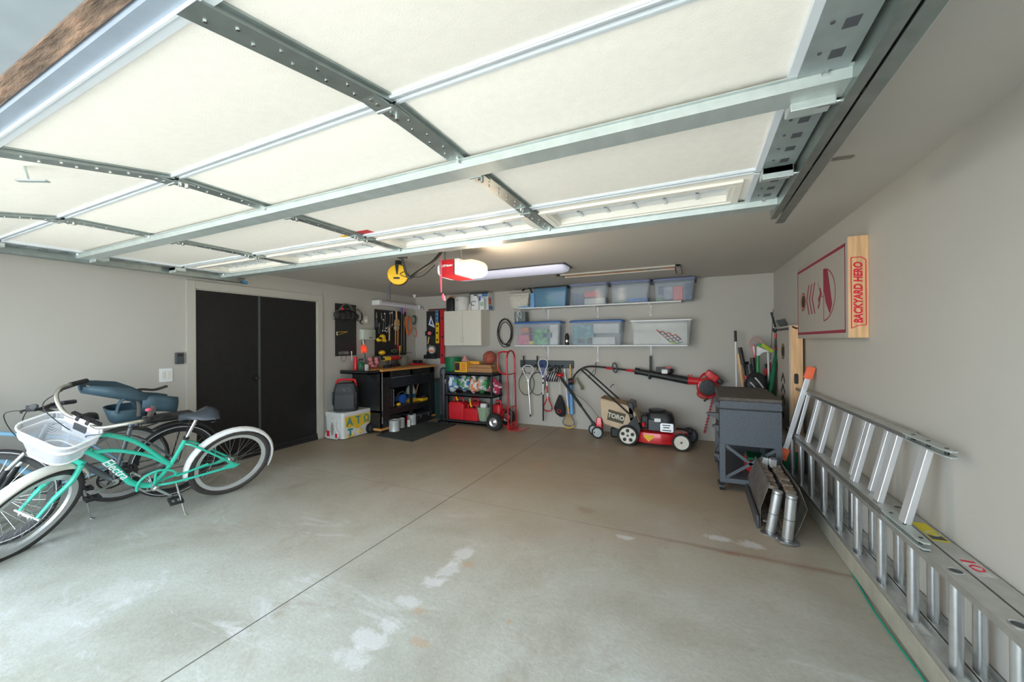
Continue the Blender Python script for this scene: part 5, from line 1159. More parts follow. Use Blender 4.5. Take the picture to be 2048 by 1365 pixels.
for k in range(9): xx = x0_+(x1_-x0_)*k/8; MB().box((xx-.006, 5.99, ux), (xx+.006, 5.996, ux+.03+.02*(k > 6)*(k-5)*2.2)).build('slat', M_LBLUE, CRT, smooth=0)
MB().box((x1_-.055, 5.992, ux), (x1_+.012, 6.0, ux+.24)).build('side_panel', M_LBLUE, CRT, smooth=0)
MB().box((x0_, 5.995, ux), (x1_, 6.012, ux+.012)).build('base_rail', M_LBLUE, CRT, smooth=0)
MB().tube(bez([at(1045, 582, y=6.15), at(1052, 576, y=6.1), at(1060, 577, y=6.05), at(1064, 588, y=6.02)], 4), .016, 6).build('black_strap', M_BLACK, label='black strap poking up behind the white basket', cat='strap')
# radio box and its white cable, batteries
x0_, x1_ = at(1028, 630, y=6.03).x, at(1050, 630, y=6.03).x
zt = at(1040, 642, y=6.03).z
RB = E('radio_box', 'small grey box with a white cable on the lid of the left toy tub', 'radio', ((x0_+x1_)/2, 6.1, zt)); zlid = (at(1074, 643, y=5.985)).z+.003
MB().box((x0_, 6.04, zlid), (x1_, 6.17, zlid+.17)).build('case', mat('slate_plastic', (.14, .17, .17), .5), RB, smooth=0, bevel=.005)
for dx in (-.01, .02): MB().tube(bez([(x0_+.06, 6.035, zlid+.0), (x0_+.055+dx, 6.03, zlid+.1), (x0_+.075+dx, 6.03, zlid+.18), (x0_+.09+dx*2, 6.035, zlid+.14), (x0_+.13, 6.035, zlid+.06)], 5), .0045, 5).build('white_cable', M_WHITE, RB)
BT = E('battery_can', 'black and silver can standing between the two blue-lidded tubs', 'can', (at(1134, 680, y=6.02).x, 6.02, lx)); T = Matrix.Translation((at(1134, 680, y=6.02).x, 6.02, lx))
MB(T).lathe([(.033, 0), (.034, .01), (.034, .15), (.025, .17), (.02, .19), (0, .19)], None, 16).build('body', M_BLACK, BT); MB(T).lathe([(.0346, .05), (.0346, .08)], None, 16, cap=False).build('label_band', M_CHROME, BT)

# ------------------------------------------------------------------ sports rack
RK = E('tool_rack', 'dark grey wall rack holding rackets and lacrosse sticks under the lower shelf', 'rack', (-2.3, 6.25, 1.02))
a, c = BW(1041, 727).x, BW(1148, 737).x; zt, zb_ = BW(1148, 722).z, BW(1148, 737.5).z
MB().box((a, YB-.03, zb_), (c, YB-.001, zt)).build('rail', mat('rack_grey', (.06, .075, .08), .5), RK, smooth=0, bevel=.006)
for k in range(8): xx = a+(c-a)*(k+.5)/8; MB().tube([(xx, YB-.03, zb_+.04), (xx, YB-.07, zb_+.03), (xx, YB-.075, zb_+.06)], .008, 6).build('peg', M_BLACK, RK)
SPG = None
def lax(label, px, py0, py1, pxb, pyb, hm, sm, bands=None, pocket=None, off=.08, k=1.0):
    # head from (px,py0) to (px,py1), shaft on to (pxb,pyb)
    t_ = E('lacrosse_stick', label, 'lacrosse stick', tuple(BW(px, py0, off)))
    A, B_, Cc = BW(px, py0, off), BW(px, py1, off), BW(pxb, pyb, off)
    ax = (B_-A); L = ax.length; ax.normalize(); sd = ax.cross(Vector((0, 1, 0))).normalized()
    w_ = .085*k; prof = [(0, 0), (.25, .035), (.6, .12), (.9, .35), (1.0, .65), (.95, .98)]
    pts = [A+sd*(w_*s)+ax*(L*t) for t, s in ((0, 0), (.03, .55), (.16, .95), (.35, .95), (.6, .6), (.85, .25), (1, .12))]
    pts2 = [A-sd*(w_*s)+ax*(L*t) for t, s in ((1, .12), (.85, .25), (.6, .6), (.35, .95), (.16, .95), (.03, .55))]
    MB().tube(bez(pts+pts2, 4, closed=True), .009, 6, closed=True, sq=1.4, up=(0, 1, 0)).build('head_frame', hm, t_)
    b = MB(); pk = pocket or M_WHITE
    for s in (-.6, -.2, .2, .6): b.tube([A+sd*w_*s*.9+ax*L*.08, A+sd*w_*s*.7+ax*L*.5+Vector((0, .02, 0)), A+sd*w_*s*.15+ax*L*.9], .003, 4)
    for t in (.15, .3, .45, .6, .75): f_ = .9 if t < .4 else .9-(t-.4)*1.5; b.tube([A+sd*w_*f_+ax*L*t, A+ax*L*t+Vector((0, .02, 0)), A-sd*w_*f_+ax*L*t], .003, 4)
    b.build('mesh_pocket', pk, t_)
    MB().tube([B_-ax*.02, Cc], .0125, 8).build('shaft', sm, t_)
    for (u0, u1, m_) in (bands or []): MB().tube([B_.lerp(Cc, u0), B_.lerp(Cc, u1)], .0135, 8).build('shaft_band', m_, t_)
    return t_
lax('white lacrosse stick with a white head, leftmost on the rack', 1056, 731, 762, 1061, 834, M_WHITE, M_ALU, [(.93, 1, M_BLACK)], M_WHITE, .09, 1.15)
lax('blue and white lacrosse stick with a black and white banded shaft', 1086, 718, 754, 1086.5, 842, M_WHITE, M_WHITE, [(.02, .06, M_BLACK), (.12, .16, M_BLACK), (.4, 1, M_BLACK)], M_BLUE, .10, 1.0)
lax('red lacrosse stick hanging head down behind the banded shaft', 1095.5, 823, 795, 1092, 738, M_RED, M_WHITE, [(.15, .4, M_RED)], M_WHITE2, .07, .9)
for (px, label, m_) in ((1053, 'badminton racket with pale yellow strings behind the white lacrosse stick', mat('yellow_grommet', (.55, .60, .22), .5)), (1075, 'badminton racket with a black frame between the two lacrosse sticks', M_BLACK)):
    t_ = E('badminton_racket', label, 'racket', tuple(BW(px, 780, .05))); c0 = BW(px-1 if px < 1060 else px, 767, .055)
    pp = [BW(px+ (15.3 if px < 1060 else 13.8)*cos(k*pi/16)*(.5*1), 767+23.5*sin(k*pi/16), .055) for k in range(32)]
    pp = [BW(px+15.2*cos(k*pi/16), 768+22.5*sin(k*pi/16), .055) for k in range(32)]
    MB().tube(pp, .006, 6, closed=True).build('frame', M_BLACK, t_)
    b = MB()
    for k in range(-6, 7): u_ = k/7; hh = sqrt(1-u_*u_); b.tube([BW(px+15.2*u_, 768-22.5*hh, .055), BW(px+15.2*u_, 768+22.5*hh, .055)], .0012, 3); b.tube([BW(px-15.2*hh, 768+22.5*u_, .055), BW(px+15.2*hh, 768+22.5*u_, .055)], .0012, 3)
    b.build('strings', mat('racket_strings_%d' % px, (.66, .68, .40) if px < 1060 else (.7, .72, .68), .5), t_, smooth=0)
    tx = 1047 if px < 1060 else 1074.5
    for s in (-1, 1): MB().tube(bez([BW(px+s*10, 751, .055), BW(tx+s*2, 742, .05), BW(tx, 735, .045)], 4), .005, 6).build('throat', M_BLACK, t_)
    MB().tube([BW(tx, 738, .045), BW(tx, 712, .045)], .014, 8).build('handle', M_BLACK, t_)
# helmets bunch
HLM = E('bike_helmet', 'black and white bicycle helmet hanging on the sports rack', 'helmet', tuple(BW(1109, 757, .1)))
c0 = BW(1108, 754, .12); b = MB(); b.sph(c0, .10, 1.15, .8, .75, 16, 10); b.build('shell', M_WHITE, HLM)
for s in (-.07, -.03, .01, .05, .09): MB().tube(bez([c0+Vector((s-.03, -.05, -.075)), c0+Vector((s, -.088, -.02)), c0+Vector((s+.02, -.075, .04)), c0+Vector((s+.03, -.04, .07))], 4), .011, 6).build('vent_rib', M_BLACK, HLM)
HM2 = E('cleat_bundle', 'tangle of black straps and pads hanging on the sports rack above the white helmet', 'strap bundle', tuple(BW(1110, 740, .1)))
random.seed(5)
for k in range(16):
    px, py = random.uniform(1098, 1122), random.uniform(732, 752); p = BW(px, py, .09)
    MB().tube(bez([p, p+Vector((random.uniform(-.04, .04), -.04, random.uniform(-.04, .03))), p+Vector((random.uniform(-.08, .08), -.02, random.uniform(-.09, -.02)))], 4), random.uniform(.009, .016), 6, sq=.6).build('strap', M_BLACK if k % 4 else M_GREYM, HM2)
MB().sph(BW(1094, 757, .1), .035, .7, .8, 1.6).build('purple_sleeve', mat('purple_plastic', (.12, .05, .22), .4), label='small purple pad beside the white helmet', cat='pad')
DB = E('drawstring_bag', 'black drawstring bag with red print hanging below the helmet', 'bag', tuple(BW(1120, 800, .08)))
c0 = BW(1120, 815, .09); b = MB(Matrix.Translation(c0))
b.loft([[(x_*k+o_, y_*q, z_) for x_, y_ in rbox(.2, .10, .045)] for z_, k, q, o_ in ((-.155, .35, .3, .03), (-.11, .8, .8, .01), (-.02, 1, 1, -.005), (.08, .72, .8, 0), (.16, .38, .5, 0), (.19, .2, .3, 0), (.205, .26, .3, 0))]); b.build('sack', mat('black_fabric', (.02, .02, .022), .8, var=.3, bump=.4, bscale=20), DB)
for s in (-1, 1): MB().tube([c0+Vector((.01*s, 0, .19)), BW(1120+s*1.5, 765, .06), BW(1120+s*2, 752, .05)], .003, 5).build('drawstring', M_WHITE2, DB)
text_obj('a', .06, frame(c0+Vector((0, -.056, -.06)), (1, 0, 0), (0, 0, 1)), M_RED, DB, bold=.004) if False else MB().tube([c0+Vector((.035*cos(a), -.052, -.06+.028*sin(a))) for a in [k*pi/6 for k in range(12)]], .005, 5, closed=True).build('print', M_RED, DB)
LP_ = lax('yellow and purple lacrosse stick hanging head down right of the black bag', 1137, 853, 824, 1129, 738, mat('purple_grey', (.22, .20, .26), .5), M_WHITE, [(.0, .12, M_YEL)], M_YEL, .08, 1.15)
b = MB(); pts = [BW(1138+11*cos(a)+ .0, 848+8*sin(a)+1.2*(k % 2), .09) for k, a in enumerate([.15*pi+k*.7*pi/14 for k in range(15)])]; b.tube(pts, .010, 5); b.build('fringe', M_YEL, LP_)
BS = E('bat_sleeve', 'wooden stick with a light blue sleeve hanging right of the drawstring bag', 'stick', tuple(BW(1143, 790, .06)))
MB().tube([BW(1140.5, 729, .06), BW(1141, 768, .06)], .017, 10).build('wooden_end', M_WOODL, BS); MB().tube([BW(1141, 765, .06), BW(1144, 829, .06)], [.028, .034], 12).build('blue_sleeve', M_LBLUE, BS)
MB().tube([BW(1137, 768, .08), BW(1139, 826, .08)], .008, 6).build('blue_edge', M_BLUE, BS)
OH = MB().tube(bez([BW(1154, 756, .07), BW(1158, 766, .07), BW(1163, 774, .07), BW(1164, 780, .07)], 4), [.012]*4+[.016]*4+[.022]*5, 8).build('curved_handle', M_GRN, label='olive curved brush hanging right of the blue sleeve', cat='brush')

# ------------------------------------------------------------------ leaf blower, string trimmer, hedge trimmer on the back wall
ST = E('string_trimmer', 'black string trimmer with curved shaft hanging along the back wall above the mower', 'string trimmer', tuple(BW(1230, 742, .1)))
pts = [BW(1144, 763, .13), BW(1150, 750, .13), BW(1160, 740, .12), BW(1172, 734.5, .11), BW(1186, 733.5, .1), BW(1215, 736, .1), BW(1272, 743, .1)]
MB().tube(bez(pts, 5), .014, 8).build('shaft', M_BLACK, ST)
b = MB(Matrix.Translation(BW(1142, 763, .13))); b.sph((0, 0, 0), .05, 1, 1, .9); b.build('line_head', M_REDM, ST, label='red cutting head')
MB().cyl(BW(1138, 764, .13), BW(1146, 763, .13), .056, n=18).build('spool_ring', M_BLACK, ST)
MB().tube([BW(1212, 736.5, .1), BW(1226, 738, .1)], .019, 8).build('red_grip', M_RED, ST); MB().tube([BW(1253, 741, .1), BW(1268, 742.5, .1)], .019, 8).build('red_grip', M_RED, ST)
c0 = BW(1230, 736, .1); MB().tube([c0+Vector((.034*cos(a)-.01*sin(a), -.01, .075*sin(a))) for a in [k*pi/8 for k in range(16)]], .011, 6, closed=True).build('loop_handle', M_BLACK, ST)
en = MB(); c0 = BW(1331, 742, .13); en.sph(c0, .08, 1.45, .7, .72, 12, 8); en.box((c0.x-.13, c0.y-.05, c0.z-.02), (c0.x+.06, c0.y+.05, c0.z+.05)); en.build('engine_cover', M_BLACK, ST, smooth=30)
MB().box((c0.x-.05, c0.y-.075, c0.z-.04), (c0.x+.035, c0.y-.055, c0.z+.025)).build('white_label_plate', M_WHITE, ST, bevel=.01); MB().tube([c0+Vector((0, -.04, .05)), c0+Vector((.08, -.04, .045))], .012, 6).build('red_trim', M_RED, ST)
MB().tube(bez([BW(1218, 715+10, .03), BW(1190, 726, .08), BW(1191, 738, .1)], 4), .006, 6).build('wall_hook', M_BLACKM, label='black wall hook at the curve of the string trimmer', cat='hook') if False else MB().tube([BW(1192, 726, .0), BW(1191.5, 726, .1), BW(1191.5, 740, .12)], .006, 6).build('wall_hook', M_BLACKM, label='black wall hook at the curve of the string trimmer', cat='hook')
MB().tube(bez([BW(1189, 740, .09), BW(1181, 750, .1), BW(1176, 757, .1)], 4), .005, 5).build('throttle_cable', M_BLACK, ST)
MB().tube(bez([BW(1191, 740, .09), BW(1190, 748, .1), BW(1184, 753, .1)], 4), .004, 5).build('throttle_cable', M_BLACK, ST)
WH = E('shelf_strap', 'grey rubber coated strap hook hanging from the shelf bracket and holding the blower tube', 'hook', tuple(BW(1301, 750, .06)))
MB().tube([BW(1301, 712, .02), BW(1301, 721, .06), BW(1301, 748, .08)], .017, 8).build('strap', M_GREYM, WH); MB().tube(bez([BW(1301, 746, .14), BW(1298, 752, .18), BW(1299, 758, .14), BW(1303, 754, .1)], 4), .014, 8).build('hook_end', M_GREYM, WH)
BL = E('leaf_blower', 'red leaf blower with a long black tube hanging on the back wall', 'leaf blower', tuple(BW(1410, 776, .15)))
MB().tube([BW(1273, 743.5, .14), BW(1284, 745, .14), BW(1377, 762, .14)], [.042, .044, .056], 16).build('blower_tube', M_BLACK, BL); MB().cyl(BW(1270, 742, .14), BW(1278, 743.5, .14), .052).build('nozzle_ring', M_BLACK, BL)
MB().tube([BW(1376, 761.5, .14), BW(1398, 763, .14), BW(1404, 766, .14)], [.06, .048, .055], 14).build('outlet_collar', M_RED, BL)
for px in (1377, 1383): MB().cyl(BW(px, 752.5, .14), BW(px, 750, .14), .010, n=8).build('screw_boss', M_RED, BL)
c0 = BW(1415, 775, .14); F = frame(c0, (1, 0, 0), (0, 0, 1))
MB(F).lathe([(.10, -.06), (.138, -.05), (.145, 0), (.138, .05), (.11, .065)], None, 32).build('fan_housing', M_REDM, BL)
MB(F).lathe([(.0, .066), (.105, .066), (.112, .073), (.095, .078), (.03, .072), (0, .074)], None, 28).build('intake_grille', M_BLACK, BL)
for r_ in (.03, .06, .088): MB(F).tube([(r_*cos(k*pi/12), r_*sin(k*pi/12), .078) for k in range(24)], .003, 5, closed=True).build('grille_ring', M_GREYM, BL)
e0 = c0+Vector((.07, -.02, .15)); R45 = Matrix.Translation(e0) @ Matrix.Rotation(radians(38), 4, 'Y')
MB(R45).box((-.11, -.06, -.05), (.07, .07, .05)).build('engine_housing', M_REDM, BL, bevel=.015); MB(R45).box((.045, -.07, -.055), (.10, .08, .09)).build('air_filter_cover', M_BLACK, BL, bevel=.01) if False else MB(Matrix.Translation(BW(1434, 759, .16)) @ Matrix.Rotation(radians(38), 4, 'Y')).box((-.09, -.05, -.03), (.08, .07, .03)).build('air_filter_cover', M_BLACK, BL, bevel=.01)
MB().tube(bez([BW(1400, 756, .16), BW(1408, 748, .18), BW(1413, 748, .18)], 4), .014, 8).build('throttle_lever', M_REDM, BL)
MB().tube(bez([BW(1396, 784, .17), BW(1396, 790, .19), BW(1404, 796, .19), BW(1418, 797, .19), BW(1427, 792, .17)], 5), .016, 8).build('carry_handle', mat('dull_red', (.42, .06, .05), .6), BL); MB().tube([BW(1416, 796, .2), BW(1408, 803, .2)], .014, 8).build('trigger_grip', M_BLACK, BL)
HG = E('hedge_trimmer_blade', 'red hedge trimmer blade hanging below the leaf blower', 'hedge trimmer', tuple(BW(1418, 840, .1)))
MB().bar(BW(1426, 797, .1), BW(1408.5, 867, .1), .024, .008, (0, 1, 0)).build('blade', mat('blade_red', (.45, .03, .06), .4), HG, smooth=0)
for k in range(11): p = BW(1426, 797, .1).lerp(BW(1408.5, 867, .1), (k+.7)/11.5); MB().box((p.x-.018, p.y-.006, p.z-.006), (p.x+.018, p.y-.002, p.z+.006)).build('tooth', M_BLACKM, HG, smooth=0)

# ------------------------------------------------------------------ lawn mower
MW = E('lawn_mower', 'red walk-behind lawn mower with tan grass bag by the back wall', 'lawn mower', (-.5, 5.72, 0))
my0, my1 = 5.53, 5.98
def mwheel(x, y, r, m, spokes, w_=.045, nm='wheel'):
    F = frame((x, y, r), (1, 0, 0), (0, 0, 1))     # z axis points to -y
    t_ = MB(F).lathe([(r*.78, -w_/2), (r*.96, -w_/2), (r, -w_/4), (r, w_/4), (r*.96, w_/2), (r*.78, w_/2)], None, 32, cap=False).build('tyre', M_RUB, MW)
    MB(F).lathe([(0, w_/2-.012), (r*.2, w_/2-.004), (r*.76, w_/2-.008), (r*.79, w_/2+.001), (r*.79, -w_/2), (0, -w_/2)], None, 28).build('wheel_disc', m, t_)
    if spokes:
        for k in range(5):
            a = pi/2+k*2*pi/5; c = Vector((r*.47*cos(a), r*.47*sin(a), w_/2-.004))
            MB(F @ Matrix.Translation(c) @ Matrix.Rotation(a, 4, 'Z')).prism([(.028, 0), (.016, .022), (-.012, .022), (-.026, 0), (-.012, -.022), (.016, -.022)], 0, .004).build('hub_hole', M_BLACK, t_, smooth=0)
    MB(F).cyl((0, 0, w_/2-.01), (0, 0, w_/2+.006), r*.11, n=12).build('axle_cap', M_GREYM, t_)
M_CREAM = mat('cream_wheel', (.74, .71, .62), .5, var=.06)
mwheel(-.866, my0, .142, M_CREAM, True); mwheel(-.185, my0-.005, .115, M_CREAM, False); mwheel(-.866, my1, .142, M_CREAM, True); mwheel(-.10, my1-.02, .115, M_GREYM, False)
# deck
b = MB(); rings = []
for z_, k in ((.065, 1.0), (.16, 1.0), (.20, .96), (.215, .8)):
    ring = []
    for (x_, y_) in [(-.74, my0+.03), (-.62, my0-.015), (-.45, my0-.02), (-.28, my0+.02), (-.16, my0+.1), (-.10, my0+.2), (-.10, my1-.17), (-.16, my1-.1), (-.3, my1-.02), (-.74, my1-.02)]:
        ring.append((-.45+(x_+.45)*k, 5.755+(y_-5.755)*k, z_))
    rings.append(ring)
b.loft(rings); b.build('deck', M_REDM, MW, smooth=50)
b = MB(); b.box((-1.12, my0+.06, .07), (-.74, my1-.06, .22)); b.build('rear_housing', M_BLACKM, MW, bevel=.03)
b = MB(); b.prism([(-.90, .20), (-.72, .12), (-.70, .24), (-.76, .42), (-.86, .30)], 0, .035, frame((0, my0+.035, 0), (1, 0, 0), (0, 0, 1))); b.build('side_bracket', M_BLACKM, MW, smooth=0)
b = MB(); b.box((-.27, my0+.01, .14), (-.09, my0+.06, .2)); b.box((-.27, my1-.08, .15), (-.06, my1-.03, .22)); b.build('front_axle_bracket', M_BLACKM, MW, bevel=.015)
b = MB(); dn = -.018; b.prism([(-.655, .175), (-.525, .175), (-.525, .15), (-.59, .085), (-.655, .15)], 0, .003, frame((0, my0-.017, 0), (1, 0, 0), (0, 0, 1))); b.build('warning_decal', M_YEL, MW, smooth=0)
# engine
b = MB(Matrix.Translation((-.46, 5.75, 0))); b.loft([[(x_*k, y_*k, z_) for x_, y_ in rbox(.36, .30, .09)] for z_, k in ((.205, .9), (.30, 1), (.40, .98), (.455, .8), (.475, .5))]); b.build('engine_shroud', M_BLACK, MW, smooth=35)
b = MB(); b.lathe([(.10, .46), (.12, .475), (.11, .495), (.05, .505), (0, .505)], Matrix.Translation((-.50, 5.76, 0)), 24); b.build('recoil_cover', M_BLACKM, MW)
MB().box((-.70, 5.60, .24), (-.60, 5.72, .42)).build('fuel_tank', M_BLACK, MW, bevel=.02); MB().cyl((-.65, 5.66, .42), (-.65, 5.66, .45), .03).build('fuel_cap', M_BLACK, MW)
MB().box((-.60, 5.555, .23), (-.45, 5.62, .38)).build('carburettor', M_GREYM, MW, bevel=.01); MB().box((-.52, 5.55, .355), (-.44, 5.556, .40)).build('white_decal', M_WHITE, MW, smooth=0)
MB().tube([(-.66, 5.56, .28), (-.66, 5.56, .33)], .022).build('primer_bulb', M_RED, MW)
mf = MB(); mf.prism(rbox(.165, .115, .02), 0, .05, frame((-.365, 5.60, .285), (1, 0, 0), (0, 0, 1))); mf = mf.build('muffler_guard', M_ALU, MW, smooth=30)
for (a, c, z_, q) in ((-.42, -.32, .318, 0), (-.41, -.33, .287, 0), (-.42, -.31, .25, 0)): MB().box((a, 5.546, z_-.006), (c, 5.549, z_+.006)).build('muffler_slot', M_BLACK, mf, smooth=0)
# bag
b = MB(); Y0, Y1 = my0+.05, my1-.06
prof0 = [(-1.30, .80), (-.80, .63), (-.62, .36), (-.82, .26), (-1.02, .24), (-1.22, .30), (-1.30, .42)]
prof0 = [(at(px, py, y=Y0).x, at(px, py, y=Y0).z) for px, py in ((1199, 797), (1264, 815), (1280, 846), (1240, 861), (1208, 849), (1202, 835))]
b.loft([[(x_, Y0+.0, z_) for x_, z_ in prof0], [(x_, (Y0+Y1)/2, z_+.01) for x_, z_ in prof0], [(x_, Y1, z_) for x_, z_ in prof0]])
bagM = b.build('grass_bag', M_TAN, MW, smooth=25, bevel=.02)
zt0 = prof0[0][1]; 
b = MB(); b.add([(prof0[0][0]+.01, Y0+.015, prof0[0][1]+.006), (prof0[1][0], Y0+.015, prof0[1][1]+.006), (prof0[1][0], Y1-.015, prof0[1][1]+.006), (prof0[0][0]+.01, Y1-.015, prof0[0][1]+.006)], [(0, 1, 2, 3)]); b.build('bag_top', M_TAN2, MW, solid=.004, smooth=0)
pc = [at(px, py, y=Y0-.004) for px, py in ((1217, 819), (1252, 829), (1246, 849), (1214, 840))]
b = MB(); b.add([tuple(v) for v in pc]+[tuple(v+Vector((0, .006, 0))) for v in pc], [(0, 1, 2, 3), (7, 6, 5, 4), (0, 4, 5, 1), (1, 5, 6, 2), (2, 6, 7, 3), (3, 7, 4, 0)])
pt_ = b.build('logo_patch', mat('patch_brown', (.10, .09, .065), .8, var=.1), bagM, smooth=0, bevel=.008)
cc = sum(pc, Vector())/4; ex = (pc[1]-pc[0]).normalized(); text_obj('TORO', .088, frame(cc+Vector((0, -.006, 0)), ex, (0, 0, 1)), mat('patch_letter', (.72, .68, .60), .7), bagM, bold=.003, sx=.92)
b = MB(); b.prism([(0, 0), (.07, 0), (.05, .26), (-.03, .28)], 0, .34, frame((prof0[2][0]-.14, Y1-.0, prof0[2][1]+.0), (1, 0, 0), (0, 0, 1))) ; b.build('rear_door', M_BLACKM, MW, smooth=0, bevel=.01)
# handle
for yy, p0, p1, p2 in ((my0+.03, (1167, 744), (1262, 832), (1279, 852)), (my1-.05, (1174, 741), (1243, 803), (1276, 845))):
    A = at(*p0, y=yy); B_ = at(*p1, y=yy); Cc = at(*p2, y=yy)
    MB().tube([A, B_, Cc, Vector((Cc.x+.01, yy, .22))], .0125, 8).build('handle_tube', M_BLACKM, MW)
    if yy < 5.7: HA = A; MB().cyl(B_+Vector((0, -.02, 0)), B_+Vector((0, .02, 0)), .028, n=10).build('handle_knob', M_BLACK, MW)
    else: HB = A
MB().tube(bez([HA, HA+Vector((-.035, .03, .02)), HB+Vector((-.035, -.03, .02)), HB], 5), .0125, 8).build('grip_bar', M_BLACKM, MW)
p = at(1222, 773, y=my0+.03); MB().tube([p+Vector((-.01, 0, -.02)), p+Vector((.02, -.02, .02)), p+Vector((.05, -.02, .03))], .006, 6).build('cable_clip', M_BLACK, MW)

# ------------------------------------------------------------------ edger
ED = E('lawn_edger', 'black and red wheeled lawn edger leaning on the wall left of the mower', 'edger', (-1.42, 5.85, 0))
A = at(1121, 755, y=6.1); B_ = at(1190, 852, y=5.86)
MB().tube([A, A.lerp(B_, .45), B_], .017, 8).build('shaft', M_BLACK, ED); MB().tube([A.lerp(B_, .05), A.lerp(B_, .62)], .024, 8).build('foam_grip', M_BLACK, ED)
MB().tube([A.lerp(B_, .93), B_], .026, 8).build('clamp', M_BLACKM, ED)
c0 = at(1119, 751, y=6.08); b = MB(); b.sph(c0, .05, 1.25, .8, .7); b.build('power_head', M_REDM, ED, label='red power head'); MB().tube([c0, c0+Vector((.07, 0, .03))], .016, 8).build('trigger', M_RED, ED)
p = at(1199, 845, y=5.82); MB().loft([[(p.x+x_*k, 5.82+y_*k, z_) for x_, y_ in rbox(.10, .09, .02)] for z_, k in ((p.z-.12, 1.1), (p.z, 1), (p.z+.07, .75))]).build('gear_cowl', M_REDM, ED, smooth=30)
for (px, py, yy, r_) in ((1195, 862, 5.76, .088), (1188, 856, 5.93, .085)):
    x_ = at(px, py, y=yy).x; F = frame((x_, yy, r_), (1, 0, 0), (0, 0, 1)); t_ = MB(F).lathe([(r_*.75, -.02), (r_, -.015), (r_, .015), (r_*.75, .02)], None, 24, cap=False).build('tyre', M_RUB, ED); MB(F).lathe([(0, -.012), (r_*.76, -.012), (r_*.76, .012), (0, .016)], None, 24).build('wheel_disc', mat('pale_grey_wheel', (.42, .48, .48), .5) if 'pale_grey_wheel' not in MATS else MATS['pale_grey_wheel'], t_); MB(F).cyl((0, 0, .012), (0, 0, .026), .014).build('axle_nut', M_CHROME, t_)
x_ = at(1192, 860, y=5.85).x; MB().cyl((x_, 5.74, .088), (x_, 5.95, .088), .010).build('axle', M_BLACKM, ED)
MB().tube(bez([A.lerp(B_, .3)+Vector((0, -.02, 0)), A.lerp(B_, .55)+Vector((.12, -.02, .03)), B_+Vector((.08, 0, .1))], 5), .003, 5).build('control_cable', M_BLACK, ED)

# ------------------------------------------------------------------ right wall: cornhole boards
def ring_h(M, rx, ry, r, m, parent, nm, n=28):
    return MB(M).tube([(rx*cos(k*2*pi/n), ry*sin(k*2*pi/n), 0) for k in range(n)], r, 6, closed=True).build(nm, m, parent)
fy0, fy1, fx = 3.296, 4.60, .915
A = at(1697, 476, y=fy0); zt_, zb_ = at(1700, 474, y=fy0).z, at(1700, 676, y=fy0).z
zt_ = (zt_+at(1740, 468, y=fy0).z)/2
CB = E('cornhole_board', 'large cornhole board hung on the right wall with maroon print and wooden side', 'cornhole board', (.97, 3.9, zb_))
sl_ = .025
def cbp(y): return fx-(y-fy0)*sl_*.6
b = MB(); b.prism([(fx+.006, fy0+.02), (XR(fy0)-.002, fy0+.02), (XR(fy1)-.002, fy1-.02), (cbp(fy1)+.006, fy1-.02)], zb_+.02, zt_-.02)
b.build('inner_box', M_WOOD, CB, smooth=0)
MB().prism([(fx+.0, fy0), (XR(fy0)-.001, fy0), (XR(fy0)-.001, fy0+.02), (fx+.0, fy0+.02)], zb_, zt_).build('side_board', M_WOOD, CB, smooth=0, bevel=.002)
MB().prism([(cbp(fy1), fy1-.02), (XR(fy1)-.001, fy1-.02), (XR(fy1)-.001, fy1), (cbp(fy1), fy1)], zb_, zt_).build('side_board', M_WOOD, CB, smooth=0)
FM = frame((fx, fy1, (zb_+zt_)/2), (cbp(fy1)-fx, fy1-fy0, 0), (0, 0, 1))       # x along the wall (far), z out of the face
Fc = frame(((fx+cbp(fy1))/2, (fy0+fy1)/2, (zb_+zt_)/2), (fx-cbp(fy1), fy0-fy1, 0), (0, 0, 1))   # local x towards the camera end
if (Fc.to_3x3() @ Vector((0, 0, 1))).x > 0: Fc = Fc @ Matrix.Diagonal((1, 1, -1, 1))
Lc, Hc = fy1-fy0, zt_-zb_
face = MB(Fc).box((-Lc/2, -Hc/2, -.006), (Lc/2, Hc/2, .003)).build('face_panel', M_BOARD, CB, smooth=0)
b = MB(Fc); g, w_ = .035, .022
b.box((-Lc/2+g*.3, -Hc/2+g, .003), (Lc/2-g, -Hc/2+g+w_, .0042)); b.box((-Lc/2+g*.3, Hc/2-g-w_, .003), (Lc/2-g, Hc/2-g, .0042)); b.box((-Lc/2+g*.3, -Hc/2+g, .003), (-Lc/2+g*.3+w_*.6, Hc/2-g, .0042)); b.box((Lc/2-g-w_*.6, -Hc/2+g, .003), (Lc/2-g, Hc/2-g, .0042))
b.build('border_print', M_MAROON, face, smooth=0)
def oval_hole(F, cx, cy, r, parent, ringm):
    MB(F @ Matrix.Translation((cx, cy, .0032))).lathe([(r, 0), (r*.98, .0012), (0, .0012)], None, 28, cap=False).build('hole_rim', ringm, parent)
    MB(F @ Matrix.Translation((cx, cy, .005))).lathe([(r*.86, 0), (0, 0.0004)], None, 28, cap=False).build('hole_wood_edge', mat('hole_wood', (.52, .28, .13), .6) if 'hole_wood' not in MATS else MATS['hole_wood'], parent)
    MB(F @ Matrix.Translation((cx+r*.18, cy, .0058))).lathe([(r*.68, 0), (0, 0.0004)], None, 28, cap=False).build('hole_dark', M_TAN2 if False else mat('hole_dark', (.05, .03, .018), .8) if 'hole_dark' not in MATS else MATS['hole_dark'], parent)
oval_hole(Fc, -Lc/2+.20, 0, .085, face, M_MAROON)
b = MB(Fc)
for k in range(3):
    cx = -Lc/2+.355+k*.085
    b.prism([(cx-.045, 0), (cx+.03, .13), (cx+.055, .13), (cx-.018, 0), (cx+.055, -.13), (cx+.03, -.13)], .003, .0042)
b.build('arrow_print', M_MAROON, face, smooth=0)
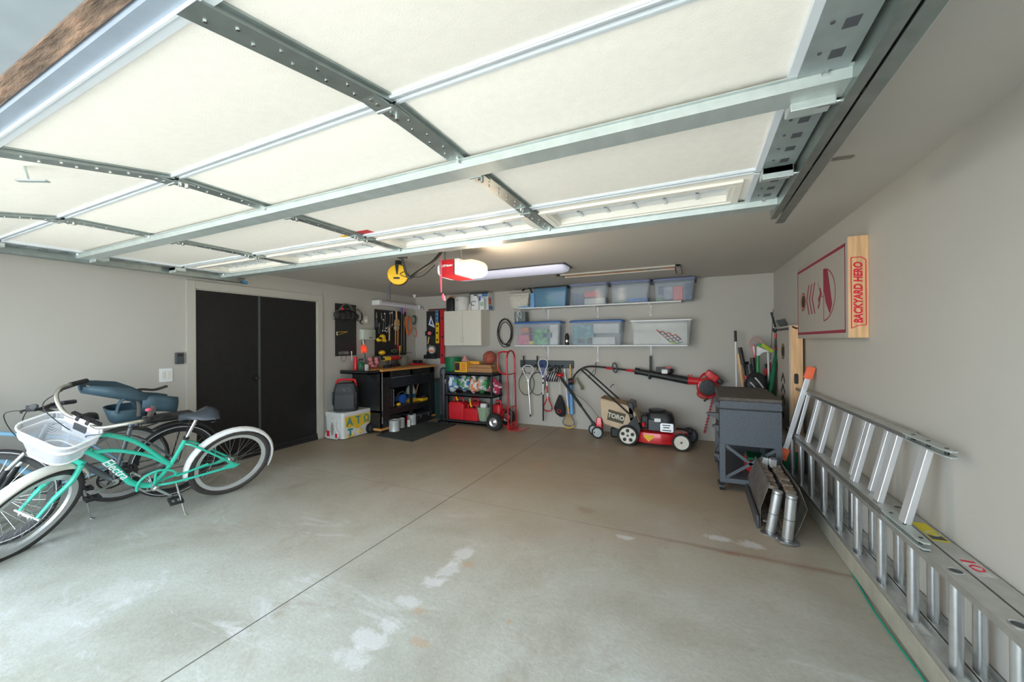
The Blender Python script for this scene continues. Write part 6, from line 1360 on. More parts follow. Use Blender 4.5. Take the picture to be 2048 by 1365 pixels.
b = MB(Fc); X = -Lc/2+.70; b.prism([(X-.04, .12), (X-.01, .075), (X+.03, .06), (X+.06, .01), (X+.03, -.01), (X+.01, -.04), (X+.0, -.07), (X-.03, -.10), (X-.05, -.085), (X-.02, -.05), (X-.045, -.02), (X-.02, .0), (X+.01, .02), (X-.0, .05)], .003, .0042); b.box((X+.05, -.012, .003), (X+.10, -.004, .0042)); b.build('bird_print', M_MAROON, face, smooth=0)
X = -Lc/2+.80; b = MB(Fc)     # half-round shield with a filled band
arc = [(X+.24*sin(a)*1.15, .205*cos(a)) for a in [k*pi/20 for k in range(21)]]
for k in range(20):
    (x0_, y0_), (x1_, y1_) = arc[k], arc[k+1]; b.add([(x0_, y0_, .003), (x1_, y1_, .003), (x1_*.965+X*.035, y1_*.955, .003), (x0_*.965+X*.035, y0_*.955, .003), (x0_, y0_, .0042), (x1_, y1_, .0042), (x1_*.965+X*.035, y1_*.955, .0042), (x0_*.965+X*.035, y0_*.955, .0042)], [(4, 5, 6, 7), (0, 1, 5, 4), (3, 2, 6, 7)])
b.box((X, -.205, .003), (X+.008, .205, .0042)); b.prism([(X+.0, .205), (X+.1, .19), (X+.2, -.085), (X+.15, -.155), (X+.06, -.07), (X+.0, .06)], .003, .0043); b.build('shield_print', M_MAROON, face, smooth=0)
# lettering on the wooden side
cxs = (fx+XR(fy0))/2+.0
Fs = frame((cxs, fy0-.0015, (zb_+zt_)/2-.04), (0, 0, 1), (-1, 0, 0))
text_obj('BACKYARD HERO', .062, Fs, M_REDINK, CB, bold=.0022, sx=.80, shear=.15)
b = MB(Fs); hl_, hh_ = .215, .038
for (p, q) in (((-hl_, -hh_), (hl_, -hh_)), ((hl_, -hh_), (hl_+.02, -hh_*.4)), ((hl_+.02, -hh_*.4), (hl_+.02, hh_)), ((hl_+.02, hh_), (-hl_+.01, hh_)), ((-hl_+.01, hh_), (-hl_-.02, hh_)), ((-hl_-.02, hh_), (-hl_, .0)), ((-hl_, 0), (-hl_, -hh_))): b.bar((p[0], p[1], .0005), (q[0], q[1], .0005), .005, .001)
b.build('logo_outline', M_REDINK, CB, smooth=0)

# standing board
sy0, sy1, sx0_, sx1_ = 4.75, 5.36, .855, .962
zt2, zb2 = at(1592, 651, y=sy0).z, at(1592, 905, y=sy0).z
SB = E('cornhole_board', 'cornhole board with black arrows standing upright in the right back corner', 'cornhole board', (.9, 5.0, zb2))
MB().box((sx0_+.004, sy0, zb2), (sx1_, sy0+.02, zt2)).build('side_board', M_WOOD, SB, smooth=0, bevel=.002)
MB().box((sx0_+.004, sy0+.02, zb2+.02), (sx1_-.01, sy1, zt2-.002)).build('inner_box', M_WOOD, SB, smooth=0)
fc2 = MB().box((sx0_-.008, sy0-.002, zb2), (sx0_+.004, sy1, zt2)).build('face_panel', M_BOARDE, SB, smooth=0)
F2 = frame((sx0_-.008, (sy0+sy1)/2, (zb2+zt2)/2), (0, -1, 0), (0, 0, 1))
if (F2.to_3x3() @ Vector((0, 0, 1))).x > 0: F2 = F2 @ Matrix.Diagonal((1, 1, -1, 1))
h2 = (zt2-zb2)/2; oval_hole(F2, .0, h2-.27, .085, fc2, M_BLACK)
b = MB(F2)
for k in range(3): zc = h2-.56-k*.115; b.prism([(0, zc+.06), (.10, zc-.02), (.10, zc-.055), (0, zc+.02), (-.10, zc-.055), (-.10, zc-.02)], .001, .003)
b.box((-.3, h2-.045, .001), (.3, h2-.02, .003)); b.prism([(-.05, h2-.93), (.05, h2-.93), (.02, h2-1.0), (-.02, h2-1.0)], .001, .003); b.build('arrow_print', M_BLACK, fc2, smooth=0)
MB().prism(rbox(.035, .105, .016), 0, .004, frame((.905, sy0-.001, at(1592, 743+15, y=sy0).z), (1, 0, 0), (0, 0, 1))).build('handle_slot', M_BLACK, SB, smooth=0)
MB().tube(bez([(sx0_+.02, sy0-.004, zt2-.01), (.905, sy0-.004, zt2-.03), (sx1_-.01, sy0-.004, zt2-.028)], 4), .008, 6).build('bag_strap', M_BLACK, SB)
MB().box((.80, 4.77, .121), (.958, 5.3, zb2-.002)).build('storage_bin', M_GREEN, label='dark green bin on the curb under the standing cornhole board', cat='bin', smooth=0, bevel=.01)

# ------------------------------------------------------------------ ladders on the curb (frame: x into the wall, y along it, z up)
LFm = frame((XR(0), 0, 0), (1, sl_, 0), (-sl_, 1, 0))
CZ = .121
def chan(b, x0, x1, y0, y1, z, up, t=.003, fl=.028):
    b.box((x0, y0, z-t/2), (x1, y1, z+t/2)); z2_ = z+fl*up
    b.box((x0, y0, min(z, z2_)), (x0+t, y1, max(z, z2_))); b.box((x1-t, y0, min(z, z2_)), (x1, y1, max(z, z2_)))
M_STICK_Y = mat('yellow_label', (.85, .72, .02), .5); M_STICK_W = mat('white_label', (.66, .66, .64), .5, var=.15, scale=60)
def ext_section(name, label, xc, y0, y1, off, z0_, z1_):
    t_ = E(name, label, 'ladder', tuple(LFm @ Vector((xc, (y0+y1)/2, z0_))))
    w_ = .039
    r1 = MB(LFm); chan(r1, xc-w_, xc+w_, y0, y1, z0_+.003, 1); r1.build('side_rail', M_ALU2, t_, smooth=0)
    r2 = MB(LFm); chan(r2, xc-w_, xc+w_, y0, y1, z1_, -1); r2 = r2.build('side_rail', M_ALU2, t_, smooth=0)
    k = 0; y = 4.62+off
    while y > y0:
        b = MB(LFm); prof = []
        n = 18; ring = []
        for j in range(n):
            a = 2*pi*j/n; rr = .0215*(1+.05*cos(6*a)); ring.append((xc+rr*cos(a)*1.0, y+rr*sin(a)*1.05))
        b.loft([[(p[0], p[1], z0_+.004) for p in ring], [(p[0], p[1], z1_-.002) for p in ring]]); b.build('rung', M_ALU, t_, smooth=50)
        if y < 3.0:
            b = MB(LFm @ Matrix.Translation((xc, y, z1_+.001))); b.tube([(.022*cos(q*pi/9), .025*sin(q*pi/9), .001) for q in range(18)], .0035, 5, closed=True); b.build('rung_end', M_ALU, t_)
            b = MB(LFm @ Matrix.Translation((xc, y, z1_+.0018))); b.lathe([(.020, 0), (0, .0003)], None, 16, cap=False); b.build('rung_socket', M_GREYM, t_)
        b = MB(LFm @ Matrix.Translation((xc, y, z0_+.005))); b.lathe([(.018, .0), (.023, .003), (.018, .006)], None, 14, cap=False); b.build('rung_collar', M_ALU, t_)
        y -= .318
    return t_
L1 = ext_section('extension_ladder', 'front section of the long aluminium extension ladder lying along the right wall', -.135, 1.05, 4.70, .06, CZ, .53)
L2 = ext_section('extension_ladder', 'rear section of the aluminium extension ladder, touching the right wall, with yellow label', -.048, 1.15, 4.68, .10, CZ, .53)
MB(LFm).box((-.078, 2.42, .532), (-.02, 2.62, .533)).build('caution_label', M_STICK_Y, L2, smooth=0, label='yellow caution label')
MB(LFm).box((-.075, 2.43, .5331), (-.024, 2.475, .5335)).build('label_print', M_GREYM, L2, smooth=0)
MB(LFm).box((-.076, 2.13, .532), (-.02, 2.26, .533)).build('danger_label', M_STICK_W, L2, smooth=0, label='white danger label')
b = MB(LFm); b.tube([(-.048+.018*cos(q*pi/8), 2.19+.022*sin(q*pi/8), .5334) for q in range(16)], .0035, 4, closed=True); b.box((-.072, 2.235, .5332), (-.028, 2.252, .5338)); b.build('label_print', M_REDINK, L2, smooth=0)
MB(LFm).box((-.07, 3.0, .532), (-.025, 3.16, .533)).build('white_label_strip', M_STICK_W, L2, smooth=0)
MB(LFm).box((-.165, 2.36, CZ+.0055), (-.108, 2.56, CZ+.0065)).build('white_label_strip', M_STICK_W, L1, smooth=0)
MB(LFm).box((-.165, 2.02, CZ+.0055), (-.108, 2.16, CZ+.0065)).build('white_label_strip', M_STICK_W, L1, smooth=0)
# folding ladder with square rungs
fl_ = E('folding_ladder', 'folding aluminium ladder with square rungs and orange capped bar on the extension ladder', 'ladder', tuple(LFm @ Vector((-.13, 3.4, .535))))
zl, zu = .552, .957; xl_, xu_ = -.145, -.058; ya_, yb3 = 2.62, 4.78
def lrail(x, z, y0, y1): 
    b = MB(LFm); b.box((x-.032, y0, z-.011), (x+.032, y1, z+.011)); b.box((x-.032, y0, z-.014), (x-.026, y1, z+.014)); b.build('side_rail', M_ALU2, fl_, smooth=0, bevel=.002)
lrail(xl_, zl, ya_, yb3); lrail(xu_, zu, ya_, yb3)
MB(LFm).box((xu_+.034, ya_+.1, zu-.012), (xu_+.052, yb3-.05, zu+.012)).build('inner_rail', M_ALU2, fl_, smooth=0)
def sqrung(y, w_, dx=0, nm='rung', m=M_ALU):
    p = LFm @ Vector((xl_+dx, y, zl+.011)); q = LFm @ Vector((xu_+dx, y, zu-.011))
    MB().bar(p, q, w_, .028, LFm.to_3x3() @ Vector((-1, 0, .1))).build(nm, m, fl_, smooth=0, bevel=.003)
M_RUNGW = mat('pale_rung', (.74, .75, .77), .35, .55, var=.03)
for y in (4.45, 4.12, 3.79, 3.45, 3.11, 2.78): sqrung(y, .058, 0, m=M_RUNGW)
for y in (3.58, 3.24, 2.95): sqrung(y, .035, .03, m=M_RUNGW)
sqrung(2.50, .058, 0, m=M_RUNGW)
for (x, z) in ((xl_-.012, zl), (xu_-.012, zu)):
    for kk, (a, c) in enumerate(((2.28, 2.66),)):
        b = MB(LFm); out = [(x-.022, a+.03), (x-.012, a), (x+.012, a), (x+.022, a+.03), (x+.030, c-.03), (x+.02, c), (x-.02, c), (x-.028, c-.03)]
        b.prism(out, z-.017, z-.009); b.prism(out, z+.009, z+.017); b.build('hinge_plate', M_GALV, fl_, smooth=0, bevel=.002)
        b = MB(LFm); 
        for yy in (a+.05, (a+c)/2, c-.06): b.cyl((x, yy, z-.019), (x, yy, z+.019), .008, n=10)
        b.build('hinge_pin', M_BLACKM, fl_)
MB(LFm).tube([(xl_-.02, 4.7, zl-.01), (xl_-.05, 4.62, zl-.06), (xl_-.03, 4.52, zl-.03)], .004, 5).build('locking_clip', M_CHROME, fl_)
p = LFm @ Vector((-.212, 4.52, .39)); q = LFm @ Vector((-.045, 4.52, 1.17)); d = (q-p).normalized()
p = at(1569, 903, y=4.42); q = at(1617, 752, y=4.42)
MB().bar(p, q, .042, .03, (0, -1, 0)).build('stabiliser_bar', M_RUNGW, fl_, smooth=0, bevel=.003)
for a, c in ((p, p+(q-p).normalized()*-.085), (q, q+(q-p).normalized()*.085)): MB().bar(a+(q-p).normalized()*(.03 if a is p else -.03), c, .065, .05, (0, -1, 0)).build('rubber_cap', mat('orange_rubber', (.95, .17, .07), .5) if 'orange_rubber' not in MATS else MATS['orange_rubber'], fl_, smooth=0, bevel=.006)
# green cord on the floor and hanging
pts = [at(px, py, z=.006) for px, py in ((1620, 972), (1630, 1002), (1648, 1043), (1662, 1072), (1690, 1122), (1706, 1150), (1738, 1206), (1764, 1245), (1800, 1295), (1826, 1330), (1862, 1380))]
M_GC = mat('teal_green_cord', (.01, .30, .20), .5)
MB().tube(bez(pts, 5), .0045, 6).build('green_rope', M_GC, label='thin teal green cord running along the floor at the foot of the right curb', cat='cord')
pp = [LFm @ Vector((-.07+.02*cos(k*.9), 3.95+.05*cos(k*.9), .45+.09*sin(k*.9)-.004*k)) for k in range(20)]
MB().tube(bez(pp, 3), .005, 5).build('green_rope', M_GC, label='teal green cord coiled between the extension ladder rungs', cat='cord')

# ------------------------------------------------------------------ steel car ramps
def ramp(xo, yo, label, lean, rx):
    t_ = E('car_ramp', label, 'car ramp', (xo, 3.8, 0)); 
    T = Matrix.Translation((xo, yo, 0)) @ Matrix.Rotation(radians(lean), 4, 'Y')
    # thin bent plate on its long edge
    prof = rx
    b = MB(T); y0_, y1_ = .08, .86
    b.loft([[(x_, y0_+s_*1.0, z_) for x_, z_ in prof]+[(x_+.004, y0_+s_, z_) for x_, z_ in reversed(prof)] for s_ in (0, .78)]); b.build('plate', M_RUSTY, t_, smooth=0)
    c = .045 if rx[2][0] < 0 else -.045
    MB(T).cyl((c, .03, .012), (c, .03, .335), .034, n=24).build('support_tube', M_ALU, t_)
    for z_ in (.02, .16, .315): MB(T).tube([(c+.0345*cos(q*pi/12), .03+.0345*sin(q*pi/12), z_) for q in range(24)], .0022, 4, closed=True).build('tube_seam', M_GREYM, t_)
    MB(T).lathe([(.0, .0), (.065, .0), (.07, .004), (.062, .012), (0, .012)], Matrix.Translation((c, .02, -.0)) @ Matrix.Rotation(radians(-lean), 4, 'Y'), 26).build('foot_disc', M_STEEL, t_)
    b = MB(T); random.seed(int(yo*100))
    for k in range(6): y_ = .12+.12*k; b.box((min(0, c*1.4), y_, .31+.01*(k % 2)), (max(0, c*1.4), y_+.09, .335+.008*(k % 3)))
    b.box((min(0, c*1.5), .1, .05), (max(0, c*1.5), .84, .062)); b.build('cross_braces', mat('rusty_braces', (.30, .24, .19), .6, .3, var=.5, scale=30) if 'rusty_braces' not in MATS else MATS['rusty_braces'], t_, smooth=0)
    b = MB(T); b.box((c*1.2-.025, .70, .33), (c*1.2+.02, .78, .40)); b.build('end_tab', M_ALU, t_, smooth=0)
ramp(.445, 3.43, 'steel car ramp with grey support tube, left one of the pair beside the cart', 9, [(-.015, .0), (-.035, .16), (-.005, .36)])
ramp(.625, 3.33, 'steel car ramp with bent outer plate, right one of the pair, nearest the ladder', 5, [(.0, .0), (.03, .10), (.062, .24), (.0, .385)])
MB().prism([(.41, 3.50), (.425, 3.50), (.425, 4.30), (.41, 4.30)], 0, .10).build('ramp_rail', M_GREYM, smooth=0, label='dark flat steel rail leaning on the outside of the left car ramp', cat='steel rail')

# ------------------------------------------------------------------ rolling cart
CT = E('rolling_cart', 'blue-grey steel rolling cart with X brace and casters near the right back corner', 'cart', (.45, 4.75, 0))
kx0, kx1, ky0, ky1 = .195, .70, 4.23, 5.25
MB().box((kx0, ky0, .87), (kx1, ky1, .902)).build('lid', M_CARTT, CT, smooth=0, bevel=.004)
b = MB(); b.box((kx0, ky0, .80), (kx1, ky0+.004, .868)); b.box((kx0, ky0, .84), (kx0+.004, ky1, .868)); b.box((kx1-.004, ky0, .84), (kx1, ky1, .868)); b.build('lid_skirt', M_CART, CT, smooth=0)
MB().box((kx0+.008, ky0+.012, .455), (kx1-.006, ky1-.01, .868)).build('body', M_BLACK, CT, smooth=0)
MB().box((kx0+.002, ky0+.004, .45), (kx1-.002, ky0+.014, .785)).build('front_panel', M_CART, CT, smooth=0, bevel=.002)
for x_, y_ in ((kx0, ky0), (kx1-.05, ky0), (kx0, ky1-.05), (kx1-.05, ky1-.05)):
    MB().box((x_, y_+.002, .085), (x_+.05, y_+.05, .46)).build('leg', M_CART, CT, smooth=0, bevel=.003)
MB().box((kx0, ky0+.003, .085), (kx1, ky1, .13)).build('bottom_shelf', M_CART, CT, smooth=0, bevel=.003)
for a, c in (((kx0+.05, .44), (kx1-.04, .13)), ((kx0+.05, .13), (kx1-.04, .44))): MB().bar((a[0], ky0+.012, a[1]), (c[0], ky0+.012, c[1]), .004, .028, (0, 0, 1)).build('cross_brace', M_CART, CT, smooth=0)
for x_, y_ in ((kx0+.02, ky0+.02), (kx1-.03, ky0+.03), (kx0+.02, ky1-.06)):
    c = MB().cyl((x_-.02, y_+.02, .037), (x_+.02, y_+.02, .037), .037, n=20).build('caster_wheel', M_BLACK, CT); MB().cyl((x_-.022, y_+.02, .037), (x_+.022, y_+.02, .037), .014).build('wheel_hub', M_CHROME, c)
    b = MB(); b.box((x_-.035, y_-.015, .07), (x_+.035, y_+.055, .085)); b.box((x_-.027, y_+.005, .03), (x_-.022, y_+.035, .075)); b.box((x_+.022, y_+.005, .03), (x_+.027, y_+.035, .075)); b.build('caster_fork', M_BLACKM, c, smooth=0)
for z_, d_ in ((.83, .04), (.72, .10), (.60, .05), (.32, .04)):
    b = MB(); b.prism([(0, .02), (-d_, .02), (-d_-.012, .005), (-d_*.5, -.02), (0, -.055)], 0, .06, frame((kx0, ky0+.1, z_), (1, 0, 0), (0, 0, 1))); b.build('side_hook', M_GREYM, CT, smooth=0, bevel=.003)
MB().tube(bez([(kx0-.005, 4.4, .40), (kx0-.03, 4.42, .32), (kx0-.02, 4.46, .27), (kx0-.005, 4.5, .30)], 4), .005, 5).build('cable', M_BLACK, CT)
MB().box((kx0+.25, 4.5, .131), (kx0+.42, 4.8, .24)).build('red_case', M_RED, label='red case on the bottom shelf of the rolling cart', cat='case', bevel=.02, smooth=30)
MB().box((kx0+.26, 4.52, .242), (kx0+.41, 4.78, .275)).build('green_tray', M_GREEN, label='green tray lying on the red case in the cart', cat='tray', bevel=.01)

# ------------------------------------------------------------------ sticks and sports gear in the right back corner
def pole(name, label, cat, a, ya, c, yc, r, m, capm=None, capl=.0, capr=None, sq=1):
    A = at(a[0], a[1], y=ya); B_ = at(c[0], c[1], y=yc); t_ = E(name, label, cat, tuple(B_))
    MB().tube([A, B_], r, 8, sq=sq).build('shaft', m, t_)
    if capm: MB().tube([A, A.lerp(B_, capl)], capr or r*1.25, 8).build('grip', capm, t_)
    return t_, A, B_
# a dark bin holds their feet
BG = E('gear_bin', 'dark bin holding hockey sticks and poles behind the rolling cart', 'bin', (.5, 5.85, 0))
MB(Matrix.Translation((.56, 5.80, .005))).loft([[(x_*k, y_*k, z_) for x_, y_ in rbox(.62, .58, .08)] for z_, k in ((0, .85), (.70, 1))]).build('bin_body', M_GREYM, BG, smooth=30)
MB(Matrix.Translation((.56, 5.80, .705))).tube([(x_, y_, 0) for x_, y_ in rbox(.62, .58, .08)], .012, 6, closed=True).build('bin_rim', M_BLACK, BG)
pole('broom_pole', 'tall white pole with black grip standing left of the sticks behind the cart', 'pole', (1470.5, 662), 6.1, (1474, 790), 6.1, .013, M_WHITE, M_BLACK, .17, .017)
pole('wooden_bat', 'pale wooden stick leaning left of the hockey sticks', 'stick', (1477, 708), 6.0, (1489, 795), 5.95, .024, M_WOOD)
t_, A, B_ = pole('hockey_stick', 'black taped hockey stick with red lower shaft, leftmost of the sticks', 'hockey stick', (1480, 696), 5.95, (1501, 800), 5.8, .017, M_BLACKM, M_BLACK, .33, .026, sq=.7)
MB().tube([A.lerp(B_, .55), B_], .019, 8).build('red_shaft', M_RED, t_)
pole('hockey_stick', 'black hockey stick end wrapped in dark tape behind the red one', 'hockey stick', (1493, 724), 6.0, (1502, 795), 5.9, .026, M_BLACKM)
pole('hockey_stick', 'dark grey stick end, shortest of the bunch behind the cart', 'hockey stick', (1498, 729), 5.9, (1506, 795), 5.85, .024, M_GREYM)
pole('hockey_stick', 'black square stick end beside the pink stick', 'hockey stick', (1505, 716), 5.95, (1511, 790), 5.9, .027, M_BLACK)
t_, A, B_ = pole('lacrosse_stick', 'pink lacrosse stick standing head up behind the green brush', 'lacrosse stick', (1507, 690), 6.05, (1517, 790), 6.0, .015, M_PINK)
M_PALEP = mat('pale_pink_mesh', (.62, .38, .36), .6)
hc = at(1512, 690, y=6.05)
MB().tube([hc+Vector((.075*cos(a), 0, .10*sin(a))) for a in [k*pi/8 for k in range(16)]], .009, 6, closed=True).build('head_frame', M_PALEP, t_)
b = MB()
for k in range(-3, 4): u_ = k/4; hh = sqrt(1-u_*u_); b.tube([hc+Vector((.075*u_, 0, -.1*hh)), hc+Vector((.075*u_, 0, .1*hh))], .002, 4); b.tube([hc+Vector((-.075*hh, 0, .1*u_)), hc+Vector((.075*hh, 0, .1*u_))], .002, 4)
b.build('pocket', M_PALEP, t_); MB().tube([A+Vector((0, -.01, -.02)), A.lerp(B_, .28)], .012, 6).build('white_tape', M_WHITE, t_)
t_, A, B_ = pole('scrub_brush', 'green handled scrub brush with white head and lime bristles standing head up', 'brush', (1516, 712), 5.85, (1515, 790), 5.8, .020, mat('kelly_green', (.02, .24, .07), .4))
P0 = at(1516, 712, y=5.85); P1 = at(1528, 697, y=5.85)
b = MB(); b.loft([[P0+Vector((x_*.5, y_*.5, 0)) for x_, y_ in rbox(.06, .05, .02)], [P0.lerp(P1, .35)+Vector((x_*.9, y_, .01)) for x_, y_ in rbox(.08, .06, .02)], [P0.lerp(P1, .9)+Vector((x_*1.2, y_*1.3, x_*-.6)) for x_, y_ in rbox(.12, .07, .02)]]); b.build('brush_head', M_WHITE, t_, smooth=30)
p = at(1532, 698, y=5.84); F = Matrix.Translation(p) @ Matrix.Rotation(radians(38), 4, 'Y'); MB(F).box((-.075, -.045, -.012), (.075, .045, .035)).build('bristle_block', mat('lime_bristles', (.42, .52, .06), .8, bump=.5), t_, bevel=.006)
MB().box((at(1514, 690, y=5.84).x, 5.82, at(1514, 695, y=5.84).z), (at(1521, 690, y=5.84).x, 5.86, at(1514, 688, y=5.84).z)).build('green_corner', M_GRN2, t_, bevel=.008)
t_, A, B_ = pole('shovel_handle', 'dark pole with red band just left of the white rod in the corner', 'pole', (1532.5, 728), 6.0, (1531, 795), 5.95, .014, M_BLACKM, M_BLACKM, .1)
MB().tube([A.lerp(B_, .15), A.lerp(B_, .35)], .02, 8).build('red_band', M_RED, t_); MB().tube([A.lerp(B_, .5), B_], .02, 8).build('maroon_sleeve', M_MAROON, t_)
pole('white_rod', 'thin white rod standing in the corner left of the green folded umbrella', 'rod', (1536, 703), 5.95, (1538, 795), 5.9, .010, M_WHITE)
pole('red_rod', 'dark red rod behind the white rod in the corner', 'rod', (1541, 725), 6.05, (1540, 795), 6.0, .008, M_MAROON)
GU = E('garden_umbrella', 'green folded umbrella with red tip leaning in the right back corner', 'umbrella', tuple(at(1543, 790, y=5.8)))
A, B_ = at(1552, 700, y=5.9), at(1541, 800, y=5.75)
MB().tube([A, A.lerp(B_, .4), A.lerp(B_, .7), B_], [.010, .028, .045, .06], 10).build('folded_canopy', M_GREEN, GU)
MB().tube([at(1551, 696, y=5.9), A], .014, 8).build('red_tip', M_RED, GU); MB().tube([at(1547, 752, y=5.8), at(1541, 790, y=5.7)], .004, 4).build('seam', M_GRN2, GU)
t_, A, B_ = pole('red_pole', 'thin grey rod with red bands above the green umbrella', 'rod', (1551, 667), 6.1, (1551, 700), 6.1, .010, M_GREYM, M_RED, .3, .014)
pole('fishing_rod', 'very thin dark rod reaching highest in the right back corner', 'rod', (1546.5, 619), 6.15, (1541, 720), 6.1, .004, M_GREYM)
GR = E('garden_fork', 'black forked garden tool with four tines behind the standing cornhole board', 'garden fork', tuple(at(1562, 655, y=5.55)))
for k in range(4):
    px = 1553+k*4.6; MB().tube([at(px, 641-k*.9, y=5.5), at(px+6.5, 652-k*.9, y=5.5)], .010, 6).build('tine', M_GREYM, GR)
MB().tube([at(1559, 653, y=5.5), at(1578, 649.5, y=5.5)], .008, 6).build('crossbar', M_GREYM, GR)
MB().tube([at(1567, 651, y=5.51), Vector((.80, 5.55, .60))], .010, 6).build('shaft', M_BLACKM, GR)
MB().tube([at(1542.5, 625, y=5.9), at(1551, 655, y=5.9)], .012, 6).build('cane', M_BLACKM, label='black cane slanting from upper left above the green umbrella', cat='cane')
MB().tube(bez([at(1547, 657, y=5.9), at(1547.5, 662, y=5.9), at(1551, 664, y=5.9), at(1553, 658, y=5.9)], 4), .012, 6).build('crook_handle', M_BLACK, label='black crook handle at the top left corner of the standing board', cat='cane')
SBG = E('sports_bag', 'black sports bag with white straps standing among the sticks', 'bag', tuple(at(1510, 790, y=5.75)))
c0 = at(1512, 780, y=5.78); b = MB(Matrix.Translation(c0)); b.loft([[(x_*k, y_*k, z_) for x_, y_ in rbox(.26, .16, .06)] for z_, k in ((-.08, .9), (.08, 1), (.18, .7), (.22, .3))]); b.build('bag_body', M_BLACK, SBG)
for s, (dx, dz) in enumerate(((-.07, .10), (-.02, .16), (.04, -.02))): MB().tube(bez([c0+Vector((dx, -.09, dz)), c0+Vector((dx+.04, -.10, dz-.05)), c0+Vector((dx+.09, -.10, dz-.13))], 4), .009, 6).build('white_strap', M_WHITE, SBG)
b = MB(); cc = c0+Vector((-.02, -.10, -.02)); b.tube([cc+Vector((.022*cos(a), 0, .035*sin(a))) for a in [k*pi/6 for k in range(12)]], .008, 5, closed=True); b.build('white_logo', M_WHITE, SBG)

# ------------------------------------------------------------------ bicycles
def bike_matrix(x, y, head, lean):
    a, l = radians(head), radians(lean); h = Vector((cos(a), sin(a), 0)); n = Vector((-sin(a), cos(a), 0))
    up = Vector((0, 0, 1))*cos(l)+n*sin(l); N = up.cross(h)
    return Matrix(((h.x, N.x, up.x, x), (h.y, N.y, up.y, y), (h.z, N.z, up.z, 0), (0, 0, 0, 1)))
def wheel(M, R, parent, tm, rimm, tw=.026, nspk=28, knobs=0, name='wheel', stripe=None, rimw=.012, rimh=.03):
    # M: wheel frame, z = axle, origin = hub
    Ri = R-tw*1.9
    b = MB(M); b.tube([((R-tw)*cos(k*2*pi/48), (R-tw)*sin(k*2*pi/48), 0) for k in range(48)], tw, 10, closed=True, up=(0, 0, 1))
    if knobs:
        for k in range(knobs):
            a = 2*pi*k/knobs
            for s in (-1, 1): b.add([((R-.004+q)*cos(a+w_), (R-.004+q)*sin(a+w_), s*.010+z_) for q in (0, .005) for w_ in (-.014, .014) for z_ in (-.006, .006)], [(0, 1, 3, 2), (4, 6, 7, 5), (0, 4, 5, 1), (2, 3, 7, 6), (0, 2, 6, 4), (1, 5, 7, 3)])
    w = b.build(name, tm, parent)
    MB(M).lathe([(Ri-rimh, -rimw*.7), (Ri-rimh*.2, -rimw), (Ri+.004, -rimw*1.1), (Ri+.004, rimw*1.1), (Ri-rimh*.2, rimw), (Ri-rimh, rimw*.7), (Ri-rimh, -rimw*.7)], None, 48, cap=False).build('rim', rimm, w)
    if stripe:
        for s in (-1, 1): MB(M).tube([((R-tw*.95)*cos(k*2*pi/48), (R-tw*.95)*sin(k*2*pi/48), s*tw*.98) for k in range(48)], .0022, 4, closed=True).build('reflective_stripe', stripe, w)
    MB(M).cyl((0, 0, -.045), (0, 0, .045), .018, n=14).cyl((0, 0, -.034), (0, 0, -.028), .03, n=14).cyl((0, 0, .028), (0, 0, .034), .03, n=14).build('hub', M_CHROME, w)
    for k in range(nspk):
        a = 2*pi*k/nspk; s = 1 if k % 2 else -1; o = (.35 if (k//2) % 2 else -.35)
        MB(M).tube([(.028*cos(a+o*2.4), .028*sin(a+o*2.4), s*.03), ((Ri-rimh)*cos(a), (Ri-rimh)*sin(a), s*.002)], .0011, 3, cap=False).build('spoke', M_CHROME, w)
    return w
def arc_fender(M, R, a0, a1, w_, m, parent, flare=0):
    rings = []; n = 22
    for k in range(n+1):
        a = radians(a0+(a1-a0)*k/n); ww = w_*(1+flare*(abs(k/n-.5)*2)**3)
        rings.append([((R+dr)*cos(a), (R+dr)*sin(a), z_) for z_, dr in ((-ww, -.020), (-ww*.85, -.004), (-ww*.4, .006), (ww*.4, .006), (ww*.85, -.004), (ww, -.020))])
    b = MB(M); b.loft(rings, closed_ring=False, cap=False)
    return b.build('fender', m, parent, solid=.003)
def wheel_frame(B, f, u, steer=None):
    M = Matrix.Translation((f, 0, u)) @ Matrix.Rotation(radians(90), 4, 'X')   # local z -> -l
    return B @ ((steer @ M) if steer else M)
def steer_matrix(top, bot, ang):
    t = Vector((top[0], 0, top[1])); b_ = Vector((bot[0], 0, bot[1])); ax = (t-b_).normalized()
    return Matrix.Translation(b_) @ Matrix.Rotation(radians(ang), 4, ax) @ Matrix.Translation(-b_)
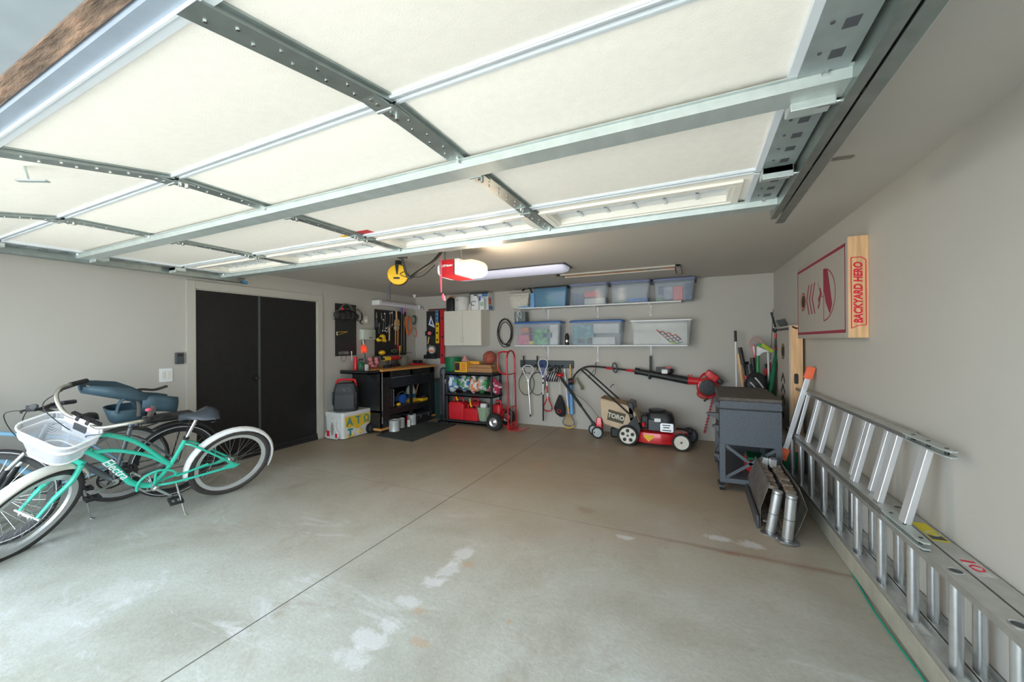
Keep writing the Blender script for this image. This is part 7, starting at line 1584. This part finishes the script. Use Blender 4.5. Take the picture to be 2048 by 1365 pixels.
def chainset(B, P, bb, hubf, R, frame_m, ring_m=M_BLACKM, side=-1, crank_a=-35, guard=None):
    y = side*.045
    c = MB(B @ Matrix.Translation((bb[0], y, bb[1])) @ Matrix.Rotation(radians(90), 4, 'X'))
    c.lathe([(.075, -.002), (.09, -.003), (.09, .003), (.075, .002), (.075, -.002)], None, 36, cap=False)
    for k in range(5): a = k*2*pi/5; c.tube([(0, 0, 0), (.08*cos(a), .08*sin(a), 0)], .007, 5)
    c.build('chainring', ring_m, P)
    for s, aa in ((side, crank_a+180), (-side, crank_a)):
        a = radians(aa); yy = s*.075; e = (bb[0]+.165*cos(a), yy*1.15, bb[1]+.165*sin(a))
        MB(B).tube([(bb[0], yy*.8, bb[1]), e], [.012, .009], 8).build('crank_arm', M_CHROME, P)
        p = MB(B); yy2 = yy*1.15+s*.055; p.box((e[0]-.045, min(yy2-.045, yy2+.045), e[2]-.012), (e[0]-.03, yy2+.045, e[2]+.012)); p.box((e[0]+.03, yy2-.045, e[2]-.012), (e[0]+.045, yy2+.045, e[2]+.012)); p.box((e[0]-.03, yy2-.045, e[2]-.010), (e[0]+.03, yy2-.03, e[2]+.010)); p.box((e[0]-.03, yy2+.03, e[2]-.010), (e[0]+.03, yy2+.045, e[2]+.010)); p.cyl((e[0], yy2-.045, e[2]), (e[0], yy2+.045, e[2]), .009)
        p.build('pedal', M_BLACK, P)
    MB(B).cyl((bb[0], -.06, bb[1]), (bb[0], .06, bb[1]), .024, n=16).build('bottom_bracket', M_CHROME, P)
    ch = [(bb[0]+.0, y, bb[1]+.09), (0, y, R+.035), (-.035, y, R), (0, y, R-.035), (bb[0], y, bb[1]-.09), (bb[0]+.085, y, bb[1])]
    MB(B).tube(ch, .004, 4, closed=True).build('chain', M_BLACKM, P)
def saddle(B, P, f, u, L=.26, w_=.2, m=None, tilt=0):
    rings = []
    for t, hw, hz in ((0, .55, .0), (.06, .85, .012), (.2, 1, .02), (.4, .78, .008), (.6, .38, .0), (.85, .2, .004), (1, .12, -.004)):
        x_ = f-L*.42+L*t; W = w_/2*hw
        rings.append([(x_, W*c_, u+hz+.018*s_*(1 if s_ > 0 else 1.6)-.028*abs(c_)**2) for c_, s_ in [(cos(q*pi/6), sin(q*pi/6)) for q in range(12)]])
    MB(B).loft(rings).build('saddle', m or M_BLACK, P)
    for s in (-1, 1): MB(B).tube([(f-L*.3, s*.03, u-.035), (f, s*.022, u-.055), (f+L*.35, s*.012, u-.02)], .004, 5).build('saddle_rail', M_CHROME, P)

# --- teal cruiser ---
GBm = bike_matrix(-4.134, 2.204, -98.4, 20.5)
GB = E('bicycle', 'teal cruiser bicycle with white fenders and white front basket, nearest of the bikes', 'bicycle', M=GBm, group=None)
R = .34; hub = (0, .34); bb = (.561, .29); ST_ = (.378, .687); hb, ht = (.995, .70), (.935, .885)
fh = (1.25, .345)
def fr(pts, r, nm, m=M_TEAL, P=GB, B=GBm, k=4, l=None, n=10):
    P3 = [(p[0], (p[2] if len(p) > 2 else 0), p[1]) for p in pts]
    return MB(B).tube(bez(P3, k) if len(P3) > 2 else P3, r, n).build(nm, m, P)
fr([(ht[0]-.01, ht[1]-.045), (.91, .83), (.853, .824), (.70, .73), (.56, .57), (.463, .45)], .017, 'top_tube')
for s in (-.02, .02): pass
fr([(hb[0]-.05, .728), (.93, .70), (.85, .69), (.77, .666), (.623, .588), (.52, .50), (.463, .445)], .0145, 'middle_tube')
fr([(hb[0]-.005, .725), (.942, .70), (.829, .572), (.75, .44), (.70, .36), (.62, .305), (bb[0], bb[1])], .023, 'down_tube')
fr([(ST_[0], ST_[1]), (.463, .45), (bb[0], bb[1])], .017, 'seat_tube')
fr([(hb[0]+.01, hb[1]-.02), (ht[0]-.005, ht[1]+.02)], .024, 'head_tube')
for s in (-1, 1):
    fr([(.385, .634, 0), (.30, .60, s*.045), (0, .355, s*.062)], .010, 'seat_stay')
    fr([(bb[0]-.02, bb[1], s*.02), (.40, .30, s*.05), (0, .335, s*.062)], .011, 'chain_stay')
    MB(GBm).prism([(-.05, .345), (.04, .375), (.12, .33), (.0, .315)], 0, .005, Matrix(((1, 0, 0, 0), (0, 0, 1, s*.062), (0, 1, 0, 0), (0, 0, 0, 1)))).build('dropout', M_TEAL, GB, smooth=0)
fr([(bb[0], bb[1], 0), (.45, .40), (.40, .60)], .001, 'cable', M_BLACK) if False else None
wheel(wheel_frame(GBm, 0, .34), R, GB, mat('cruiser_tyre', (.05, .045, .042), .7, var=.1, bump=.1), mat('pale_rim', (.62, .64, .64), .35, .5), tw=.027, nspk=36, name='rear_wheel')
arc_fender(wheel_frame(GBm, 0, .34), .36, -12, 200, .034, M_WHITE, GB)
chainset(GBm, GB, bb, 0, .34, M_TEAL, mat('silver_ring', (.5, .52, .5), .3, .8), side=-1, crank_a=222)
b = MB(GBm @ Matrix.Translation((bb[0]+.0, .035, bb[1]+.03)) @ Matrix.Rotation(radians(90), 4, 'X')); b.tube(bez([(.13*cos(a)-.02, .12*sin(a)+.0, 0) for a in [radians(q) for q in range(-15, 176, 15)]]+[(-.36, .08, 0)], 2), .010, 8); b.tube([(0, 0, 0), (-.0, .115, 0)], .010, 6); b.build('chain_guard', M_TEAL, GB)
fr([(ST_[0]+.005, ST_[1]-.02), (.323, .86)], .013, 'seat_post', M_CHROME)
b = MB(GBm); b.cyl((ST_[0]-.0, -.028, ST_[1]), (ST_[0], .028, ST_[1]), .010, n=8); b.lathe([(.021, -.012), (.023, 0), (.021, .012)], Matrix.Translation((ST_[0], 0, ST_[1]-.0)), 14); b.build('seat_clamp', M_BLACK, GB)
saddle(GBm, GB, .29, .905, .27, .25, mat('cruiser_saddle', (.045, .055, .07), .35, var=.1))
b = MB(GBm); 
for s in (-1, 1): b.tube([(.22+.018*cos(q*.9), s*.055+.018*sin(q*.9), .84+.004*q) for q in range(12)], .003, 4)
b.build('saddle_springs', M_CHROME, GB)
fr([(.42, .295, .05), (.36, .15, .085), (.30, -.095+.0, .15)], .008, 'kickstand', M_CHROME) if False else None
kp_ = GBm.inverted() @ at(370, 1029, z=.006); kt_ = Vector((.42, .03, .285))
MB(GBm).tube([kt_, kt_.lerp(kp_, .5), kp_, kp_+Vector((-.01, .035, 0))], .008, 8).build('kickstand', M_CHROME, GB)
tb_ = MB(GBm); 
# lettering on the down tube
dtc = (Vector((.80, .0245, .525))); ex = Vector((.70-.89, 0, .36-.65)).normalized()
text_obj('Electra', .082, GBm @ frame(dtc+Vector((0, .003, 0)), ex, (ex.z*-1 if False else 1, 0, -ex.x/ex.z if False else -.35)) if False else GBm @ frame(dtc, (-.55, 0, -.83), (-.83, 0, .55)), M_WHITE, GB, bold=.0003, depth=.0015, shear=.2)
# steered front end
S = steer_matrix(ht, hb, 36)
BS_ = GBm @ S
fw = wheel(wheel_frame(GBm, fh[0], fh[1], S), R, GB, mat('knobby_tyre', (.035, .034, .034), .75, var=.1), MATS['pale_rim'], tw=.028, nspk=36, knobs=60, name='front_wheel', rimh=.036, rimw=.016)
arc_fender(wheel_frame(GBm, fh[0], fh[1], S), .362, 38, 165, .036, mat('cream_fender', (.80, .79, .72), .35), GB, flare=0)
for s in (-1, 1): MB(BS_).tube(bez([(hb[0]+.02, s*.05, hb[1]-.05), (hb[0]+.07, s*.058, hb[1]-.16), (hb[0]+.17, s*.06, .45), (fh[0], s*.06, fh[1])], 4), [.018]*5+[.016]*4+[.012]*4, 8).build('fork_blade', M_TEAL, GB)
MB(BS_).tube([(hb[0]+.02, -.06, hb[1]-.045), (hb[0]+.02, .06, hb[1]-.045)], .02, 8).build('fork_crown', M_TEAL, GB)
MB(BS_).cyl((fh[0], -.085, fh[1]), (fh[0], .085, fh[1]), .011, n=10).build('front_axle', M_CHROME, GB)
for s in (-1, 1): MB(BS_).tube([(fh[0], s*.062, fh[1]), (fh[0]-.24, s*.036, fh[1]+.26)], .0025, 4).build('fender_stay', M_CHROME, GB)
stx, stz = .965, 1.0
MB(BS_).tube([(ht[0]-.005, 0, ht[1]), (stx, 0, stz-.01), (stx+.045, 0, stz+.01)], .014, 8).build('stem', M_CHROME, GB)
# swept cruiser handlebar
M_BARC = mat('satin_bar', (.62, .62, .56), .25, .9)
bp_ = [(stx+.03, 0, stz+.0), (stx+.055, .06, stz+.005), (stx+.07, .13, stz+.03), (stx+.045, .22, stz+.085), (stx-.02, .275, stz+.105), (stx-.09, .292, stz+.095), (stx-.13, .297, stz+.088)]
HB_ = MB(BS_).tube(bez([(p[0], -p[1], p[2]) for p in bp_[::-1]]+bp_[1:], 5), .0125, 10).build('handlebar', M_BARC, GB)
for s in (-1, 1):
    MB(BS_).tube([(stx-.10, s*.293, stz+.093), (stx-.22, s*.302, stz+.075)], .018, 10).build('grip', M_BLACK, HB_)
    MB(BS_).tube(bez([(stx-.06, s*.285, stz+.09), (stx-.05, s*.305, stz+.06), (stx-.16, s*.32, stz+.045)], 4), .006, 6).build('brake_lever', M_BLACK, HB_)
MB(BS_).cyl((stx-.07, .29, stz+.095), (stx-.10, .295, stz+.095), .026, n=14).build('shifter', M_BLACK, HB_)
for s in (-1, 1): MB(BS_).tube(bez([(stx-.05, s*.285, stz+.07), (stx+.12, s*.22, stz+.06), (stx+.10, s*.08, stz-.05), (ht[0]+.03, s*.02, ht[1]-.06)], 5), .003, 5).build('brake_cable', M_BLACK, GB)
# basket
bw0, bw1 = .36, .27     # widths top / bottom (left-right), depth
M_BSK = bpy.data.materials.new('perforated_basket'); M_BSK.use_nodes = True; t = M_BSK.node_tree; bs = t.nodes['Principled BSDF']
bs.inputs['Base Color'].default_value = (.60, .62, .68, 1); bs.inputs['Roughness'].default_value = .4
tc = nn(t, 'ShaderNodeTexCoord'); mp = nn(t, 'ShaderNodeMapping'); mp.inputs['Scale'].default_value = (64, 64, 64); t.links.new(tc.outputs['Object'], mp.inputs[0])
vo = nn(t, 'ShaderNodeTexVoronoi'); vo.inputs['Randomness'].default_value = 0; t.links.new(mp.outputs[0], vo.inputs['Vector'])
mt = nn(t, 'ShaderNodeMath'); mt.operation = 'GREATER_THAN'; mt.inputs[1].default_value = .45; t.links.new(vo.outputs['Distance'], mt.inputs[0]); t.links.new(mt.outputs[0], bs.inputs['Alpha'])
BK_ = None
cxk = stx+.19
def brect(z, wx, wy, dx=0): return [(cxk+dx+x_, y_, z) for x_, y_ in rbox(wx, wy, .075, 5)]
zt3, zb3 = stz+.015, stz-.175
b = MB(BS_); b.loft([brect(zb3, .19, .25), brect(zb3+.11, .235, .315), brect(zt3-.055, .25, .34)], cap=False); BK_ = lower = b.build('basket', M_BSK, GB, smooth=50, label='white perforated plastic basket')
b = MB(BS_); b.loft([brect(zt3-.075, .248, .336), brect(zt3-.058, .256, .346), brect(zt3-.045, .258, .348)], cap=False); b.build('solid_band', M_WHITE, BK_, solid=.003)
b = MB(BS_); b.loft([brect(zt3-.05, .255, .345), brect(zt3, .265, .358)], cap=False); b.build('upper_wall', M_BSK, BK_, smooth=50)
b = MB(BS_); b.f.append(tuple(range(24))); b.v += [BS_ @ Vector(p) for p in brect(zb3, .19, .25)]; b.mi.append(0); b.build('basket_floor', M_BSK, BK_, smooth=0)
b = MB(BS_); b.tube(brect(zb3, .19, .25), .006, 6, closed=True); b.build('bottom_rim', M_WHITE, BK_)
b = MB(BS_); b.tube(brect(zt3, .267, .36), .007, 6, closed=True); b.build('rim', M_WHITE, BK_)
MB(BS_).box((cxk-.132, -.12, zt3-.14), (cxk-.124, .12, zt3-.005)).build('back_plate', M_WHITE, BK_, smooth=0)
MB(BS_).box((cxk-.124, -.045, zt3-.085), (cxk-.116, .045, zt3-.03)).build('mount_plate', M_GREYM, BK_, smooth=0, bevel=.004)
MB(BS_).box((cxk-.165, -.10, zt3-.02), (cxk-.142, .10, zt3+.015)).cyl((stx+.05, -.045, stz+.012), (stx+.05, -.025, stz+.012), .022).cyl((stx+.05, .025, stz+.012), (stx+.05, .045, stz+.012), .022).box((stx+.05, -.05, stz-.02), (cxk-.15, .05, stz+.0)).build('handlebar_clamp', M_BLACK, BK_, smooth=0)

def mtb(name, label, M, fm, tyre, stripe, s2, bar_m, front=True, fork_m=None, sd=True, clamp_m=None, steer=20, R=.345, fh=(1.06, .345), saddle_u=.90, knob=0):
    P = E(name, label, 'bicycle', M=M); bb = (.43, .285); st = (.325, .76); ht = (.80, .86); hb = (.86, .70)
    f_ = lambda pts, r, nm, m=fm, k=4: fr(pts, r, nm, m, P, M, k)
    f_([ht, (.78, .80), (st[0]+.02, .66)], .017, 'top_tube'); f_([(hb[0]-.01, hb[1]+.03), bb], .023, 'down_tube'); f_([st, bb], .018, 'seat_tube'); f_([hb, (ht[0]-.01, ht[1]+.03)], .024, 'head_tube')
    for s in (-1, 1):
        f_([(st[0]+.02, .66, 0), (.22, .58, s*.05), (0, R, s*.065)], .009, 'seat_stay'); f_([(bb[0]-.01, bb[1], s*.02), (.3, .30, s*.05), (0, R, s*.065)], .010, 'chain_stay')
    wheel(wheel_frame(M, 0, R), R, P, tyre, M_BLACKM if stripe else M_ALU, tw=.022, nspk=28, name='rear_wheel', stripe=stripe, knobs=knob)
    chainset(M, P, bb, 0, R, fm, crank_a=-20 if stripe else 200)
    f_([st, (st[0]-.05, saddle_u-.03)], .0135, 'seat_post', M_BLACKM)
    if clamp_m: MB(M).lathe([(.024, -.018), (.03, -.01), (.03, .012), (.024, .02)], Matrix.Translation((st[0], 0, st[1]+.01)), 14).build('seat_clamp', clamp_m, P)
    if sd: saddle(M, P, st[0]-.04, saddle_u, .27, .16)
    S = steer_matrix(ht, hb, steer); BS2 = M @ S
    wheel(wheel_frame(M, fh[0], fh[1], S), R, P, tyre, M_BLACKM if stripe else M_ALU, tw=.022, nspk=28, name='front_wheel', stripe=stripe, knobs=knob)
    for s in (-1, 1):
        MB(BS2).tube([(hb[0]+.02, s*.065, hb[1]-.03), (fh[0]-.08, s*.067, fh[1]+.19)], .015, 10).build('fork_stanchion', M_CHROME, P)
        MB(BS2).tube([(fh[0]-.085, s*.067, fh[1]+.2), (fh[0], s*.067, fh[1])], .021, 10).build('fork_leg', fork_m or M_BLACKM, P)
    MB(BS2).tube([(hb[0]+.015, -.08, hb[1]-.035), (hb[0]+.015, .08, hb[1]-.035)], .022, 8).build('fork_crown', fork_m or M_BLACKM, P)
    MB(BS2).tube([(ht[0]-.01, 0, ht[1]+.02), (ht[0]-.03, 0, ht[1]+.07), (ht[0]+.05, 0, ht[1]+.11)], .017, 8).build('stem', M_BLACKM, P)
    bx, bz = ht[0]+.05, ht[1]+.11
    H_ = MB(BS2).tube(bez([(bx-.07, -.32, bz+.03), (bx-.01, -.15, bz+.02), (bx, -.04, bz), (bx, .04, bz), (bx-.01, .15, bz+.02), (bx-.07, .32, bz+.03)], 4), .013, 8).build('handlebar', bar_m, P)
    for s in (-1, 1):
        MB(BS2).tube([(bx-.045, s*.20, bz+.026), (bx-.078, s*.33, bz+.03)], .018, 8).build('grip', M_GREYM, H_)
        MB(BS2).tube([(bx-.02, s*.17, bz+.01), (bx+.03, s*.19, bz-.005), (bx-.01, s*.28, bz-.01)], .007, 6).build('brake_lever', M_BLACK, H_)
        MB(BS2).box((bx-.045, s*.175-.02, bz-.01), (bx+.005, s*.175+.02, bz+.035)).build('shifter', M_BLACK, H_, bevel=.005)
        MB(BS2).tube(bez([(bx+.02, s*.17, bz), (bx+.12, s*.15, bz-.02), (bx+.11, s*.06, bz-.16), (hb[0]+.03, s*.03, hb[1]+.02)], 5), .003, 5).build('brake_cable', M_BLACK, P)
    return P, BS2
Bm2 = bike_matrix(-4.55, 1.961, -93.5, 7.5)
B2, BS2 = mtb('bicycle', 'dark grey mountain bicycle with blue seat clamp standing behind the teal cruiser', Bm2, M_GREYF, mat('road_tyre', (.03, .03, .032), .6), M_WHITE, 0, M_BLACKM, clamp_m=M_BLUE, saddle_u=.83, steer=-32, fork_m=M_BLACKM)
kp_ = Bm2.inverted() @ at(181, 1037, z=.006)
MB(Bm2).tube([Vector((.61, .05, .27)), kp_, kp_+Vector((-.02, .035, 0))], .008, 8).build('kickstand', M_CHROME, B2)
arc_fender(wheel_frame(Bm2, 0, .345), .375, 60, 165, .03, M_BLACK, B2)
# rear rack
b = MB(Bm2); b.tube(bez([(-.22, -.06, .76), (.25, -.06, .76), (.28, 0, .76), (.25, .06, .76), (-.22, .06, .76)], 4), .007, 6)
for s in (-1, 1): b.tube([(0, s*.075, .36), (-.08, s*.065, .76)], .006, 6)
b.build('rear_rack', M_BLACKM, B2)
Bm3 = bike_matrix(-4.855, 1.70, -94, 4)
B3, BS3 = mtb('bicycle', 'light blue bicycle with black tyres leaning closest to the left wall', Bm3, M_BLUEF, MATS['cruiser_tyre'], None, 0, M_BLACKM, saddle_u=.82, steer=-12, fork_m=M_BLUEF, clamp_m=None)
# child seat on the grey bike
CS = B2
F = Bm2
def shell(rings, nm, m=M_NAVY, solid=.012): b = MB(F); b.loft(rings, closed_ring=False, cap=False); return b.build(nm, m, CS, smooth=60, solid=solid)
# reclined back: long shell pointing forward-up
back = []
for t, w_, d_ in ((0, .10, .03), (.15, .15, .06), (.4, .17, .08), (.7, .15, .06), (.92, .12, .04), (1, .06, .01)):
    x_ = .22+.42*t; z_ = .97+.15*t
    back.append([(x_+.25*q_*.1, y_, z_+q_) for y_, q_ in ((-w_, d_), (-w_*1.02, .0), (-w_*.7, -.03), (0, -.045), (w_*.7, -.03), (w_*1.02, .0), (w_, d_))])
CS = shell(back, 'child_seat'); CS['label'] = 'navy child seat with grey straps'
b = MB(F); b.loft([[(x_, y_*k, z_+.012) for y_ in (-.10, -.05, .05, .10)] for x_, z_, k in ((.30, .97, .8), (.42, 1.02, 1), (.56, 1.08, .9))], closed_ring=False, cap=False); b.build('cushion', mat('navy_cushion', (.03, .045, .09), .9), CS, solid=.03)
b = MB(F); b.add([(.50, -.05, 1.085), (.60, -.05, 1.12), (.60, .03, 1.125), (.50, .03, 1.09)], [(0, 1, 2, 3)]); b.build('woven_patch', mat('tan_weave', (.45, .38, .22), .9, var=.3, scale=60), CS, solid=.004, smooth=0)
b = MB(F); b.loft([[(cx_+x_*k, y_*k, z_) for x_, y_ in rbox(.26, .24, .09)] for z_, k, cx_ in ((.80, .75, .36), (.86, .9, .36), (.92, 1.05, .36))], cap=False); b.build('foot_well', M_NAVY, CS, solid=.01)
b = MB(F); b.loft([[(x_, y_*k, z_+q_) for y_, q_ in ((-.13, .06), (-.14, 0), (-.1, -.06), (0, -.08), (.1, -.06), (.14, 0), (.13, .06))] for x_, k, z_ in ((.30, 1, .955), (.21, 1.05, .94), (.12, .95, .925), (.05, .8, .905))], closed_ring=False, cap=False); b.build('seat_shell', M_NAVY, CS, solid=.014, smooth=60)
b = MB(F); b.loft([[(x_, y_, z_+q_) for y_, q_ in ((.14, .07), (.155, .03), (.15, -.02), (.13, -.07))] for x_, z_ in ((.31, .965), (.22, .955), (.14, .94), (.06, .92))], closed_ring=False, cap=False); b.build('leg_guard', M_NAVY, CS, solid=.012, smooth=60)
MB(F).tube(bez([(.46, .12, .90), (.44, .13, 1.0), (.36, .13, 1.04), (.28, .13, 1.0), (.26, .12, .88)], 5), .018, 8, sq=.6).build('side_arch', M_NAVY, CS)
MB(F).tube(bez([(.36, .0, 1.035), (.28, .0, 1.06), (.19, .02, 1.05), (.10, .02, 1.075)], 5), .02, 8, sq=.5).build('grab_bar', M_BLACK, CS)
for pts in ([(.34, .08, 1.04), (.33, .14, .96), (.33, .15, .86)], [(.28, .06, 1.02), (.22, .14, .97), (.24, .15, .86), (.30, .14, .84)], [(.26, .08, 1.0), (.24, .15, .95), (.27, .16, .85)]): MB(F).tube(bez(pts, 5), .014, 6, sq=.3).build('harness_strap', mat('strap_taupe', (.16, .14, .13), .8) if 'strap_taupe' not in MATS else MATS['strap_taupe'], CS)
MB(F).sph((.32, .06, 1.04), .035, 1.2, 1, .8).build('buckle', M_BLACK, CS); MB(F).sph((.27, .16, .91), .018, 1.3, .8, .9).build('pink_button', M_PINK, CS, label='pink release button')
MB(F).box((-.12, -.08, .775), (.28, .10, .80)).build('mounting_bracket', M_BLACK, CS, bevel=.01)
